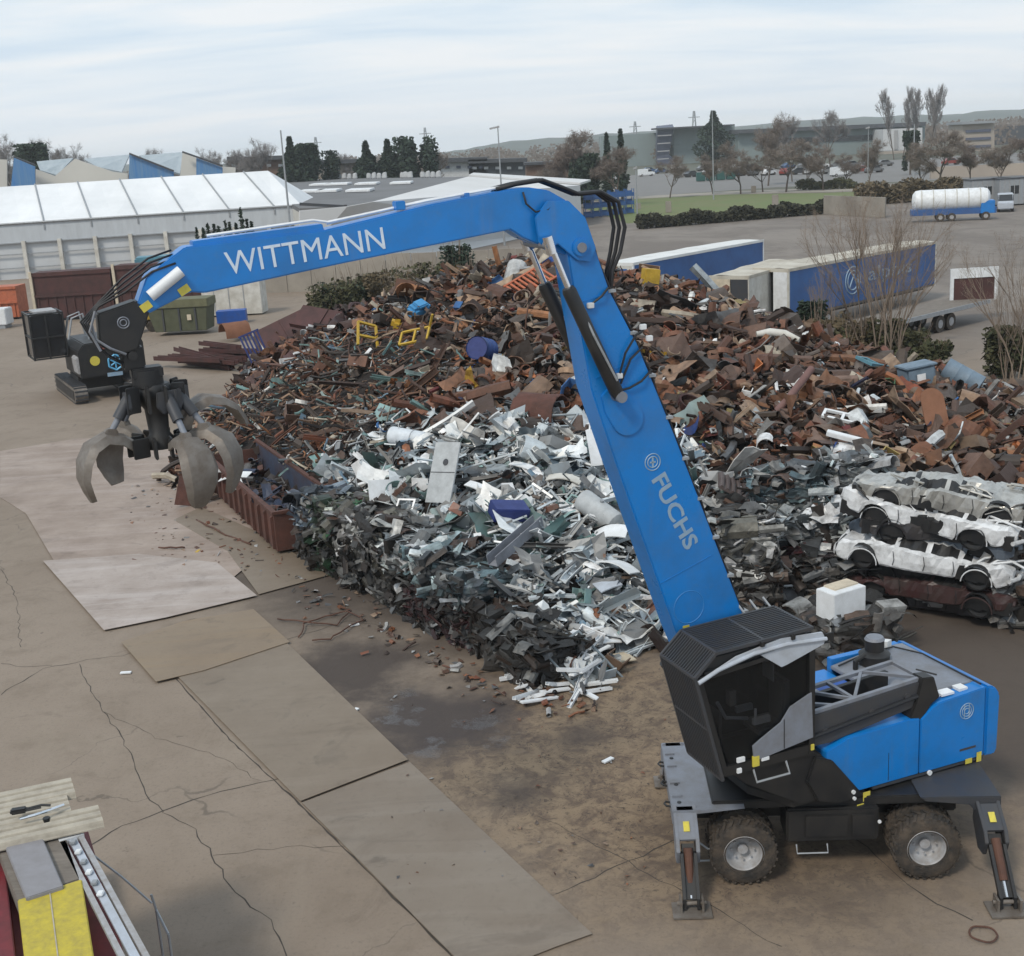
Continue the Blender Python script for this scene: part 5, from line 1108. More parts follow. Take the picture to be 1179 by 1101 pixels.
for k in range(34):
    L = rc.uniform(0.4, 1.2)
    vf = s_sheet(rc, L, L * 0.4, t=0.02) if k % 4 < 3 else s_shell(rc, L, 0.2, 2.5)
    c = rc.choice([(0.6, 0.6, 0.6), (0.05, 0.05, 0.05), (0.25, 0.25, 0.25), (0.03, 0.03, 0.03), (0.12, 0.07, 0.05)]); q = rc.random()
    P_ = Vector((cx_ - 1.9 + 3.9 * q, 30.9 - 2.2 * q + rc.uniform(-0.5, 0.1), rc.uniform(0.3, 3.0))); b = MB(); b.v, b.f = vf
    o = b.build('torn_car_strip', MT['pale'], colors=[(*c, 1)] * len(b.v), loc=P_); o.rotation_euler = (rc.uniform(0, 3), rc.gauss(0, 0.4), R(-30) + rc.gauss(0, 0.4)); tag(o, 'torn strip of car metal hanging out of the side of the car stack', 'torn strip', 'torn strips on the car stack')
for i, (x, y, z, pal, nm) in enumerate([(cx_ - 2.3, 31.4, 0.01, P_DK, 'dark bale in the gap left of the crushed cars'), (cx_ + 2.3, 28.6, 0.01, P_DK, 'black bale below the front end of the crushed cars'), (cx_ + 2.6, 29.4, 0.9, P_GY, 'grey bale against the right end of the car stack')]):
    bale(x, y, z, R(-30), (1.5, 1.3, 0.95), pal, nm, 330 + i, 'pressed bales beside the crushed cars')
b = MB(); b.prism([(0, 0), (1.0, -0.06), (1.06, 0.42), (0.06, 0.5)], 'z', 0, 0.03); b.prism([(0.02, 0.22), (1.04, 0.17), (1.04, 0.19), (0.02, 0.25)], 'z', 0.03, 0.04)
o = b.build('torn_off_car_door', CP['white']); o.location = at(1040, 640, 29.6); o.rotation_euler = (R(58), R(18), R(-34)); tag(o, 'flat white door panel leaning against the front of the crushed cars', 'door panel')

# ------------------------------------------------ open skip container at the left foot of the heap
ca, cb_ = Vector((-7.45, 37.6, 0)), Vector((-12.0, 47.4, 0)); cdv = (cb_ - ca).normalized(); L_ = (cb_ - ca).length
sk = empty('open_container', ca, math.atan2(cdv.y, cdv.x), 'long rusty red open container with dark blue inside at the left foot of the heap', 'container')
MT['rustred'] = mat('rusty_red_steel', (0.105, 0.04, 0.028), 0.8, dirt=(0.045, 0.025, 0.02), scale=2, amt=0.85, bump=0.3)
MT['skipin'] = mat('dark_blue_inner_steel', (0.035, 0.055, 0.10), 0.6, dirt=(0.05, 0.03, 0.03), scale=1.5, amt=0.8)
W_, H_ = 2.3, 1.35          # local x along, local y: -W.. inward (to the right)
b = MB(); b.box(0, L_, -0.06, 0, 0.15, H_); b.box(0, L_, -W_, -W_ + 0.06, 0.15, H_); b.box(0, 0.06, -W_ + 0.06, -0.06, 0.15, H_); b.box(L_ - 0.06, L_, -W_ + 0.06, -0.06, 0.15, H_ * 0.8); b.box(0.06, L_ - 0.06, -W_ + 0.06, -0.06, 0.12, 0.2)
b.build('shell', MT['rustred'], sk)
b = MB(); b.box(0.07, L_ - 0.07, -0.075, -0.062, 0.2, H_ - 0.03); b.box(0.07, L_ - 0.07, -W_ + 0.062, -W_ + 0.075, 0.2, H_ - 0.03); b.build('inner_lining', MT['skipin'], sk)
for i in range(14):
    b = MB(); xx = 0.15 + i * (L_ - 0.3) / 13; b.prism([(0, 0.18), (0.1, 0.22), (0.1, H_ - 0.12), (0, H_ - 0.06)], 'x', xx - 0.04, xx + 0.04); b.build('rib', MT['rustred'], sk)
b = MB(); b.box(-0.04, L_ + 0.04, -0.1, 0.06, H_, H_ + 0.09); b.box(-0.04, L_ + 0.04, -W_ - 0.04, -W_ + 0.1, H_, H_ + 0.09); b.box(-0.06, 0.08, -W_ + 0.1, -0.1, H_, H_ + 0.09); b.build('rim_rail', MT['rustred'], sk)
for k in range(2): b = MB(); b.box(0.3, L_ - 0.3, -0.7 - 1.0 * k, -0.55 - 1.0 * k, 0.0, 0.12); b.build('skid', MT['rust'], sk)

# ------------------------------------------------ distinctive single pieces
def item(name, label, cat, mb, m, loc, rot=(0, 0, 0), smooth=False, group=None, parent=None):
    o = mb.build(name, MT[m] if isinstance(m, str) else m, parent, autosmooth=smooth); o.location = loc; o.rotation_euler = tuple(R(a) for a in rot); tag(o, label, cat, group); return o
def cmat(name, c, rough=0.55, **k): MT[name] = mat(name, c, rough, dirt=tuple(v * 0.5 for v in c), scale=3, amt=0.6, bump=0.1, **k); return MT[name]
def HH(px, py, dz=0.15): p = heap_hit(px, py); p.z += dz; return p
cmat('tank_white', (0.62, 0.66, 0.70)); cmat('panel_grey', (0.42, 0.44, 0.45)); cmat('navy', (0.02, 0.035, 0.16)); cmat('barrelblue', (0.02, 0.06, 0.22)); cmat('cyanblue', (0.05, 0.25, 0.5)); cmat('orange', (0.46, 0.13, 0.06)); cmat('yellow2', (0.5, 0.32, 0.03)); cmat('green', (0.03, 0.16, 0.06)); cmat('greyblue', (0.16, 0.22, 0.28)); cmat('cream', (0.58, 0.5, 0.38)); cmat('browncor', (0.10, 0.075, 0.07)); cmat('beamgrey', (0.24, 0.25, 0.28)); cmat('tealpaint', (0.10, 0.25, 0.32))
def tank_mb(L, r_):
    b = MB(); b.lathe([(0, -L / 2 - r_ * 0.25), (r_ * 0.6, -L / 2 - r_ * 0.18), (r_ * 0.95, -L / 2), (r_, -L / 2 + 0.05), (r_, L / 2 - 0.05), (r_ * 0.95, L / 2), (r_ * 0.6, L / 2 + r_ * 0.18), (0, L / 2 + r_ * 0.25)], (0, 0, 0), 'x', 24); return b
o = item('water_heater', 'white cylindrical water heater tank lying on the pale offcuts', 'tank', tank_mb(1.25, 0.3), 'tank_white', HH(470, 512), (8, 6, -28), True)
b = MB(); b.cyl((0.75, 0, 0), 0.05, 0.1, 'x', 10); b.build('pipe_stub', MT['galv'], o); b = MB(); b.lathe([(0.305, 0.2), (0.31, 0.24)], (0, 0, 0), 'x', 24); b.build('strap', MT['galv'], o)
o = item('grey_tank', 'dull grey cylindrical boiler shell lying near the blue boom', 'tank', tank_mb(1.3, 0.33), 'panel_grey', HH(690, 600, 0.25), (0, 22, -48), True)
b = MB(); b.cyl((0, 0, 0.33), 0.06, 0.06, 'z', 12); b.build('cap', MT['galv'], o)
def panel_mb(a, c, t=0.04, holes=True, bend=0.0):
    b = MB(); n = 6
    for s in (0, 1):
        for i in range(n + 1): u = i / n - 0.5; z = bend * math.sin(PI * (u + 0.5)) - s * t; b.v += [(u * a, -c / 2, z), (u * a, c / 2, z)]
    for i in range(n): k = 2 * i; m = 2 * (n + 1); b.f += [(k, k + 2, k + 3, k + 1), (k + m, k + 1 + m, k + 3 + m, k + 2 + m), (k, k + m, k + 2 + m, k + 2), (k + 1, k + 3, k + 3 + m, k + 1 + m)]
    m = 2 * (n + 1); b.f += [(0, 1, 1 + m, m), (2 * n, 2 * n + m, 2 * n + 1 + m, 2 * n + 1)]; return b
o = item('appliance_casing', 'large pale grey double panel standing tilted among the offcuts', 'panel', panel_mb(1.8, 0.95, 0.05), 'panel_grey', HH(512, 575, 0.75), (12, 62, -118))
b = MB(); b.box(-0.01, 0.01, -0.46, 0.46, 0.001, 0.012); b.build('fold_line', MT['dgrey'], o); b = MB(); b.cyl((-0.3, 0.05, 0.002), 0.1, 0.012, 'z', 18); b.build('round_hole', MT['dgrey'], o)
b = MB(); b.box(-1.05, 1.05, -0.13, 0.13, -0.15, -0.13); b.box(-1.05, 1.05, -0.15, -0.13, -0.15, 0.15); b.box(-1.05, 1.05, 0.13, 0.15, -0.15, 0.15)
item('grey_channel_beam', 'long grey steel channel lying slanted across the offcuts', 'beam', b, 'beamgrey', HH(595, 645, 0.45), (0, -14, 52))
b = MB(); b.box(-0.5, 0.5, -0.3, 0.3, 0, 0.4, 0.02); b.box(-0.44, 0.44, -0.31, -0.3, 0.06, 0.34)
item('navy_cabinet', 'dark navy blue metal cabinet behind the grey channel', 'cabinet', b, 'navy', HH(585, 606, 0.2), (15, 10, 20))
for i, (px, py, a, c, rot, m, lab, dz) in enumerate([
    (685, 537, 1.1, 0.35, (0, 68, -75), 'white', 'tall white board standing upright beside the blue boom', 0.55), (703, 632, 0.95, 0.55, (18, -12, -20), 'white', 'bright white curved sheet right beside the boom, upper of the two', 0.35),
    (712, 668, 1.0, 0.6, (-14, 10, -35), 'white', 'bright white bent sheet beside the boom, lower of the two', 0.35), (650, 566, 1.0, 0.35, (10, 6, -18), 'dirtywhite', 'cream white strip lying on the top of the offcuts', 0.3),
    (548, 572, 0.6, 0.3, (12, 10, -38), 'white', 'small white rectangular plate next to the pale grey panel', 0.3), (601, 545, 0.75, 0.3, (5, 5, -40), 'white', 'white strip on the offcuts below the light frame', 0.25),
    (700, 690, 0.6, 0.5, (8, -10, 20), 'lgrey', 'light grey plate close to the boom foot', 0.3), (735, 700, 0.5, 0.3, (-8, 10, 30), 'white', 'little white plate at the right edge of the offcuts', 0.3),
    (552, 640, 0.55, 0.2, (10, 60, -80), 'white', 'white upright strip left of the grey channel', 0.3), (695, 742, 0.75, 0.5, (4, 3, 15), 'white', 'white plate with dark holes lying flat at the heap foot', 0.12), (440, 585, 0.75, 0.6, (70, 8, 30), 'white', 'white crumpled sheet on top of the bale wall', 0.5),
    (462, 622, 0.9, 0.5, (78, 0, 40), 'tank_white', 'pale sheet hanging over the middle of the bale wall', 0.3), (712, 760, 0.7, 0.5, (1, 1, 22), 'cream', 'tan square board lying on the ground at the offcut edge', 0.03), (1037, 470, 0.8, 0.4, (10, 10, 20), 'rust', 'flat rusty plate right of the saplings foot', 0.3)]):
    item('metal_sheet', lab, 'panel', panel_mb(a, c, 0.03, bend=(0.12 if i in (1, 2, 3) else 0.02)), m, HH(px, py, dz), rot)
def barrel(r_, h, m, name, label, loc, rot, lid='dgrey'):
    b = MB(); b.lathe([(0, 0), (r_, 0), (r_ * 1.03, 0.02), (r_, 0.05), (r_, h * 0.33), (r_ * 1.04, h * 0.35), (r_, h * 0.37), (r_, h * 0.64), (r_ * 1.04, h * 0.66), (r_, h * 0.68), (r_, h - 0.03), (r_ * 1.03, h)], (0, 0, 0), 'z', 24)
    o = item(name, label, 'barrel', b, m, loc, rot, True); b = MB(); b.cyl((0, 0, h - 0.04), r_ * 0.97, 0.01, 'z', 24); b.build('lid', MT[lid], o); return o
barrel(0.42, 1.0, 'barrelblue', 'blue_barrel', 'dark blue barrel lying with its open end toward the camera high on the heap', HH(563, 418, 0.45), (75, 0, -25), 'navy')
barrel(0.45, 1.5, 'greyblue', 'grey_barrel', 'grey barrel tipped over beside the blue bin at the right end of the heap', HH(1128, 452, 0.2), (0, -62, -30))
b = MB(); b.box(-0.6, 0.6, -0.4, 0.4, 0, 0.8, 0.08); b.box(-0.66, 0.66, -0.46, 0.46, 0.78, 0.86, 0.03)
o = item('blue_bin', 'blue grey plastic bin with lid at the foot of the bare saplings', 'bin', b, 'greyblue', HH(1056, 445, 0.0), (0, -6, 12)); b = MB(); b.box(-0.22, 0.12, -0.47, -0.44, 0.3, 0.55); b.build('paper_label', MT['white'], o)
b = MB(); b.box(-0.45, 0.45, -0.35, 0.35, 0, 0.6, 0.12); b.box(-0.2, 0.3, -0.4, 0.2, 0.55, 0.72, 0.05)
item('blue_housing', 'bright blue machine housing near the crest, left of the boom', 'housing', b, 'cyanblue', HH(484, 365, 0.0), (20, -15, 30))
b = MB(); b.tube([(-0.6, 0, 0), (-0.2, 0.1, 0.15), (0.2, 0, 0.1)], 0.22, 14); b.cyl((0.2, 0, -0.15), 0.3, 0.35, 'z', 18); b.box(-0.75, -0.45, -0.2, 0.25, -0.1, 0.25, 0.03)
item('blue_pump', 'light blue cast pump on the crest right of the boom', 'pump', b, 'cyanblue', HH(802, 330, 0.2), (0, 10, -20), True)
b = MB(); b.box(-0.35, 0.35, -0.3, 0.3, 0, 0.7, 0.03); b.cyl((0, -0.32, 0.35), 0.18, 0.04, 'y', 18)
item('yellow_box', 'yellow steel box standing on the crest just right of the boom', 'box', b, 'yellow2', HH(748, 328, 0.0), (0, 8, 15))
b = MB()
for p_, q_ in (((-0.5, 0, 0), (-0.3, 0, 1.2)), ((-0.3, 0, 1.2), (0.5, 0, 1.1)), ((0.5, 0, 1.1), (0.4, 0, 0)), ((-0.4, 0, 0.5), (0.45, 0, 0.45))): b.bar(p_, q_, 0.09, 0.09)
item('yellow_tube_rack', 'bent yellow tube frame on the upper left slope of the heap', 'frame', b, 'yellow2', HH(425, 402, 0.1), (-40, 15, 30))
b = MB()
for p_, q_ in (((-0.6, -0.4, 0), (0.6, -0.4, 0)), ((-0.6, 0.4, 0), (0.6, 0.4, 0)), ((-0.6, -0.4, 0), (-0.6, 0.4, 0)), ((0.6, -0.4, 0), (0.6, 0.4, 0)), ((0, -0.4, 0), (0, 0.4, 0)), ((0.6, 0.4, 0), (0.9, 0.5, 0.5))): b.bar(p_, q_, 0.08, 0.08)
item('ochre_rack', 'ochre yellow rectangular frame lying below the bright blue housing', 'frame', b, 'yellow2', HH(478, 398, 0.35), (30, -10, -15))
b = MB(); b.box(-0.25, 0.25, -0.25, 0.25, 0, 0.5, 0.14)
item('yellow_drum', 'rounded yellow drum beside the bright blue housing', 'drum', b, 'yellow2', HH(456, 382, 0.1), (20, 20, 0), True)
b = MB()
for k in range(9): b.box(-1.1 + k * 0.25, -1.0 + k * 0.25, -0.5, 0.5, 0, 0.06)
b.box(-1.15, 1.15, -0.55, -0.47, 0, 0.08); b.box(-1.15, 1.15, 0.47, 0.55, 0, 0.08)
item('orange_grating', 'faded orange slatted grating near the top of the heap', 'grating', b, 'orange', HH(612, 335, 0.35), (28, -18, 40))
b = MB()
for k in range(7): b.tube([(-0.6, -0.55 + 0.18 * k, 0), (0, -0.55 + 0.18 * k, 0.04), (0.6, -0.55 + 0.18 * k, 0)], 0.06, 6)
b.box(-0.62, 0.62, -0.62, 0.62, -0.06, 0.0); item('corrugated_plate', 'dark brown corrugated plate leaning right of the boom above the bales', 'plate', b, 'browncor', HH(850, 580, 0.35), (30, -4, 80))
b = MB(); b.add(*s_frame(random.Random(3), 1.3, 0.55, 0.09)); item('white_rack', 'white rectangular frame on the right slope above the silver bale', 'frame', b, 'white', HH(970, 493, 0.3), (15, 12, -22))
b = MB(); b.box(-0.7, 0.7, -0.13, 0.13, 0, 0.16, 0.02); item('white_beam', 'short white beam right below the white frame on the slope', 'beam', b, 'white', HH(977, 520, 0.3), (6, 14, -20))
b = MB(); b.tube([(-0.9, 0, 0), (-0.4, 0.15, 0.14), (0.2, 0.15, 0.16), (0.8, -0.1, 0.05)], [0.12, 0.17, 0.17, 0.1], 12); item('white_bumper', 'curved cream bumper on the upper right slope of the heap', 'bumper', b, 'dirtywhite', HH(897, 398, 0.3), (0, 10, -15), True)
b = MB(); b.add(*s_frame(random.Random(4), 1.3, 0.7, 0.12)); item('teal_rack', 'light blue metal frame lying at the foot of the saplings', 'frame', b, 'tealpaint', HH(1004, 428, 0.3), (20, 10, 40))
b = MB(); n = 12; b.prism([(-0.4, -0.9), (0.4, -0.9), (0.4, 0.5)] + [(0.4 * math.cos(PI * i / n), 0.5 + 0.4 * math.sin(PI * i / n)) for i in range(1, n)] + [(-0.4, 0.5)], 'z', 0, 0.05); item('arched_rusty_plate', 'orange brown plate with a rounded top on the lower right slope', 'plate', b, mat('orange_rust', (0.22, 0.10, 0.055), 0.8, bump=0.2), HH(1076, 495, 0.5), (62, 0, 8))
b = MB(); b.tube([(-1.8, 0, -0.2), (0, 0, 0), (1.8, 0.1, 0.3)], 0.13, 12); item('long_rusty_pipe', 'long dull pink rusty pipe slanting over the right slope', 'pipe', b, mat('pink_rust', (0.18, 0.10, 0.09), 0.8), HH(905, 475, 0.35), (0, -18, 42), True)
b = MB(); b.box(-0.55, 0.55, -0.32, 0.32, 0, 0.78, 0.015); o = item('white_cabinet', 'white metal cabinet standing behind the black cab', 'cabinet', b, 'white', (*G(972, 748)[:2], 0.0), (0, 0, 30))
o.location = (at(968, 705, 27.6).x, 27.6, 0.9); o.scale = (0.92, 0.92, 0.92)
b = MB(); b.box(-0.3, 0.5, -0.1, 0.3, 0.78, 0.82); b.build('top_plate', MT['cream'], o)
bale(o.location.x + 0.15, 27.7, 0.01, R(20), (2.0, 1.6, 0.95), P_DK, 'low dark heap of pressed parts under the white cabinet', 360, 'pressed bales beside the crushed cars', strips=60)
b = MB(); b.add(*s_shell(random.Random(5), 1.5, 0.7, 2.6, 12, 4, 0.04)); item('rusty_drum_shell', 'broken open rusty red drum in the middle of the heap', 'drum', b, 'rustred', HH(620, 478, 0.35), (20, 0, -30), True)
for k, (px, py, rot, sc) in enumerate([(330, 395, (40, -20, 20), 1.0), (372, 385, (35, 10, -20), 0.9)]):
    b = MB(); b.box(-1.6 * sc, 1.6 * sc, -0.9 * sc, 0.9 * sc, 0, 0.05); b.box(-1.6 * sc, 1.6 * sc, -0.9 * sc, -0.82 * sc, 0.05, 0.25); b.box(-0.05, 0.05, -0.8 * sc, 0.85 * sc, 0.05, 0.12)
    item('maroon_sheet', ['dark maroon steel body panel leaning behind the blue grating', 'second maroon steel panel lying higher on the left of the heap'][k], 'panel', b, 'maroon', HH(px, py, 0.7), rot)
b = MB()
for k in range(6): b.box(-0.9, 0.9, -0.55 + 0.2 * k, -0.45 + 0.2 * k, 0, 0.12)
b.box(-0.95, -0.85, -0.6, 0.6, 0, 0.14); b.box(0.85, 0.95, -0.6, 0.6, 0, 0.14)
item('blue_grating', 'dark blue slatted gate standing at the left foot of the heap', 'gate', b, 'navy', HH(296, 420, 0.9), (70, 70, -10))
for k in range(13):   # bundle of maroon beams
    r = random.Random(60 + k); g_ = G(243, 420); b = MB(); L = r.uniform(4.0, 6.5); b.box(-L / 2, L / 2, -0.2, 0.2, 0, 0.04); b.box(-L / 2, L / 2, -0.2, -0.16, 0.04, 0.26); b.box(-L / 2, L / 2, 0.16, 0.2, 0.04, 0.26)
    item('maroon_channel', 'dark maroon steel channel in the bundle left of the heap', 'beam', b, 'maroon', (g_[0] + r.uniform(-1.2, 1.2), g_[1] + r.uniform(-2.2, 2.0), 0.05 + 0.24 * (k // 4)), (r.uniform(-4, 4), r.uniform(-3, 3), -42 + r.uniform(-10, 10)), False, 'maroon channels bundled on the ground')
b = MB(); b.add(*s_shell(random.Random(8), 1.8, 0.9, 3.0, 12, 4, 0.05)); item('orange_rusty_shell', 'orange rusty curved tank shell left of the maroon panels', 'tank shell', b, mat('orange_rust_shell', (0.20, 0.085, 0.045), 0.8, bump=0.3), (*G(272, 392)[:2], 0.9), (10, 0, 30), True)
for k, (px, py, rot) in enumerate([(252, 549, (8, 10, 25)), (270, 545, (16, -10, -25)), (272, 560, (4, 12, -70))]):
    p = at(px, py, 44.2 - k * 0.8); item('white_offcut', ['long white pointed offcut in the open container', 'white offcut crossing the others in the open container', 'short white offcut deepest in the open container'][k], 'sheet offcut', panel_mb(1.5 - 0.2 * k, 0.4, 0.02, bend=0.08), 'white', (p.x, p.y, 1.2), rot)
b = MB(); b.prism([(-0.6, -0.5), (0.55, -0.6), (0.7, 0.45), (-0.4, 0.55)], 'z', 0, 0.05); item('rusty_plate', 'rusty red square plate leaning on the left end of the container', 'plate', b, 'rustred', (G(222, 582)[0], G(222, 582)[1], 0.55), (70, 8, 20))
# spill of white profiles at the tip
r = random.Random(77)
for k in range(46):
    px, py = r.uniform(598, 690), r.uniform(742, 812); py = min(py, 818 - abs(px - 640) * 0.35); p = heap_hit(px, py); L = r.uniform(0.4, 1.05); b = MB(); q = r.random()
    if q < 0.7: b.box(-L / 2, L / 2, -0.05, 0.05, 0, 0.015); b.box(-L / 2, L / 2, -0.05, -0.038, 0.015, 0.07); b.box(-L / 2, L / 2, 0.038, 0.05, 0.015, 0.07)
    else: b.box(-L / 2, L / 2, -0.07, 0.07, 0, 0.05, 0.01)
    item('white_profile', 'short white window profile in the spill at the front tip of the heap', 'profile', b, 'white', (p.x, p.y, p.z + 0.06 + r.uniform(0, 0.3) * (p.z > 0.05)), (r.gauss(0, 10), r.gauss(0, 12), r.choice((35, -30, 60, 80, 15)) + r.gauss(0, 15)), False, 'white window profiles spilled at the heap tip')
# wires and litter on the ground
def wire(pts, label, rad=0.02, m='rust'):
    b = MB(); q = [Vector((*G(*p), 0.05 + 0.06 * (i % 2))) for i, p in enumerate(pts)]
    q2 = []
    for a, c in zip(q[:-1], q[1:]):
        for t in (0, 0.33, 0.66): q2.append(a.lerp(c, t) + Vector((rnd.uniform(-.06, .06), rnd.uniform(-.06, .06), 0)))
    b.tube(q2, rad, 5); o = b.build('loose_wire', MT[m], smooth=True); tag(o, label, 'wire', 'wires lying on the yard floor')
wire([(345, 735), (352, 722), (375, 712), (400, 708), (420, 716), (398, 728), (380, 738), (350, 742)], 'thin dark wire loop in front of the bale wall')
wire([(318, 715), (350, 720), (390, 722), (410, 700)], 'dark wire crossing the plates toward the bale wall')
wire([(225, 600), (245, 612), (270, 622), (300, 634)], 'brown wire along the foot of the rusty container', 0.03)
wire([(185, 632), (205, 634), (220, 632)], 'short brown wire on the pale steel plates', 0.03)
n = 22; b = MB(); b.tube([(0.2 * math.cos(2 * PI * i / n), 0.2 * math.sin(2 * PI * i / n), 0.03 + 0.01 * math.sin(i)) for i in range(n + 1)], 0.016, 5, False); item('wire_ring', 'rusty iron ring lying on the ground behind the rear outrigger foot', 'ring', b, 'rust', (*G(1132, 1078), 0.01))
for k, (px, py, lab) in enumerate([(145, 776, 'white scrap of plastic on the concrete beside the tan plate'), (408, 721, 'pale offcut lying in front of the bale wall'), (700, 877, 'tiny pale chip on the dirt left of the front outrigger'), (408, 820, 'small grey chip on the long brown plate'), (228, 636, 'yellow strip of metal lying on the brown plate by the container')]):
    b = MB(); b.box(-0.13, 0.13, -0.05, 0.05, 0, 0.03); item('litter', lab, 'litter', b, 'white' if k != 4 else 'yellow2', (*G(px, py), 0.02), (0, 0, 20 * k))
r = random.Random(5); b = CMB()
for k in range(380):
    q = r.random()
    if q < 0.45: px, py = r.uniform(150, 330), r.uniform(560, 660)
    elif q < 0.75: t = r.random(); px, py = 330 + 290 * t + r.gauss(0, 16), 660 + 160 * t + r.gauss(0, 16)
    else: px, py = r.uniform(440, 860), r.uniform(790, 1020)
    x, y = G(px, py); s = r.uniform(0.03, 0.13) * (1 if q < 0.75 else 0.45); b.put(s_sheet(r, s * 1.6, s, 1, 1), pose(r, x, y, 0.03 + s * 0.15, 0.15), r.choice(RUST + GREYS))
tag(b.build('ground_debris', MT['scrap'], colors=b.c), 'fine rusty crumbs strewn on the ground around the heap', 'debris', kind='stuff')

# loose scrap lying inside the open container and pale cream door among the bales
r = random.Random(91); b = CMB()
for k in range(150):
    t = r.uniform(0.04, 0.97) * L_; q = r.uniform(0.25, W_ - 0.25); P_ = ca + cdv * t; nn_ = Vector((cdv.y, -cdv.x, 0)); P_ = P_ + nn_ * q; s_ = r.uniform(0.2, 0.7)
    b.put(shape(r, 'pale' if r.random() < 0.3 else 'rust', s_)[1], pose(r, P_.x, P_.y, r.uniform(0.3, 0.75) + 0.25 * (t < 3), 0.4), r.choice([(0.03, 0.05, 0.10), (0.04, 0.04, 0.045), (0.08, 0.05, 0.04), (0.05, 0.07, 0.12), (0.12, 0.12, 0.12), (0.10, 0.04, 0.03)]))
tag(b.build('container_load', MT['scrap'], colors=b.c), 'dark mixed scrap lying inside the open container', 'scrap load', kind='stuff')

r = random.Random(202); b = CMB()
for k in range(95):   # bigger crumbs spilled along the foot of the bale wall, the container and beside the machine
    q = r.random()
    if q < 0.5: t = r.random(); px, py = 325 + 270 * t + r.gauss(0, 7), 655 + 155 * t + abs(r.gauss(0, 7))
    elif q < 0.75: px, py = r.uniform(225, 330), r.uniform(585, 650)
    else: px, py = r.uniform(600, 700), r.uniform(795, 825)
    x, y = G(px, py); s_ = r.uniform(0.08, 0.24); b.put(shape(r, r.choice(('rust', 'pale', 'bars')), s_)[1], pose(r, x, y, 0.06, 0.25), r.choice(RUST + GREYS + [(0.5, 0.5, 0.5)]))
tag(b.build('spilled_offcuts', MT['scrap'], colors=b.c), 'small offcuts spilled along the foot of the bale wall and container', 'debris', kind='stuff')
# ================================================================ SURROUNDINGS
def box_at(name, m, parent, x0, x1, y0, y1, z0, z1, bev=0): b = MB(); b.box(x0, x1, y0, y1, z0, z1, bev); return b.build(name, MT[m] if isinstance(m, str) else m, parent)
def frame_of(p, q):
    """yaw and length of the line p->q on the ground"""
    d = Vector((q[0] - p[0], q[1] - p[1])); return math.atan2(d.y, d.x), d.length

# ---------- second handler on tracks, behind the grab
h2 = empty('tracked_handler', (-22.6, 69.5, 0), R(28), 'black tracked material handler with dark cab standing behind the open grab', 'material handler')
def trk(x):
    L, w_ = 2.7, 0.32; b = MB(); n = 14; pts = []
    for i in range(n + 1): a = -PI / 2 + PI * i / n; pts.append((L + 0.45 * math.cos(a), 0.47 + 0.45 * math.sin(a)))
    for i in range(n + 1): a = PI / 2 + PI * i / n; pts.append((-L + 0.45 * math.cos(a), 0.47 + 0.45 * math.sin(a)))
    b.prism(pts, 'x', x - w_, x + w_); t = b.build('track', MT['tine'], h2)
    b = MB(); per = [0]; P2 = pts + [pts[0]]
    for p, q in zip(P2[:-1], P2[1:]): per.append(per[-1] + math.hypot(q[0] - p[0], q[1] - p[1]))
    m = 58
    for k in range(m):
        s = per[-1] * k / m; i = max(j for j in range(len(per) - 1) if per[j] <= s); u = (s - per[i]) / max(1e-6, per[i + 1] - per[i])
        y = P2[i][0] + (P2[i + 1][0] - P2[i][0]) * u; z = P2[i][1] + (P2[i + 1][1] - P2[i][1]) * u; b.box(x - w_ - 0.02, x + w_ + 0.02, y - 0.045, y + 0.045, z - 0.04, z + 0.04)
    b.build('track_shoe', MT['dgrey'], t)
    b = MB(); b.prism([(L, 0.2), (L, 0.7), (-L, 0.7), (-L, 0.2)], 'x', x - w_ - 0.03, x - w_ - 0.005); b.build('track_frame', MT['black'], t)
trk(-1.55); trk(1.35)
box_at('undercarriage', 'black', h2, -1.3, 1.1, -1.2, 1.2, 0.5, 1.2)
b = MB(); b.prism([(-1.35, 1.25), (-1.35, 2.7), (-1.0, 3.1), (1.9, 3.2), (2.1, 2.9), (2.1, 1.35)], 'y', -2.6, 1.8, 0.05); hb = b.build('house', MT['black'], h2, autosmooth=True)
b = MB(); b.prism([(-1.45, 1.5), (-1.5, 2.35), (-1.0, 2.6), (-0.6, 2.2), (-0.6, 1.5)], 'y', -2.5, -1.2, 0.04); b.build('side_tank', MT['rim'], h2)
b = MB(); b.cyl((-0.55, -2.66, 2.15), 0.26, 0.03, 'y', 16); b.build('warning_sticker', MT['yellow'], hb)
b = MB()
for a in range(6): q = R(60 * a + 30); b.tube([(0.5 + 0.42 * math.cos(q), -2.68, 1.95 + 0.42 * math.sin(q)), (0.5 + 0.42 * math.cos(q + R(60)), -2.68, 1.95 + 0.42 * math.sin(q + R(60)))], 0.05, 4); b.tube([(0.5, -2.68, 1.95), (0.5 + 0.3 * math.cos(q), -2.68, 1.95 + 0.3 * math.sin(q))], 0.04, 4)
b.build('emblem', mat('pale_blue_emblem', (0.12, 0.42, 0.68), 0.5), hb)
MT['tail'] = mat('tail_lamp', (0.30, 0.10, 0.08), 0.4)
for k in range(3): box_at('tail_lamp', 'tail', hb, -0.15, 0.75, -2.66, -2.61, 2.72 + 0.13 * k, 2.80 + 0.13 * k)
box_at('number_plate', 'letter2', hb, 0.0, 0.8, -2.66, -2.61, 1.22, 1.42)
cb = box_at('cab', 'glass', h2, -3.2, -1.5, -0.2, 2.0, 2.3, 4.6, 0.05)
b = MB()
for x in (-3.22, -2.4, -1.48):
    for y in (-0.22, 2.02): b.bar((x, y, 2.2), (x, y, 4.65), 0.09, 0.09)
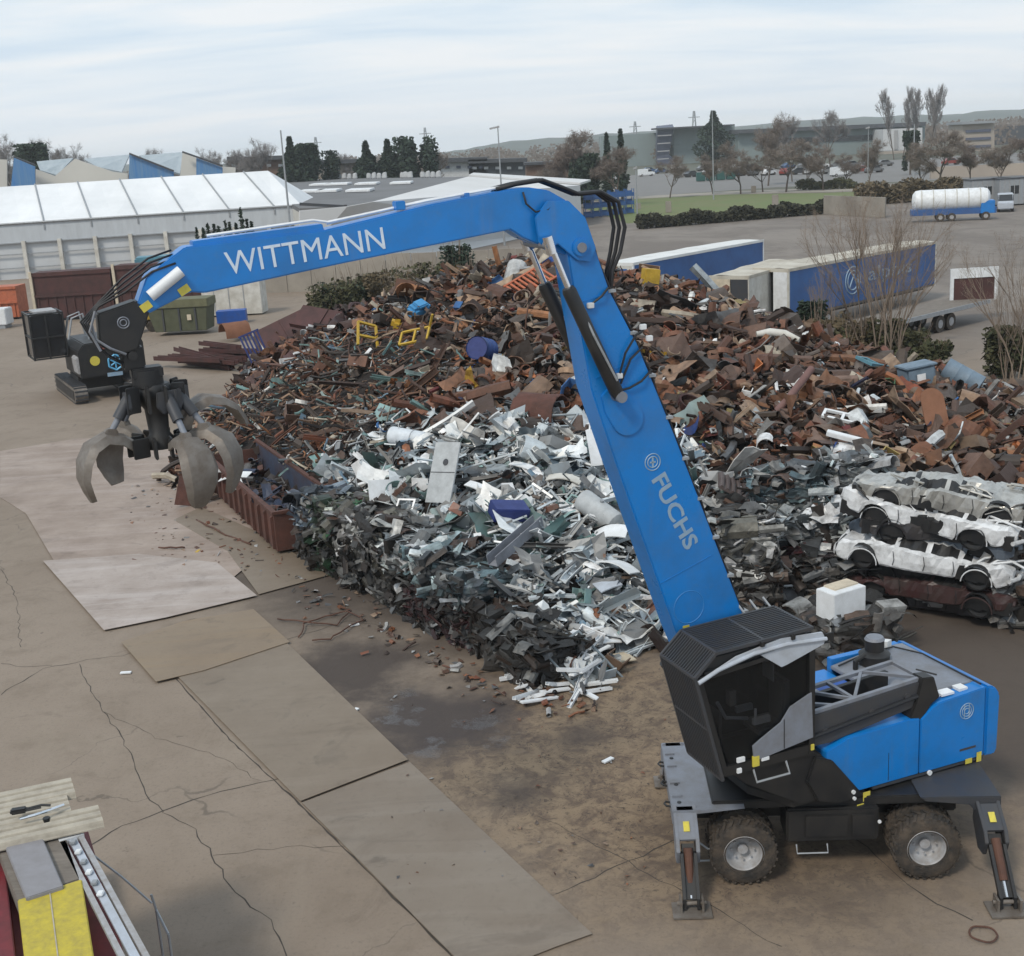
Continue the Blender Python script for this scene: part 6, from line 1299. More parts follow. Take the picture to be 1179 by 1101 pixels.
for z in (2.25, 3.4, 4.66):
    for y in (-0.22, 2.02): b.bar((-3.25, y, z), (-1.45, y, z), 0.08, 0.08)
    for x in (-3.22, -1.48): b.bar((x, -0.22, z), (x, 2.02, z), 0.08, 0.08)
b.build('cab_frame', MT['black'], cb); box_at('roof_plate', 'rim', cb, -2.9, -1.7, 0.1, 1.8, 4.7, 4.78)
b = MB()
for y in (-0.6, 0.5): b.tube([(-1.4, y, 3.2), (-1.1, y, 4.3), (-0.5, y, 4.5), (-0.3, y, 3.2)], 0.06, 6)
for k in range(4): b.tube([(-0.4 + 0.28 * k, -1.0, 3.1), (-0.4 + 0.28 * k, -1.0, 4.2)], 0.04, 6)
b.tube([(-0.45, -1.0, 4.2), (0.5, -1.0, 4.2)], 0.04, 6); b.build('guard_rail', MT['galv'], h2)

# ---------- olive skip, white and blue boxes, small yellow machine behind the grab
p = G(214, 384); o = empty('olive_skip', (p[0], p[1], 0), R(-4), 'olive green skip with sloped sides standing behind the grab', 'skip')
b = MB(); b.prism([(-2.4, 2.0), (-1.9, 0.3), (1.9, 0.3), (2.1, 2.0)], 'y', -1.0, 1.0, 0.03); b.build('body', mat('olive_paint', (0.075, 0.08, 0.045), 0.7, bump=0.2), o)
for x in (-1.2, 0, 1.2): box_at('rib', 'dgrey', o, x - 0.06, x + 0.06, -1.08, -1.0, 0.35, 1.95)
b = MB(); b.box(-2.5, 2.2, -1.1, 1.1, 2.0, 2.6, 0.04); b.build('lid', mat('olive_lid', (0.13, 0.13, 0.07), 0.7), o); box_at('label_plate', 'cream', o, 0.6, 0.9, -1.13, -1.08, 1.1, 1.5)
p = G(278, 362); o = empty('white_storage_box', (p[0], p[1], 0), R(-3), 'white panelled storage box behind the olive skip', 'storage box'); box_at('shell', 'dirtywhite', o, -2.8, 2.0, -1, 1, 0.1, 2.9, 0.03)
for x in (-1.8, -0.6, 0.6): box_at('seam', 'galv', o, x - 0.03, x + 0.03, -1.03, -1.0, 0.2, 2.8)
p = G(268, 372); o = empty('blue_crate', (p[0], p[1], 0), R(5), 'blue steel crate between the olive skip and the heap', 'crate'); box_at('body', 'deepblue', o, -1.1, 1.1, -0.6, 0.6, 0.1, 1.0)
for x in (-0.9, 0, 0.9): box_at('foot', 'dgrey', o, x - 0.1, x + 0.1, -0.6, 0.6, 0, 0.1)
p = G(166, 382); o = empty('small_dumper', (p[0], p[1], 0), R(20), 'small yellow dumper half hidden behind the nose of the stick', 'dumper')
b = MB(); b.prism([(-0.8, 0.9), (-0.5, 2.3), (0.7, 2.2), (0.9, 0.9)], 'y', -0.6, 0.6, 0.05); b.build('body', MT['yellow2'], o)
for x in (-0.6, 0.6):
    for y in (-0.65, 0.65): b = MB(); b.cyl((x, y - 0.12, 0.42), 0.42, 0.24, 'y', 18); b.build('wheel', MT['tyre'], o)
p = G(190, 352); o = empty('blue_truck', (p[0], p[1], 0), R(10), 'blue lorry with a grey round tank mostly hidden behind the stick', 'lorry')
box_at('cab', 'tealpaint', o, -2.0, 1.2, -1.2, 1.2, 1.0, 4.4, 0.15); b = MB(); b.cyl((-2.2, -1.3, 2.6), 1.1, 1.2, 'y', 22); b.build('tank', MT['rim'], o)
box_at('chassis', 'black', o, -3, 2, -1.1, 1.1, 0.6, 1.0)
for x in (-2.2, 1.0): b = MB(); b.cyl((x, -1.25, 0.5), 0.5, 0.4, 'y', 18); b.build('wheel', MT['tyre'], o)

# ---------- brown roll-off containers in a row at left
def rolloff(p, q, h, label, cm='maroon', band=True):
    yaw, L = frame_of(p, q); o = empty('roll_off_container', (p[0], p[1], 0), yaw, label, 'container', 'tall containers in front of the tent hall')
    box_at('shell', cm, o, 0, L, 0, 2.4, 0.2, h); 
    for i in range(9): x = 0.3 + (L - 0.6) * i / 8; box_at('rib', cm, o, x - 0.05, x + 0.05, -0.09, 0.0, 0.3, h * 0.55)
    box_at('top_rail', cm, o, -0.05, L + 0.05, -0.12, 0.02, h * 0.93, h * 1.01); box_at('lower_rail', cm, o, -0.02, L + 0.02, -0.16, -0.0, h * 0.5, h * 0.56)
    box_at('corner_post', 'cream', o, -0.16, 0.06, -0.2, 0.0, 0, h * 1.04); box_at('skid', 'black', o, 0.2, L - 0.2, 0.3, 2.0, 0, 0.2); return o
z_ = 0
A_, B_, C_ = G(44, 371), G(110, 366), G(188, 360)
rolloff(A_, (A_[0] + 6.4, A_[1] + 0.3), 4.0, 'tall dark maroon container at the left edge of its row'); rolloff((A_[0] + 6.8, A_[1] + 0.2), (A_[0] + 14.0, A_[1] + 0.4), 4.2, 'tall dark maroon container right behind the tracked handler')
q = at(6, 360, 106); rolloff((q.x - 5.0, 108.5), (q.x + 0.2, 108.5), 2.8, 'orange container cut off by the left edge of the picture', 'orange')
q = at(6, 352, 104); o = empty('white_skip', (q.x - 1, 103, 0), 0, 'small white skip in front of the orange container at the left edge', 'skip'); box_at('body', 'white', o, -3, 1.6, -0.8, 0.8, 0.3, 1.6, 0.05); box_at('base', 'galv', o, -2.8, 1.4, -0.7, 0.7, 0.0, 0.3)

# ---------- white tent hall
YT = 150.0
th = empty('tent_hall', (0, 0, 0), 0, 'long white tent hall with bright seamed roof panels and a low grey wall', 'tent hall')
MT['tent'] = mat('tent_fabric', (0.74, 0.75, 0.76), 0.6, dirt=(0.5, 0.52, 0.53), scale=0.12, amt=0.6)
MT['tentwall'] = mat('tent_wall_sheet', (0.47, 0.50, 0.53), 0.65, dirt=(0.36, 0.38, 0.40), scale=0.3, amt=0.6, stretch=(6, 1, 1)); MT['panelwall'] = mat('wall_panels', (0.52, 0.54, 0.56), 0.7, dirt=(0.42, 0.43, 0.44), scale=0.3, amt=0.7)
ev = lambda px: at(px, 257 - 19 * px / 348.0, YT)
eL, eR = at(-60, 260, YT), at(347, 238.5, YT + 6)
eL.z = eR.z = (eL.z + eR.z) / 2
rL, rR = at(-60, 214, YT + 11), at(309, 201.5, YT + 17); rz = (rL.z + rR.z) / 2; rL.z = rR.z = rz
dx = (eR - eL) / 7.6
for i in range(8):   # roof bays
    a0, a1 = i / 7.6, min(1, (i + 1) / 7.6); p0, p1 = eL.lerp(eR, a0), eL.lerp(eR, a1); q0, q1 = rL.lerp(rR, a0), rL.lerp(rR, a1)
    b = MB(); back = Vector((0, 12, 0)); s0, s1 = q0 + back, q1 + back; s0.z = s1.z = eL.z
    sag = Vector((0, 0, -0.25)); m0, m1 = p0.lerp(p1, 0.5) , q0.lerp(q1, 0.5)
    vs = [p0, p0.lerp(p1, .5), p1, p0.lerp(q0, .5), p0.lerp(p1, .5).lerp(m1, .5) + sag, p1.lerp(q1, .5), q0, m1, q1, s0, s1]
    b.add(vs, [(0, 1, 4, 3), (1, 2, 5, 4), (3, 4, 7, 6), (4, 5, 8, 7), (6, 7, 8, 10, 9)]); b.build('roof_bay', MT['tent'], th, smooth=False)
    b = MB(); b.tube([p0 + Vector((0, 0, 0.08)), q0 + Vector((0, 0, 0.08))], 0.11, 5); b.tube([p0, p0 + Vector((0, 0, -0.9))], 0.12, 5); b.build('roof_seam', MT['galv'], th)
zc = eL.z
b = MB(); b.add([(eL.x, eL.y, zc), (eR.x, eR.y, zc), (eR.x, eR.y, 4.2), (eL.x, eL.y, 4.2)], [(0, 1, 2, 3)]); b.build('upper_wall', MT['tentwall'], th)
b = MB(); b.add([(eR.x, eR.y, 0), (eR.x, eR.y, zc), (rR.x, rR.y, rR.z), (rR.x + 4, rR.y + 12, zc), (rR.x + 4, rR.y + 12, 0)], [(0, 1, 2, 3, 4)]); b.build('gable', MT['tent'], th)
b = MB(); b.add([(eL.x, eL.y + 0.3, 4.25), (eR.x, eR.y + 0.3, 4.25), (eR.x, eR.y + 0.3, 0), (eL.x, eL.y + 0.3, 0)], [(0, 1, 2, 3)]); b.build('lower_wall', MT['panelwall'], th)
b = MB(); b.tube([(eL.x, eL.y - 0.1, zc), (eR.x, eR.y - 0.1, zc)], 0.14, 6); b.build('gutter', MT['galv'], th)
nb = 10
for i in range(nb + 1):
    t = i / nb; p = Vector((eL.x + (eR.x - eL.x) * t, eL.y + (eR.y - eL.y) * t, 0)); box_at('wall_post', 'dirtywhite', th, p.x - 0.22, p.x + 0.22, p.y - 0.35, p.y - 0.02, 0, 4.4)
for z in (2.9, 1.3, 4.2):
    b = MB(); b.bar((eL.x, eL.y - 0.05, z), (eR.x, eR.y - 0.05, z), 0.12, 0.12); b.build('wall_rail', MT['galv'], th)

# ---------- factory with saw-tooth roof behind the tent
sf = empty('sawtooth_factory', (0, 0, 0), 0, 'pale factory with saw-tooth roof and blue glazed ends behind the tent', 'factory')
MT['blueglaze'] = mat('blue_glazing', (0.04, 0.16, 0.38), 0.4, dirt=(0.14, 0.24, 0.34), scale=0.8, amt=0.8, stretch=(3, 1, 0.2)); MT['palewall'] = mat('pale_render', (0.52, 0.51, 0.47), 0.8, dirt=(0.42, 0.41, 0.38), scale=0.1); MT['greyglaze'] = mat('grey_glazing', (0.26, 0.31, 0.34), 0.4, dirt=(0.4, 0.44, 0.46), scale=0.5, amt=0.8, stretch=(3, 1, 1))
YF = 196.0
def quad(name, pts, m, parent, back=0.25):
    """a wall or roof slab with real thickness, corners given as px,py,Y"""
    P = [at(*p) for p in pts]; n = (P[1] - P[0]).cross(P[2] - P[0]).normalized(); n = n if n.y > 0 else -n; b = MB(); k = len(P)
    b.add(P + [q + n * back for q in P], [tuple(range(k)), tuple(range(2 * k - 1, k - 1, -1))] + [(i, (i + 1) % k, k + (i + 1) % k, k + i) for i in range(k)]); return b.build(name, MT[m] if isinstance(m, str) else m, parent)
for (a, c, d, e) in ((42, 62, 84, 120), (85, 150, 151, 215), (152, 205, 210, 300)):
    pass
quad('main_wall', [(-40, 182, YF), (8, 184, YF), (8, 260, YF), (-40, 260, YF)], 'palewall', sf)
quad('glazed_end', [(16, 182, YF - 3), (40, 192, YF - 3), (41, 240, YF - 3), (10, 240, YF - 3)], 'blueglaze', sf)
quad('saw_wall', [(41, 195, YF), (63, 203, YF), (86, 183, YF), (130, 198, YF), (147, 200, YF), (147, 250, YF), (41, 250, YF)], 'palewall', sf)
quad('roof_light', [(42, 186, YF + 6), (84, 182, YF + 6), (66, 202, YF + 0.5), (46, 196, YF + 0.5)], 'greyglaze', sf)
quad('roof_light', [(96, 183, YF + 14), (149, 178, YF + 14), (140, 198, YF + 0.5), (112, 192, YF + 0.5)], 'greyglaze', sf)
quad('glazed_end', [(149, 178, YF - 2), (200, 198, YF - 2), (200, 235, YF - 2), (148, 235, YF - 2)], 'blueglaze', sf)
quad('roof_light', [(160, 179, YF + 14), (212, 175, YF + 14), (207, 200, YF + 0.5), (176, 190, YF + 0.5)], 'greyglaze', sf)
quad('saw_wall', [(210, 176, YF - 1), (226, 182, YF - 1), (226, 235, YF - 1), (204, 235, YF - 1)], 'palewall', sf)
quad('glazed_end', [(226, 182, YF - 2), (256, 193, YF - 2), (256, 235, YF - 2), (226, 235, YF - 2)], 'blueglaze', sf)
quad('low_wall', [(256, 192, YF), (271, 193, YF), (271, 235, YF), (256, 235, YF)], 'palewall', sf)
for (x0, y0, x1, y1) in ((16, 181, 40, 190), (149, 177, 200, 197), (210, 175, 256, 191)):
    P, Q = at(x0, y0, YF - 2.4), at(x1, y1, YF - 2.4); b = MB(); b.bar(P, Q, 0.3, 0.25); b.build('roof_trim', MT['dgrey'], sf)

# ---------- big grey roofed warehouse with skylights, and the white gabled hall
gw = empty('grey_roof_warehouse', (0, 0, 0), 0, 'low warehouse with flat grey roof and rows of white skylights', 'warehouse')
MT['greyroof'] = mat('grey_roofing', (0.145, 0.145, 0.15), 0.8, dirt=(0.10, 0.10, 0.10), scale=0.1, amt=0.7)
ZR = 6.6
c0 = G(345, 240, ZR); c1 = G(430, 236, ZR); c2 = G(545, 203.5, ZR); c3 = G(318, 207, ZR); c4 = G(330, 232, ZR)
b = MB(); poly = [c0, c1, c2, c3, c4]; b.prism(poly, 'z', ZR - 0.5, ZR); b.build('roof', MT['greyroof'], gw)
b = MB(); b.add([(c[0], c[1], z) for c in (c4, c0, c1) for z in (0, ZR - 0.5)], [(0, 2, 3, 1), (2, 4, 5, 3)]); b.build('wall', MT['palewall'], gw)
for (x0, x1, y) in ((358, 380, 212.5), (345, 372, 220), (375, 402, 212), (365, 390, 219.5), (410, 435, 211.5), (400, 428, 219), (450, 474, 210.5)):
    P, Q = G(x0, y, ZR + 0.3), G(x1, y - 1, ZR + 0.3); b = MB(); b.prism([(P[0], P[1] - 3), (Q[0], Q[1] - 3), (Q[0], Q[1] + 5), (P[0], P[1] + 5)], 'z', ZR + 0.05, ZR + 0.4, 0.05); b.build('skylight', MT['white'], gw)
P, Q = at(345, 235, 136), at(398, 238, 136); b = MB(); b.bar(P, Q, 0.3, 0.3); b.bar(P - Vector((0, 0, 0.9)), Q - Vector((0, 0, 0.6)), 0.3, 0.3); b.bar(Q + Vector((0, 0, 0.2)), Q - Vector((0, 0, 0.9)), 0.35, 0.3); b.build('roof_duct', MT['dgrey'], gw)
wh = empty('white_gabled_hall', (0, 0, 0), 0, 'broad white hall with low gable half hidden behind the blue stick', 'hall')
MT['hallwhite'] = mat('hall_sheet', (0.60, 0.60, 0.60), 0.7, dirt=(0.5, 0.5, 0.49), scale=0.1, amt=0.6)
quad('gable_wall', [(345, 300, 132), (345, 243, 132), (400, 238, 134), (430, 232.5, 138), (540, 203.5, 186), (668, 213.5, 186), (670, 264, 186), (540, 300, 150)], 'hallwhite', wh, 0.3)
quad('roof', [(540, 203.5, 186.5), (545, 201, 215), (680, 209, 215), (668, 213, 186.5)], 'hallwhite', wh, 0.3)
b = MB(); b.cyl((0, -0.2, 0), 0.5, 0.2, 'y', 14); v_ = b.build('wall_vent', MT['dgrey'], wh); v_.location = at(541, 216, 184)
# blue crates stacked
cr = None
for i in range(6):
    for j in range(3):
        P = at(677 + 9.5 * i, 240 - 9.5 * j, 205 + 1.2 * i); base = max(0.0, 1.35 * j)
        o = empty('blue_stillage', (P.x, P.y, base), R(10), 'dark blue steel stillage in the stack beside the white hall', 'stillage', 'dark blue stillages stacked beside the white hall')
        b = MB(); b.box(-0.62, 0.62, -0.6, 0.6, 0.15, 0.2); b.box(-0.62, 0.62, -0.6, -0.55, 0.2, 0.75)
        for x in (-0.6, 0.6):
            for y in (-0.57, 0.57): b.bar((x, y, 0), (x, y, 1.32), 0.1, 0.1)
        b.box(-0.62, 0.62, 0.55, 0.6, 0.2, 1.0); b.build('rack', MT['trailerblue'], o)

# low wall behind the heap
P, Q = at(300, 300, 118), at(655, 282, 112); cw = empty('concrete_wall', (0, 0, 0), 0, 'long low weathered concrete wall behind the heap', 'wall'); MT['concwall'] = mat('weathered_concrete', (0.30, 0.27, 0.23), 0.9, dirt=(0.16, 0.14, 0.12), scale=0.25, amt=0.8)
for i in range(12):
    a, c = P.lerp(Q, i / 12), P.lerp(Q, (i + 1) / 12 - 0.002); b = MB(); b.prism([(a.x, a.y), (c.x, c.y), (c.x, c.y + 0.3), (a.x, a.y + 0.3)], 'z', 0, 3.1 + 0.05 * (i % 2)); b.build('wall_slab', MT['concwall'], cw)

# ---------- trailers
def axle_wheels(o, xs, y0, y1, r_=0.5):
    for x in xs:
        for y in (y0, y1): b = MB(); b.cyl((x, y - 0.15, r_), r_, 0.3, 'y', 20); w = b.build('wheel', MT['tyre'], o); b = MB(); b.cyl((x, y - 0.17, r_), r_ * 0.5, 0.34, 'y', 14); b.build('rim', MT['rim'], w)
def trailer(near, far, H, W, label, sidem, roofm, endm, L=None):
    """near/far: roof corners (px,py) of the side that faces the camera's right"""
    a, c = Vector(G(*near, H)), Vector(G(*far, H)); yaw, LL = frame_of(a, c); L = L or LL
    o = empty('box_trailer', (a.x, a.y, 0), yaw, label, 'trailer', 'box trailers parked behind the heap')
    box_at('side_wall', sidem, o, 0.04, L - 0.04, 0, 0.06, 1.15, H - 0.08); box_at('side_wall', sidem, o, 0.04, L - 0.04, W - 0.06, W, 1.15, H - 0.08)
    b = MB(); n = 10
    r = random.Random(int(near[0])); 
    for i in range(n + 1):
        for j in range(5): b.v.append((L * i / n, W * j / 4, H + r.uniform(-0.05, 0.03) + (0.04 if 0 < j < 4 else 0)))
    for i in range(n):
        for j in range(4): k = i * 5 + j; b.f.append((k, k + 5, k + 6, k + 1))
    b.build('roof', MT[roofm], o)
    box_at('roof_edge', roofm, o, -0.02, L + 0.02, -0.04, 0.0, H - 0.16, H + 0.02); box_at('roof_edge', roofm, o, -0.04, 0.0, 0, W, H - 0.2, H + 0.02); box_at('floor', 'plank', o, 0, L, 0.06, W - 0.06, 1.0, 1.15)
    box_at('corner_post', endm, o, -0.02, 0.1, -0.02, 0.14, 1.0, H - 0.1); box_at('corner_post', endm, o, -0.02, 0.1, W - 0.14, W + 0.02, 1.0, H - 0.1); box_at('corner_post', endm, o, L - 0.1, L + 0.02, -0.03, 0.1, 1.0, H)
    axle_wheels(o, (2.0, 3.2, 4.4), 0.25, W - 0.25); box_at('chassis', 'black', o, 0.5, L - 0.5, 0.6, W - 0.6, 0.75, 1.0); return o, L
MT['roofwhite'] = mat('trailer_roof_white', (0.68, 0.69, 0.68), 0.6, dirt=(0.45, 0.43, 0.40), scale=0.5, amt=0.6); MT['roofdirty'] = mat('trailer_roof_dirty', (0.52, 0.49, 0.42), 0.75, dirt=(0.27, 0.23, 0.18), scale=0.55, amt=0.85)
t1, L1 = trailer((729, 303), (879, 276), 4.0, 2.5, 'blue trailer with clean white roof, farther back of the blue two', 'trailerblue', 'roofwhite', 'white')
box_at('end_door', 'dirtywhite', t1, -0.03, 0.03, 0.1, 2.4, 1.15, 3.85); box_at('door_window', 'trailerblue', t1, -0.06, -0.03, 0.5, 1.3, 2.9, 3.6)
t2, L2 = trailer((908, 310), (1078, 278), 4.0, 2.55, 'blue trailer with dirty cream roof and open white end doors', 'trailerblue', 'roofdirty', 'dirtywhite')
b = MB(); b.box(-0.05, 0.0, 0.1, 1.05, 1.1, 3.8); d_ = b.build('end_door', MT['white'], t2); b = MB(); b.box(-0.05, 0.0, 0, 1.15, 1.1, 3.8); d2 = b.build('end_door', MT['dirtywhite'], t2); d2.location = (0, 2.5, 0); d2.rotation_euler = (0, 0, R(68))
box_at('dark_inside_sheet', 'black', t2, 0.3, 0.34, 0.1, 2.4, 1.15, 3.8)  # black sheet just inside the open doors, standing for the dark interior
b = MB(); n = 28
for r0 in (0.85, 0.6): b.tube([(L2 * 0.40 + r0 * math.cos(2 * PI * i / n), -0.015, 2.55 + r0 * math.sin(2 * PI * i / n)) for i in range(n + 1)], 0.045, 4, False)
b.tube([(L2 * 0.40 - 0.4, -0.015, 2.1), (L2 * 0.40 + 0.1, -0.015, 2.9), (L2 * 0.40 + 0.4, -0.015, 2.3)], 0.05, 4); b.build('emblem', MT['letter2'], t2)
tm = Matrix(((1, 0, 0, L2 * 0.66), (0, 0, -1, -0.012), (0, 1, 0, 2.6), (0, 0, 0, 1)))
text('alphis', 1.3, 0.02, MT['letter2'], tm, t2, 'lettering', 0.01, 1.05, (5.4, 1.15))
t3, L3 = trailer((862, 318), (935, 297), 3.9, 2.5, 'grey box trailer with cream roof beside the blue one with open doors', 'dirtywhite', 'roofdirty', 'dirtywhite', 9.0)
box_at('end_door', 'dgrey', t3, -0.05, 0.0, 0.05, 1.1, 1.1, 3.7); box_at('end_door', 'cream', t3, -0.05, 0.0, 1.15, 2.4, 1.1, 3.7)
# flatbed with headboard
a = Vector(G(1137, 345, 1.3)); c = Vector(G(1040, 368, 1.3)); yaw, L = frame_of(a, c); fb = empty('flatbed_trailer', (a.x, a.y, 0), yaw, 'empty flatbed trailer with white headboard and maroon back at right', 'trailer')
b = MB(); b.box(0, L + 3.2, -2.4, 0.1, 1.15, 1.3); b.build('deck', MT['plank'], fb); box_at('side_rail', 'galv', fb, -0.05, L + 3.2, 0.1, 0.16, 1.08, 1.32); axle_wheels(fb, (4.0, 5.2), -2.1, -0.2); box_at('chassis', 'black', fb, 0.3, L + 3, -1.6, -0.8, 0.8, 1.12)
P = at(1121, 340, a.y + 0.6); hb_ = empty('headboard', (0, 0, 0)); bpy.data.objects.remove(hb_)
b = MB(); b.box(-1.45, 1.45, -0.06, 0.06, 2.6, 3.2); b.box(-1.45, -1.25, -0.06, 0.06, 1.2, 2.6); b.box(1.25, 1.45, -0.06, 0.06, 1.2, 2.6); o = b.build('headboard', MT['white'], fb); o.rotation_euler = (0, 0, -yaw); o.location = fb.matrix_basis.inverted() @ Vector((P.x, P.y, 0)) if False else (Matrix.Rotation(-yaw, 4, 'Z') @ Vector((P.x - a.x, P.y - a.y, 0)))
b = MB(); b.box(-1.24, 1.24, 0.0, 0.05, 1.25, 2.6); o2 = b.build('tarpaulin', MT['maroon'], fb); o2.rotation_euler = o.rotation_euler; o2.location = o.location

# ---------- tanker, van, cabins, walls on the right
p = G(1052, 256); q_ = G(1128, 258); o = empty('tanker_trailer', (p[0], p[1], 0), R(-14), 'white tank trailer on a blue chassis parked at the far right', 'tanker')
b = MB(); b.lathe([(0, -4.5), (0.8, -4.4), (1.2, -4.1), (1.3, -3.6), (1.3, 3.8), (1.2, 4.2), (0.8, 4.5), (0, 4.6)], (4.2, 0, 2.5), 'x', 22); tk = b.build('tank', MT['white'], o, autosmooth=True)
for k in range(6): b = MB(); b.lathe([(1.32, -0.06), (1.36, 0), (1.32, 0.06)], (0.8 + 1.35 * k, 0, 2.5), 'x', 22); b.build('tank_ring', MT['dirtywhite'], tk)
box_at('chassis', 'trailerblue', o, -0.4, 9.4, -1.1, 1.1, 0.8, 1.5); box_at('cabinet', 'machine' if False else 'blue', o, 7.6, 9.2, -1.2, 1.2, 0.8, 2.3, 0.05); axle_wheels(o, (3.0, 4.3, 8.2), -1.1, 1.1)
def van(px, py, label, yaw, m, cat='van', s=1.0, grp=None):
    p = G(px, py); o = empty('parked_van', (p[0], p[1], 0), yaw, label, cat, grp)
    b = MB(); b.prism([(-2.5, 0.35), (-2.5, 2.2), (1.1, 2.25), (1.9, 1.35), (2.6, 1.15), (2.6, 0.4)], 'y', -0.95, 0.95, 0.08); b.build('body', MT[m], o, autosmooth=True)
    b = MB(); b.prism([(1.15, 2.12), (1.85, 1.4), (0.4, 1.4), (0.4, 2.12)], 'y', -0.965, 0.965); b.build('window', MT['glass'], o)
    b = MB(); b.add([(1.22, -0.8, 2.16), (1.22, 0.8, 2.16), (1.93, 0.85, 1.40), (1.93, -0.85, 1.40)], [(0, 1, 2, 3)]); b.build('windscreen', MT['glass'], o)
    axle_wheels(o, (-1.6, 1.7), -0.85, 0.85, 0.35); return o
van(1157, 243, 'pale grey van facing the camera in front of the site cabins', R(-110), 'lgrey')
p = G(1120, 250); 
def cabin(px, py, label, W=5.5):
    p = G(px, py); o = empty('site_cabin', (p[0], p[1], 0), R(4), label, 'cabin', 'grey site cabins at the right edge'); box_at('body', 'galv', o, 0, W, 0, 3, 0.2, 3.6); box_at('roof', 'dgrey', o, -0.1, W + 0.1, -0.1, 3.1, 3.6, 3.75); box_at('window', 'glass', o, 1.6, 2.8, -0.03, 0.0, 1.6, 2.7); box_at('door', 'dgrey', o, 3.6, 4.5, -0.03, 0.0, 0.25, 2.3)
    for k in range(8): box_at('cladding_rib', 'rim', o, W * k / 8, W * k / 8 + 0.08, -0.05, 0, 0.3, 3.5)
cabin(1119, 239, 'grey site cabin at the left of the cabin row'); cabin(1150, 238, 'grey site cabin behind the pale grey van', 5.5)
P, Q = G(948, 247), G(1019, 251); b = MB(); b.prism([P, Q, (Q[0] + 0.3, Q[1] + 0.6), (P[0] + 0.3, P[1] + 0.6)], 'z', 0, 2.6, 0.03); o = b.build('concrete_barrier', MT['concwall']); tag(o, 'pale concrete barrier wall at the back of the yard, left of the tanker', 'barrier')
for k, (px, py) in enumerate([(735, 241), (770, 245), (893, 245), (868, 222)]):
    P = G(px, py); b = MB(); b.box(P[0] - 0.45, P[0] + 0.45, P[1], P[1] + 0.5, 0, [1.0, 1.8, 2.6, 1.3][k], 0.05); o = b.build('concrete_post', MT['concwall']); tag(o, ['low pale block at the left end of the hedge', 'pale concrete pillar interrupting the dark hedge', 'slim white pillar in front of the hedge near its middle', 'small white post on the grass verge'][k], 'pillar')
# ================================================================ VEGETATION, POLES, CARS, FAR BUILDINGS
def tree_mesh(seed, H, spread, levels=5, r0=0.03, twig=0.012, leaders=1, upright=0.35, nkids=3, start=0.28, twn=3, tw_len=0.10):
    """bare tree of height H=1 units scaled later: returns (trunk MB, twig MB)"""
    r = random.Random(seed); tb, cb = MB(), MB()
    def grow(p, d, L, rad, lv):
        n = 3; pts = [p]; q = p; dd = d
        for i in range(n):
            dd = (dd + Vector((r.gauss(0, .16), r.gauss(0, .16), r.gauss(0, .08) + 0.06 * upright))).normalized(); q = q + dd * (L / n); pts.append(q)
        (tb if lv < 2 else cb).tube(pts, [rad * (1 - 0.45 * i / n) for i in range(n + 1)], 6 if lv == 0 else (4 if lv < 3 else 3), False)
        if lv >= levels:
            for _ in range(twn):
                t = Vector((r.gauss(0, 1), r.gauss(0, 1), r.gauss(0.3, 0.8))).normalized(); s = r.uniform(0.5, 1.2) * tw_len; a = pts[r.randint(1, n)]
                w_ = Vector((r.gauss(0, 1), r.gauss(0, 1), r.gauss(0, 1))).normalized() * twig
                k = len(cb.v); cb.v += [tuple(a + w_), tuple(a - w_), tuple(a + t * s)]; cb.f.append((k, k + 1, k + 2))
            return
        for k in range(nkids + (1 if lv < 2 else 0)):
            t = r.uniform(0.45 if lv else start / max(0.3, L), 1.0); i = min(n - 1, int(t * n)); a = pts[i].lerp(pts[i + 1], t * n - i)
            ang = r.uniform(0, 2 * PI); out = Vector((math.cos(ang), math.sin(ang), 0)); e = (dd * (0.55 + upright) + out * spread * r.uniform(0.6, 1.2)).normalized()
            grow(a, e, L * r.uniform(0.5, 0.72), rad * 0.5, lv + 1)
        grow(pts[-1], dd, L * 0.6, rad * 0.55, lv + 1)
    for k in range(leaders):
        ang = r.uniform(0, 6.28); d = Vector((math.cos(ang) * 0.18 * (leaders > 1), math.sin(ang) * 0.18 * (leaders > 1), 1)).normalized()
        grow(Vector((math.cos(ang) * 0.03 * (leaders > 1), math.sin(ang) * 0.03 * (leaders > 1), 0)), d, 0.45 if leaders == 1 else 0.5, r0, 0)
    zm = max(v[2] for v in cb.v); 
    for m_ in (tb, cb): m_.v = [(v[0] / zm, v[1] / zm, v[2] / zm) for v in m_.v]
    return tb, cb
def make_tree(seed, name, label, group, barkm='bark', twigm='twig', **k):
    tb, cb = tree_mesh(seed, 1, **k); o = empty(name, (0, 0, 0), 0, label, 'tree', group); tb.build('trunk', MT[barkm], o, smooth=True); cb.build('crown', MT[twigm], o); return o
def put_tree(proto, loc, h, wscale=1.0, rot=0.0, label=None, first=[None]):
    o = proto if not proto.get('_used') else copy_tree(proto)
    if '_used' in proto and o is not proto and '_used' in o: del o['_used']
    proto['_used'] = 1; o.location = loc; o.scale = (h * wscale, h * wscale, h); o.rotation_euler = (0, 0, rot)
    if label: o['label'] = label
    return o
MT['twigred'] = mat('reddish_twigs', (0.17, 0.135, 0.115), 0.9, dirt=(0.15, 0.12, 0.10), scale=0.5)
MT['twiggrey'] = mat('grey_twigs', (0.22, 0.205, 0.2), 0.9, dirt=(0.17, 0.155, 0.15), scale=0.5)
TG = 'bare trees along the car park and fields'
protoA = [make_tree(300 + i, 'bare_tree', 'x', TG, spread=0.75, levels=5, r0=0.018, twig=0.0028, twn=4, tw_len=0.09, start=0.14) for i in range(3)]
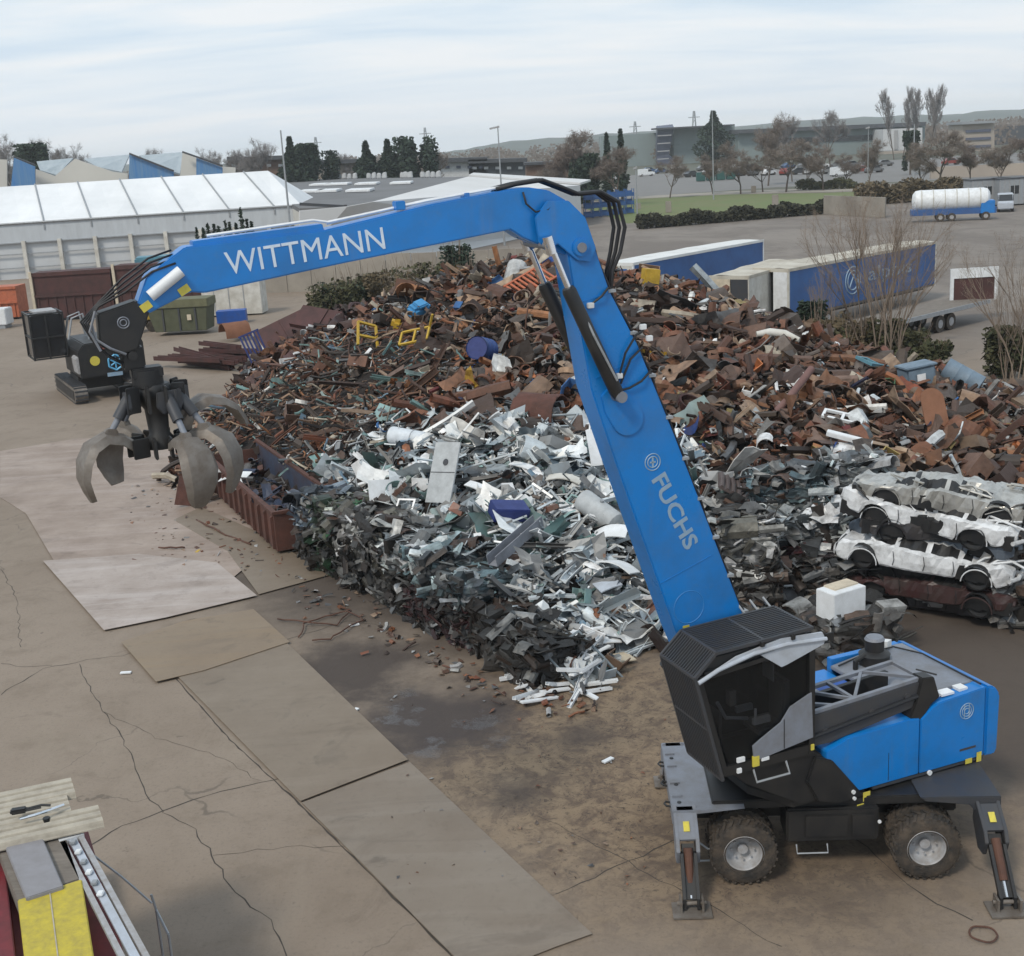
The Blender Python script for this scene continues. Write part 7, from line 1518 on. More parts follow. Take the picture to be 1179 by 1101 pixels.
protoG = [make_tree(310 + i, 'bare_tree', 'x', TG, twigm='twiggrey', spread=0.6, levels=5, r0=0.018, twig=0.0022, twn=4, tw_len=0.08, start=0.14) for i in range(2)]
protoR = make_tree(320, 'bare_tree', 'x', TG, twigm='twigred', spread=0.8, levels=5, r0=0.018, twig=0.003, twn=5, tw_len=0.09, start=0.12)
protoP = make_tree(330, 'bare_poplar', 'x', 'bare poplars on the skyline', twigm='twiggrey', spread=0.16, levels=5, r0=0.016, twig=0.0026, upright=1.0, twn=4, tw_len=0.05, start=0.08)
def tr(proto, px, top, Y, wsc, label):
    T_ = at(px, top, Y); put_tree(proto, (T_.x, Y, 0), T_.z, wsc, rnd.uniform(0, 6), label)
BT = [
    (protoG[0], 18, 149, 300, 0.78, 'tall grey bare tree at the left edge behind the factory'), (protoG[1], 42, 151, 305, 0.76, 'grey bare tree beside the leftmost one behind the factory'), (protoG[0], 75, 162, 310, 0.85, 'low spreading bare tree right of the dark bush behind the factory'),
    (protoG[1], 175, 164, 320, 0.78, 'small bare tree above the middle of the saw-tooth roof'), (protoG[0], 238, 166, 330, 0.85, 'bare tree above the right end of the saw-tooth roof'), (protoG[1], 270, 166, 310, 0.93, 'bare tree over the right end of the white tent'),
    (protoG[0], 306, 154, 300, 0.85, 'round bare tree left of the lamp mast'), (protoG[1], 395, 172, 340, 0.93, 'low bare tree between the dark evergreens'), (protoA[2], 505, 168, 300, 0.78, 'bare brown tree right of the evergreen cluster'),
    (protoR, 658, 145, 240, 0.97, 'large reddish bare tree above the white hall'), (protoA[0], 632, 170, 250, 0.93, 'bare tree just left of the large reddish one'), (protoR, 708, 165, 235, 1.17, 'wide reddish bare tree beside the dark conifers'),
    (protoA[1], 770, 177, 255, 0.93, 'low bare tree before the slanted glass building'), (protoA[0], 852, 157, 255, 1.02, 'wide brown bare tree right of the big dark conifer'), (protoA[2], 884, 128, 285, 0.76, 'tall bare tree rising over the car park, left one'),
    (protoG[0], 912, 124, 300, 0.66, 'tall thin grey bare tree above the parked cars'), (protoA[1], 905, 157, 252, 1.09, 'broad bare tree standing in the middle of the car park'), (protoA[0], 948, 155, 250, 1.02, 'broad bare tree at the right part of the car park'),
    (protoG[1], 957, 120, 320, 0.76, 'round topped grey tree on the skyline'), (protoA[2], 1000, 155, 240, 0.85, 'bare tree left of the white office block'), (protoA[1], 1084, 147, 225, 1.17, 'big bare tree right of the white office block'),
    (protoA[0], 1062, 163, 232, 0.93, 'bare tree by the road left of the big one'), (protoR, 1118, 163, 230, 1.02, 'reddish tree in front of the beige block'), (protoA[2], 1152, 153, 215, 1.17, 'large bare tree above the site cabins'), (protoR, 1186, 155, 210, 1.24, 'reddish bare tree cut by the right edge'),
    (protoA[2], 820, 173, 262, 1.02, 'low bare tree at the foot of the big dark conifer'), (protoA[1], 878, 175, 258, 1.17, 'low wide tree behind the first row of cars'), (protoA[0], 975, 173, 262, 1.17, 'low wide tree behind the white van'), (protoR, 930, 177, 265, 1.09, 'low reddish tree between two taller ones in the car park')]
for a in BT: tr(*a)
for i, (px, top) in enumerate([(1031, 99), (1041, 97), (1050, 99), (1074, 95), (1081, 98)]):
    tr(protoP, px, top, 430 + 4 * i, 0.5, ['leftmost tall bare poplar of the group of three', 'middle tall bare poplar of the group of three', 'right tall bare poplar of the group of three', 'tallest bare poplar of the pair further right', 'right bare poplar of the pair'][i])
# saplings growing behind the heap
sap = [make_tree(340 + i, 'bare_sapling', 'x', 'tall bare saplings growing behind the heap', barkm='palebark', twigm='palebark', spread=0.22, levels=4, r0=0.007, twig=0.0007, leaders=4, upright=0.95, nkids=2, twn=3, tw_len=0.07, start=0.16) for i in range(2)]
for i, (px, base, top, w_, lab) in enumerate([(1000, 432, 200, 1.0, 'tallest bare sapling with many stems in front of the blue trailer'), (1028, 436, 215, 0.9, 'bare sapling right of the tallest one'), (1018, 425, 240, 1.0, 'shorter bare sapling between the two tall ones'),
                                         (950, 405, 300, 0.9, 'low bare sapling at the near end of the blue trailer'), (1172, 445, 250, 0.9, 'bare sapling at the right edge of the picture'), (1160, 440, 310, 1.0, 'small bare sapling near the right edge')]):
    g_ = G(px, base); T_ = at(px, top, g_[1]); put_tree(sap[i % 2], (g_[0], g_[1], 0), T_.z, w_, i * 1.3, lab)

# dense leafy crowns and shrubs from many small leaf faces
def leafy(name, label, cat, loc, rx, ry, h, n, m, seed, size=0.22, shape_='round', group=None, trunk=0.0, stems=0, stemm='bark'):
    r = random.Random(seed); o = empty(name, loc, 0, label, cat, group); b = MB()
    lob = [(r.uniform(-.7, .7), r.uniform(-.7, .7), r.uniform(0.15, 0.95), r.uniform(0.22, 0.5)) for _ in range(14)]
    k = 0
    while k < n:
        if shape_ == 'ragged':
            z = r.random() ** 1.1; a = r.uniform(0, 2 * PI); wd_ = (0.35 + 0.65 * math.sin(min(1, z * 1.15 + 0.1) * PI) ** 0.7) * (1.0 - 0.55 * z ** 3); q = wd_ * (0.6 + 0.4 * math.sin(a * 3 + z * 17 + seed)) * (0.45 + 0.55 * math.sqrt(r.random())); x, y = q * math.cos(a), q * math.sin(a); z = 0.92 * z + 0.08 * q; x *= 1 - 0.8 * max(0, z - 0.75) / 0.25; y *= 1 - 0.8 * max(0, z - 0.75) / 0.25
        elif shape_ == 'cone':
            z = r.random() ** 1.25; a = r.uniform(0, 2 * PI); tier = 0.66 + 0.34 * math.cos(z * 30 + math.sin(a * 3 + seed) * 1.8 + math.sin(a * 7) * 1.2); q = min(1.0, 1.25 * (1 - z) ** 0.75) * tier * (0.75 + 0.25 * math.sin(a * 4 + z * 9 + seed)) * (0.55 + 0.45 * math.sqrt(r.random())) + 0.02
            x, y = q * math.cos(a), q * math.sin(a)
        else:
            c = r.choice(lob); d = Vector((r.gauss(0, 1), r.gauss(0, 1), r.gauss(0, 1))).normalized() * c[3] * r.random() ** 0.33
            x, y, z = c[0] + d.x, c[1] + d.y, c[2] + d.z * 0.8
            if z < 0.02 or z > 1: continue
            if x * x + y * y > 1.1: continue
        s = size * r.uniform(0.5, 1.3); p = Vector((x * rx, y * ry, trunk + z * (h - trunk)))
        u = Vector((r.gauss(0, 1), r.gauss(0, 1), r.gauss(0, 0.6))).normalized(); v = u.cross(Vector((r.gauss(0, 1), r.gauss(0, 1), r.gauss(0, 1)))).normalized()
        q = len(b.v); b.v += [tuple(p + u * s), tuple(p + v * s * 0.55), tuple(p - u * s), tuple(p - v * s * 0.55)]; b.f.append((q, q + 1, q + 2, q + 3)); k += 1
    b.build('crown' if cat == 'tree' else 'foliage', MT[m], o)
    t = MB(); t.tube([(0, 0, 0), (0.03 * rx, 0, h * 0.5), (0, 0, h * 0.85)], [0.045 * h * 0.5, 0.03 * h * 0.5, 0.008 * h], 6)
    for _ in range(stems):
        a = r.uniform(0, 6.3); e = Vector((math.cos(a) * rx * r.uniform(.2, .9), math.sin(a) * ry * r.uniform(.2, .9), h * r.uniform(0.7, 1.25))); t.tube([(e.x * .2, e.y * .2, 0), (e.x * .6, e.y * .6, e.z * .55), e], [0.03, 0.02, 0.008], 4)
    t.build('trunk' if cat == 'tree' else 'stems', MT[stemm], o); return o
for i, (px, top, base_, wpx, Y, sh, lab) in enumerate([
    (332, 152, 210, 32, 300, 'ragged', 'tall dark evergreen right behind the lamp mast'), (348, 166, 210, 30, 300, 'round', 'broad dark evergreen touching the lamp mast one'), (378, 174, 208, 24, 305, 'round', 'small rounded dark evergreen standing alone'),
    (420, 158, 206, 34, 300, 'ragged', 'pointed dark evergreen at the left of the cluster of three'), (445, 156, 206, 36, 302, 'ragged', 'pointed dark evergreen in the middle of the cluster of three'), (475, 157, 206, 46, 298, 'round', 'widest dark evergreen at the right of the cluster of three'),
    (36, 166, 190, 34, 285, 'round', 'low dark bush tree behind the left of the factory'), (714, 149, 195, 16, 262, 'cone', 'narrow dark conifer above the wide reddish tree'), (698, 154, 195, 14, 262, 'cone', 'shorter narrow conifer left of its taller neighbour'),
    (821, 123, 200, 44, 430, 'ragged', 'big dark ragged conifer towering over the car park'), (1049, 151, 180, 16, 300, 'round', 'dark round evergreen in front of the white office block'), (672, 178, 200, 30, 238, 'round', 'dark bush at the foot of the large reddish tree')]):
    T_ = at(px, top, Y); w_ = wpx * Y / 1450 / 2 * 1.15; leafy('evergreen_tree', lab, 'tree', (T_.x, Y, 0), w_, w_, T_.z, 5200 if wpx > 28 else 2600, 'evergreen', 400 + i, 0.55 if wpx > 28 else 0.42, sh, 'dark evergreens on the skyline', 0.8)
for i in range(11):   # little conifers above the tent's foot
    px = 226 + i * 6.3; top = 262 - i * 1.0 - (12 if i == 8 else 0) + 3 * math.sin(i * 2.1); T_ = at(px, top, 128); leafy('small_conifer', 'small pointed conifer in the row before the tent wall, above the stick' if i != 8 else 'tallest pointed conifer in the row before the tent wall', 'tree', (T_.x, 128 + 0.5 * (i % 2), 0), 0.75, 0.75, T_.z, 420, 'evergreen', 450 + i, 0.2, 'cone', 'row of small conifers before the tent wall' if i != 8 else None)
for i, (px, Y, rx, h, m, lab) in enumerate([(398, 87, 2.4, 3.6, 'evergreen', 'very dark shrub between the two olive ones under the stick'), (470, 88, 2.4, 4.2, 'shrubgreen', 'dark olive shrub joining the brown one behind the heap'), (380, 86, 2.2, 3.6, 'shrubgreen', 'olive shrub under the word on the stick, leftmost'), (415, 88, 2.4, 3.9, 'shrubgreen', 'olive shrub under the middle of the stick'), (452, 86, 2.4, 4.2, 'brush', 'brown shrub behind the heap below the stick'), (488, 88, 2.2, 4.4, 'shrubgreen', 'dark shrub behind the crest left of the peak'),
                                       (524, 90, 1.4, 5.4, 'evergreen', 'dark upright conifer behind the left of the crest'), (550, 87, 1.8, 4.2, 'brush', 'thin brown shrub behind the crest'), (610, 86, 2.0, 4.6, 'brush', 'brown shrub behind the peak of the heap'),
                                       (940, 60.5, 1.5, 2.6, 'shrubgreen', 'shrub in front of the near end of the blue trailer'), (965, 61, 1.6, 2.8, 'brush', 'brown dense shrub left of the saplings'), (990, 62.5, 1.5, 3.0, 'brush', 'dense brown shrub around the tallest sapling'), (1020, 62, 1.4, 2.6, 'shrubgreen', 'green brown shrub under the saplings'),
                                       (1050, 60.5, 1.5, 2.2, 'shrubgreen', 'dark green shrub right of the saplings'), (1075, 60, 1.2, 1.6, 'shrubgreen', 'small dark shrub behind the blue bin'), (1168, 58.5, 1.3, 2.4, 'shrubgreen', 'shrub cut by the right edge'), (940, 64, 1.0, 3.4, 'evergreen', 'dark conifer shoot at the blue trailer end')]):
    T_ = at(px, 300, Y); leafy('wild_shrub', lab, 'shrub', (T_.x, Y, 0), rx, rx * 0.8, h, 3400, m, 470 + i, 0.16, 'round', None, 0, 26, 'palebark')
# hedges
def hedge(p, q, w_, h, n, lab, m, seed):
    r = random.Random(seed); a, c = Vector((*G(*p), 0)), Vector((*G(*q), 0)); d = (c - a); L = d.length; d.normalize(); nn = Vector((-d.y, d.x, 0)); b = MB()
    for _ in range(n):
        t = r.random() * L; hh = h * (0.8 + 0.2 * math.sin(t * 0.9) + 0.1 * math.sin(t * 3.1)); z = r.random() ** 0.6 * hh; p_ = a + d * t + nn * r.uniform(-w_, w_) * 0.5 + Vector((0, 0, z)); s = r.uniform(0.12, 0.4)
        u = Vector((r.gauss(0, 1), r.gauss(0, 1), r.gauss(0, 0.6))).normalized(); v = u.cross(Vector((r.gauss(0, 1), r.gauss(0, 1), r.gauss(0, 1)))).normalized(); k = len(b.v)
        b.v += [tuple(p_ + u * s), tuple(p_ + v * s * 0.6), tuple(p_ - u * s), tuple(p_ - v * s * 0.6)]; b.f.append((k, k + 1, k + 2, k + 3))
    o = b.build('hedge', MT[m]); tag(o, lab, 'hedge')
hedge((735, 264), (950, 246), 2.2, 1.9, 9000, 'long dark clipped hedge along the edge of the grass', 'hedge', 1)
hedge((918, 219), (985, 217), 3, 2.0, 3000, 'short green hedge by the road in front of the car park', 'shrubgreen', 2)
hedge((992, 236), (1100, 228), 6, 3.2, 9000, 'reddish brown brush behind the tanker', 'brush', 3)

# ---------- masts and street lamps
def mast(px, top, base, Y, lab, lamp=0, rad=0.12):
    T_ = at(px, top, Y); o = empty('lamp_mast', (T_.x, Y, 0), 0, lab, 'mast', None)
    b = MB(); b.tube([(0, 0, 0), (0, 0, T_.z)], [rad, rad * 0.5], 8); b.build('pole', MT['galv'], o)
    if lamp: b = MB(); b.bar((-lamp, 0, T_.z - 0.3), (0.2, 0, T_.z - 0.1), 0.35, 0.22); b.build('lamp_head', MT['rim'], o)
    return o
mast(323, 150, 0, 118, 'slim lamp mast standing in front of the right end of the tent', 0, 0.13); mast(573, 145, 0, 158, 'lamp mast in front of the white hall', 1.0, 0.13); mast(820, 128, 0, 240, 'slim mast in front of the big dark conifer', 0, 0.14); mast(1053, 143, 0, 250, 'grey mast by the white office block', 0, 0.2)
mast(732, 192, 0, 200, 'thin white post left of the grass verge', 0.4, 0.12); mast(1000, 146, 0, 235, 'pale mast at the right of the car park', 0.5, 0.1)
for i, (px, top, lab) in enumerate([(363, 158, 'far lattice pylon between the dark evergreens'), (489, 147, 'far lattice pylon above the evergreen cluster'), (731, 140, 'far pylon on the hill left of the glass building'), (799, 128, 'far pylon left of the big conifer'), (943, 138, 'far chimney above the car park')]):
    T_ = at(px, top, 900); o = empty('pylon', (T_.x, 900, 0), 0, lab, 'pylon'); b = MB(); h = T_.z
    for s in (-1, 1):
        for t in (-1, 1): b.bar((s * 2.2, t * 2.2, 0), (s * 0.4, t * 0.4, h), 0.5, 0.5)
    for k in range(6): z = h * (k + 1) / 7; b.bar((-2.2 + 1.8 * z / h, -1, z), (2.2 - 1.8 * z / h, -1, z + 3), 0.3, 0.3)
    b.bar((-4, 0, h * 0.85), (4, 0, h * 0.85), 0.5, 0.5); b.build('lattice', MT['galv'], o)

# ---------- parked cars
def make_car():
    o = empty('parked_car', (0, 0, 0), 0, 'x', 'car', 'cars parked in the distant car park')
    b = MB(); b.prism([(-2.1, 0.3), (-2.15, 0.85), (-1.7, 0.95), (-1.2, 1.42), (0.4, 1.45), (1.1, 0.98), (2.0, 0.8), (2.1, 0.35)], 'y', -0.85, 0.85, 0.07); b.build('body', MT['white'], o, autosmooth=True)
    b = MB(); b.prism([(-1.5, 1.0), (-1.15, 1.36), (0.36, 1.39), (0.95, 1.0)], 'y', -0.865, 0.865); b.build('window', MT['glass'], o)
    for x in (-1.3, 1.3):
        b = MB(); b.cyl((x, -0.88, 0.32), 0.32, 1.76, 'y', 14); b.build('wheel', MT['tyre'], o)
    return o
car = make_car(); used = False
CC = [mat('car_%s' % n_, c, 0.3, coat=0.5) for n_, c in (('white', (0.7, 0.7, 0.7)), ('silver', (0.4, 0.41, 0.42)), ('dark', (0.03, 0.03, 0.035)), ('blue', (0.04, 0.09, 0.2)), ('grey', (0.15, 0.155, 0.16)), ('red', (0.25, 0.03, 0.02)))]
CNm = ['white', 'silver', 'black', 'dark blue', 'grey', 'red']
rc = random.Random(14)
pos = [(798 + 17.5 * i + rc.uniform(-2, 2), 204 - 0.42 * i, 'front') for i in range(13)] + [(812 + 19 * i + rc.uniform(-3, 3), 197 - 0.5 * i, 'back') for i in range(12)] + [(748, 199, 'side'), (762, 200, 'side'), (1095, 190, 'side'), (745 + 34, 196, 'side')]
cnt = {}
for i, (px, py, row) in enumerate(pos):
    g_ = G(px, py); o = car if not used else copy_tree(car); used = True; k = rc.choice([0, 0, 1, 1, 2, 2, 3, 4, 4, 5]); cnt[(k, row)] = cnt.get((k, row), 0) + 1
    o.location = (g_[0], g_[1], 0.01); o.scale = (1.15, 1.15, 1.25); o.rotation_euler = (0, 0, R(rc.choice((35, 140, 20, 10, 60)) if row != 'side' else 5))
    place = {'front': 'in the nearer row of the car park', 'back': 'in the farther row of the car park', 'side': 'apart from the two car rows'}[row]
    o['label'] = 'small %s car parked %s' % (CNm[k], place); o['group'] = '%s cars %s' % (CNm[k], place)
    for ch in [x for x in COL.objects if x.parent == o and x.name.startswith('body')]:
        ch.data = ch.data.copy(); ch.data.materials[0] = CC[k]
for i, (px, py, lab, m) in enumerate([(968, 203, 'white van parked at the right of the nearer car row', 'white'), (744, 203, 'white van left of the car park near the glass building', 'white')]): van(px, py, lab, R(10), m)
b = MB(); P = G(824, 208)
o = empty('green_containers', (P[0], P[1], 0), 0, 'dark green recycling containers in front of the parked cars', 'container')
MT['dgreen'] = mat('dark_green_paint', (0.02, 0.09, 0.08), 0.6)
for k in range(4): box_at('bin', 'dgreen', o, -5 + 2.6 * k, -2.8 + 2.6 * k, -1, 1, 0.1, 2.3, 0.1)
# ---------- far buildings
MT['farglass'] = mat('far_glass', (0.06, 0.07, 0.11), 0.3, dirt=(0.12, 0.13, 0.18), scale=0.15, amt=0.7, stretch=(1, 1, 3)); MT['farwall'] = mat('far_grey_green_wall', (0.20, 0.24, 0.24), 0.6, dirt=(0.15, 0.19, 0.19), scale=0.05, stretch=(3, 1, 1)); MT['farbrown'] = mat('far_brick', (0.16, 0.10, 0.075), 0.9); MT['fardark'] = mat('far_dark_roof', (0.07, 0.075, 0.085), 0.8); MT['farbeige'] = mat('far_beige', (0.36, 0.31, 0.26), 0.9, dirt=(0.25, 0.22, 0.2), scale=0.08); MT['farwhite'] = mat('far_white', (0.55, 0.56, 0.57), 0.8)
o = empty('glass_fronted_hall', (0, 0, 0), 0, 'far grey green hall with a dark outward leaning glass front', 'building')
quad('wall', [(692, 157, 560), (770, 152, 560), (770, 200, 560), (692, 205, 560)], 'farwall', o, 12); quad('wall', [(776, 147, 555), (846, 144, 555), (846, 200, 555), (776, 202, 555)], 'farwall', o, 14)
quad('glass_front', [(757, 149, 548), (776, 147, 548), (770, 178, 552), (790, 202, 552), (758, 203, 552), (756, 180, 552)], 'farglass', o, 4); quad('roof_edge', [(755, 147.5, 546), (846, 143, 546), (846, 144.5, 546), (755, 149.5, 546)], 'fardark', o, 16)
for k in range(4): quad('glazing_bar', [(757, 156 + 9 * k, 547), (773 - k, 155 + 9 * k, 547), (773 - k, 156.2 + 9 * k, 547), (757, 157.2 + 9 * k, 547)], 'rim', o, 0.3)
o = empty('long_office_block', (0, 0, 0), 0, 'long low dark roofed office with a white block at its middle', 'building')
quad('wall', [(850, 152, 540), (1065, 143, 540), (1065, 195, 540), (850, 200, 540)], 'farwall', o, 14); quad('roof', [(848, 149.5, 536), (1066, 140.5, 536), (1066, 145, 536), (848, 154, 536)], 'fardark', o, 18)
quad('window_band', [(880, 160, 539.5), (1010, 155, 539.5), (1010, 161, 539.5), (880, 166, 539.5)], 'glass', o, 0.3); quad('white_block', [(1017, 149, 525), (1062, 147, 525), (1062, 172, 525), (1017, 174, 525)], 'farwhite', o, 16); quad('window', [(1030, 150, 524.5), (1034, 150, 524.5), (1034, 172, 524.5), (1030, 172, 524.5)], 'rim', o, 0.3)
quad('canopy', [(1018, 175, 512), (1072, 172, 512), (1072, 177, 512), (1018, 180, 512)], 'farbeige', o, 8)
o = empty('beige_block', (0, 0, 0), 0, 'beige far building block seen through the bare trees at right', 'building'); quad('wall', [(1108, 143, 480), (1145, 141, 480), (1145, 180, 480), (1108, 182, 480)], 'farbeige', o, 15); quad('roof', [(1107, 140.5, 478), (1146, 139, 478), (1146, 141.5, 478), (1107, 143.5, 478)], 'galv', o, 16)
for k in range(3): quad('window', [(1112, 150 + 9 * k, 479.5), (1141, 148.5 + 9 * k, 479.5), (1141, 151.5 + 9 * k, 479.5), (1112, 153 + 9 * k, 479.5)], 'farglass', o, 0.3)
o = empty('dark_long_hall', (0, 0, 0), 0, 'dark long hall at the right edge of the skyline', 'building'); quad('wall', [(1146, 146, 555), (1230, 142, 555), (1230, 175, 555), (1146, 178, 555)], 'fardark', o, 15)
o = empty('brick_building', (0, 0, 0), 0, 'small brick building left of the large reddish tree', 'building'); quad('wall', [(606, 190, 262), (668, 187, 262), (668, 215, 262), (606, 215, 262)], 'farbrown', o, 8); quad('roof', [(604, 187.5, 261), (670, 184.5, 261), (670, 187.5, 261), (604, 190.5, 261)], 'fardark', o, 10); quad('door', [(625, 195, 261.6), (632, 195, 261.6), (632, 215, 261.6), (625, 215, 261.6)], 'fardark', o, 0.3)
for k, (x0, x1, y0, y1, m, lab) in enumerate([(262, 330, 181, 190, 'farbrown', 'low dark building left of the lamp mast'), (355, 420, 185, 190, 'farbeige', 'low pale building between the dark evergreens'), (496, 560, 183, 188, 'farwhite', 'low white building right of the evergreen cluster'), (540, 606, 184, 190, 'fardark', 'low dark building behind the white hall')]):
    o = empty('low_building', (0, 0, 0), 0, lab, 'building'); quad('wall', [(x0, y0 + 4, 340), (x1, y0 + 2, 340), (x1, y1 + 25, 340), (x0, y1 + 25, 340)], m, o, 10); quad('roof', [(x0 - 1, y0, 338), (x1 + 1, y0 - 2, 338), (x1 + 1, y0 + 2.5, 338), (x0 - 1, y0 + 4.5, 338)], 'fardark', o, 12)
    for j in range(5): xx = x0 + (x1 - x0) * (j + 0.3) / 5; quad('window', [(xx, y0 + 8, 339.6), (xx + 5, y0 + 8, 339.6), (xx + 5, y0 + 11, 339.6), (xx, y0 + 11, 339.6)], 'farwhite' if m != 'farwhite' else 'farglass', o, 0.3)
for k, (x0, x1, y) in enumerate([(342, 364, 207), (388, 412, 206), (422, 446, 205.5), (462, 474, 205), (484, 508, 204.5)]):
    a, c = G(x0, y, ZR), G(x1, y, ZR); n_ = 4
    for j in range(n_): b = MB(); t = (j + 0.5) / n_; x_, y_ = a[0] + (c[0] - a[0]) * t, a[1] + (c[1] - a[1]) * t; b.prism([(x_ - 0.55, ZR), (x_ + 0.55, ZR), (x_ + 0.45, ZR + 1.1 + 0.3 * (j % 2)), (x_ - 0.4, ZR + 1.2)], 'y', y_ - 0.6, y_ + 0.6, 0.15); b.build('roof_vent', MT['farwhite'], gw)
P, Q = G(1072, 206), G(1240, 199); b = MB(); b.prism([P, Q, (Q[0], Q[1] + 1), (P[0], P[1] + 1)], 'z', 0, 2.4); tag(b.build('roadside_wall', MT['farbeige']), 'long pale wall along the road beneath the trees at right', 'wall')
# distant woods
def wood(px0, px1, py, Y, n, seed, hmin, hmax, m):
    r = random.Random(seed); b = MB()
    for _ in range(n):
        px = r.uniform(px0, px1); p = at(px, py, Y * r.uniform(0.85, 1.2)); h = r.uniform(hmin, hmax); x, y = p.x, p.y
        for _k in range(40):
            q = Vector((x + r.gauss(0, h * 0.22), y + r.gauss(0, h * 0.22), h * (0.15 + 0.85 * r.random()))); s = h * 0.09 * r.uniform(0.4, 1.2); u = Vector((r.gauss(0, 1), 0.2 * r.gauss(0, 1), r.gauss(0, 1))).normalized(); v = u.cross(Vector((0, 1, 0.1))).normalized(); k = len(b.v)
            b.v += [tuple(q + u * s), tuple(q + v * s), tuple(q - u * s), tuple(q - v * s)]; b.f.append((k, k + 1, k + 2, k + 3))
    return b
wb = wood(-40, 1230, 180, 620, 420, 5, 4, 9, None); w2 = wood(-40, 1230, 180, 900, 700, 6, 5, 11, None); wb.add(w2.v, w2.f)
tag(wb.build('distant_wood', MT['twig']), 'bare brownish belt of far trees under the hills', 'wood', kind='stuff')
for o in list(COL.objects):
    if '_used' in o: del o['_used']
# ================================================================ BOTTOM LEFT CORNER: machinery under corrugated sheets, close to the camera
ZT = 3.2     # height of its top above the yard
def T3(px, py, z=ZT): return Vector((*G(px, py, z), z))
MT['cream2'] = mat('weathered_cream_sheet', (0.42, 0.38, 0.31), 0.7, dirt=(0.24, 0.21, 0.17), scale=5, amt=0.7); MT['red'] = mat('red_paint', (0.17, 0.012, 0.018), 0.5, dirt=(0.06, 0.015, 0.015), scale=3, amt=0.7); MT['oldyellow'] = mat('worn_yellow_paint', (0.50, 0.40, 0.03), 0.55, dirt=(0.27, 0.22, 0.06), scale=7, amt=0.75, bump=0.15); MT['plastic'] = mat('grey_board', (0.24, 0.235, 0.25), 0.7, dirt=(0.17, 0.16, 0.16), scale=4)
o = empty('corrugated_sheet', (0, 0, 0), 0, 'pale corrugated roofing sheets lying on the corner machine at bottom left', 'roofing sheet')
A0, A1, A2 = T3(-40, 925, 3.3), T3(82, 899, 3.3), T3(98, 950, 3.3); A3 = A0 + (A2 - A1)
for s_ in range(3):   # three overlapping sheets
    b = MB(); n = 48; t0, t1 = s_ / 3 - 0.02, (s_ + 1) / 3 + 0.03
    for i in range(n + 1):
        t = t0 + (t1 - t0) * i / n; P, Q = A0.lerp(A3, t), A1.lerp(A2, t); dz = -0.09 * max(0.0, math.cos(2 * PI * 3 * i / n)) ** 3 + 0.02 * (2 - s_) + 0.02
        d = (Q - P).normalized(); Q = Q + d * (0.12 * s_ * (-1) ** s_); b.v += [(P.x, P.y, P.z + dz), (Q.x, Q.y, Q.z + dz), (P.x, P.y, P.z + dz - 0.012), (Q.x, Q.y, Q.z + dz - 0.012)]
    for i in range(n): k = 4 * i; b.f += [(k, k + 1, k + 5, k + 4), (k + 2, k + 6, k + 7, k + 3), (k + 1, k + 3, k + 7, k + 5)]
    b.build('sheet', MT['cream2'], o)
b = MB(); P = T3(22, 936, 3.44); b.box(-0.11, 0.11, -0.06, 0.06, 0, 0.07, 0.02); b.tube([(0.1, 0, 0.04), (0.3, 0.03, 0.05), (0.42, 0.02, 0.03)], 0.018, 6); b.tube([(0.1, -0.03, 0.03), (0.3, -0.02, 0.04)], 0.014, 6)
item('black_tool', 'black power tool lying on the corrugated sheets', 'tool', b, 'black', P, (0, 0, 12))
b = MB(); b.tube([(-0.25, 0, 0), (-0.05, 0.02, 0.02), (0.12, 0.1, 0.02), (0.3, 0.22, 0.01)], 0.02, 6); item('silver_bracket', 'bent silver bracket beside the black tool', 'bracket', b, 'chrome', T3(45, 940, 3.42), (0, 0, 10))
mc = empty('corner_machine', (0, 0, 0), 0, 'yellow and red machine body cropped by the bottom left corner', 'machine')
def slab(name, pts, z0, z1, m): b = MB(); b.prism([(p.x, p.y) for p in pts], 'z', z0, z1, 0.012); return b.build(name, MT[m], mc)
slab('yellow_hood', [T3(20, 1036), T3(94, 1012), T3(110, 1115), T3(32, 1140)], 1.2, ZT, 'oldyellow')
b = MB(); P, Q = T3(57, 1025, ZT), T3(70, 1128, ZT); b.bar(P + Vector((0, 0, 0.005)), Q + Vector((0, 0, 0.005)), 0.015, 0.01); b.build('hood_seam', MT['cream2'], mc)
slab('grey_cover', [T3(4, 970, 3.25), T3(48, 962, 3.25), T3(73, 1020, 3.25), T3(30, 1034, 3.25)], ZT - 0.1, 3.25, 'plastic')
slab('brown_deck', [T3(-6, 968), T3(74, 958), T3(92, 1010), T3(20, 1036)], ZT - 0.3, ZT - 0.02, 'plank')
slab('red_body', [T3(-40, 960, 2.8), T3(100, 950, 2.8), T3(150, 1120, 2.8), T3(-20, 1160, 2.8)], 0.8, 2.75, 'red')
slab('red_flank', [T3(-30, 990, 3.0), T3(4, 984, 3.0), T3(22, 1140, 3.0), T3(-30, 1150, 3.0)], 1.0, 2.98, 'red')
slab('frame', [T3(-30, 968, 1.2), T3(86, 956, 1.2), T3(120, 1150, 1.2), T3(-30, 1190, 1.2)], 0.02, 0.8, 'black')
b = MB(); b.cyl(T3(55, 952, 3.2), 0.05, 0.14, 'z', 10); b.cyl(T3(78, 958, 3.2), 0.06, 0.08, 'z', 10); b.build('cap', MT['black'], mc)
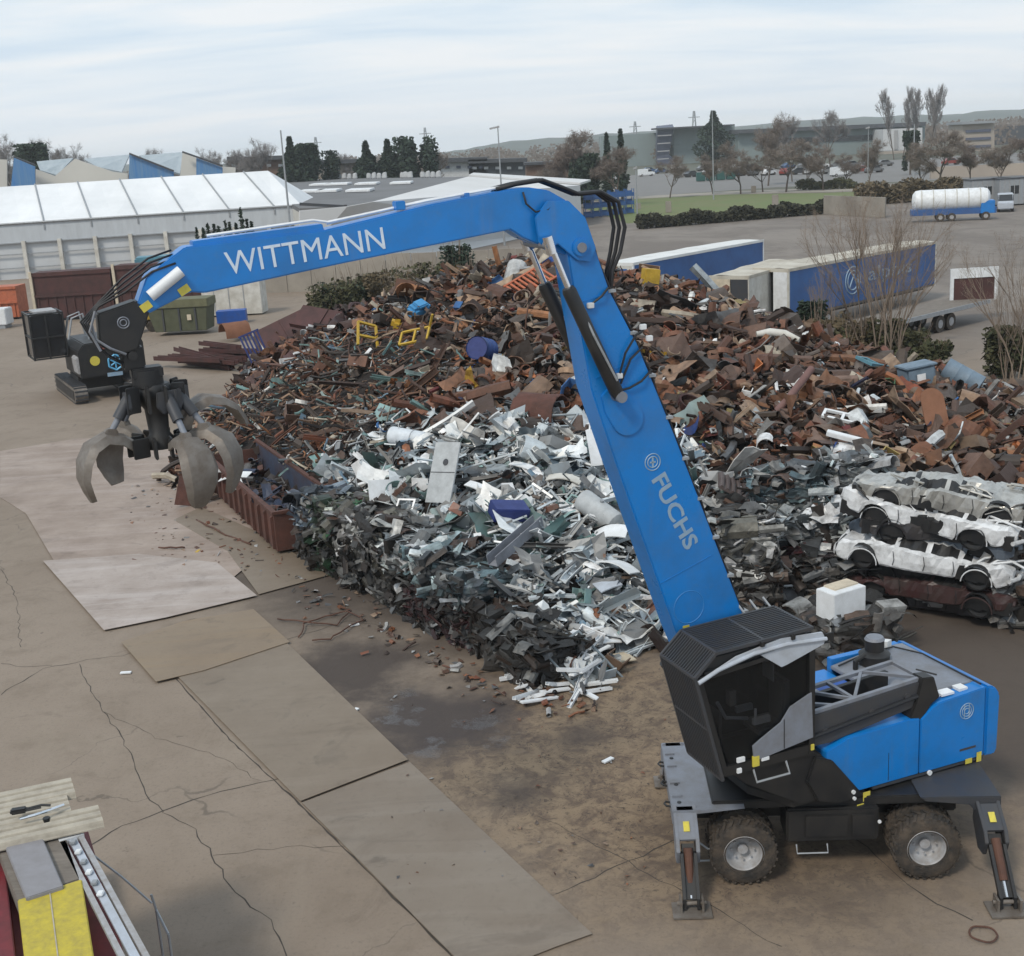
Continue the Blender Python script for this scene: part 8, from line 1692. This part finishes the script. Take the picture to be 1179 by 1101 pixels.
# silver rail assembly lying along the body
b = MB(); P, Q = T3(82, 968, 3.15), T3(165, 1125, 3.15); d = (Q - P).normalized(); nn = Vector((-d.y, d.x, 0))
sl_ = empty('aluminium_ladder', (0, 0, 0), 0, 'silver aluminium rail section lying slanted beside the yellow hood', 'rail section')
for k, off in enumerate((-0.11, 0.02, 0.13)):
    b = MB(); b.bar(P + nn * off, Q + nn * off, 0.07 if k != 1 else 0.10, 0.06 if k != 1 else 0.04); b.build('rail', MT['rim' if k != 1 else 'lgrey'], sl_)
for k in range(6):
    c = P + d * (0.15 + 0.3 * k); b = MB(); b.box(c.x - 0.04, c.x + 0.04, c.y - 0.05, c.y + 0.05, c.z + 0.03, c.z + 0.07, 0.01); b.build('bracket', MT['white' if k % 2 else 'galv'], sl_)
b = MB(); b.bar(P - d * 0.05 - nn * 0.15, P - d * 0.05 + nn * 0.18, 0.08, 0.08); b.build('end_block', MT['white'], sl_)
b = MB(); a, c, e, f_ = T3(105, 983, 2.9), T3(175, 1040, 2.2), T3(180, 1048, 2.0), T3(194, 1076, 2.0)
b.tube([a, a.lerp(c, 0.5) + Vector((0, 0, 0.03)), c], 0.015, 6); b.tube([T3(174, 1030, 2.25), e, f_], 0.018, 6); b.tube([e, Vector((e.x, e.y, 0.02))], 0.018, 6); b.tube([f_, Vector((f_.x, f_.y, 0.02))], 0.018, 6)
o = b.build('thin_handrail', MT['galv']); tag(o, 'thin bent handrail standing right of the corner machine', 'handrail')
# ---------------------------------------------------------------- air
hb = MB(); hb.box(-2600, 3200, -30, 3900, -1, 52)
hm = bpy.data.materials.new('haze_air'); hm.use_nodes = True; hn = hm.node_tree.nodes; hn.clear()
ho = hn.new('ShaderNodeOutputMaterial'); hv = hn.new('ShaderNodeVolumePrincipled'); hv.inputs['Color'].default_value = (0.90, 0.96, 1.0, 1); hv.inputs['Density'].default_value = 0.00019
hm.node_tree.links.new(hv.outputs[0], ho.inputs['Volume'])
haze = hb.build('haze', hm); tag(haze, kind='stuff'); tag(haze, 'thin pale blue winter haze over the whole yard and horizon', 'haze')
scene.cycles.volume_bounces = 2
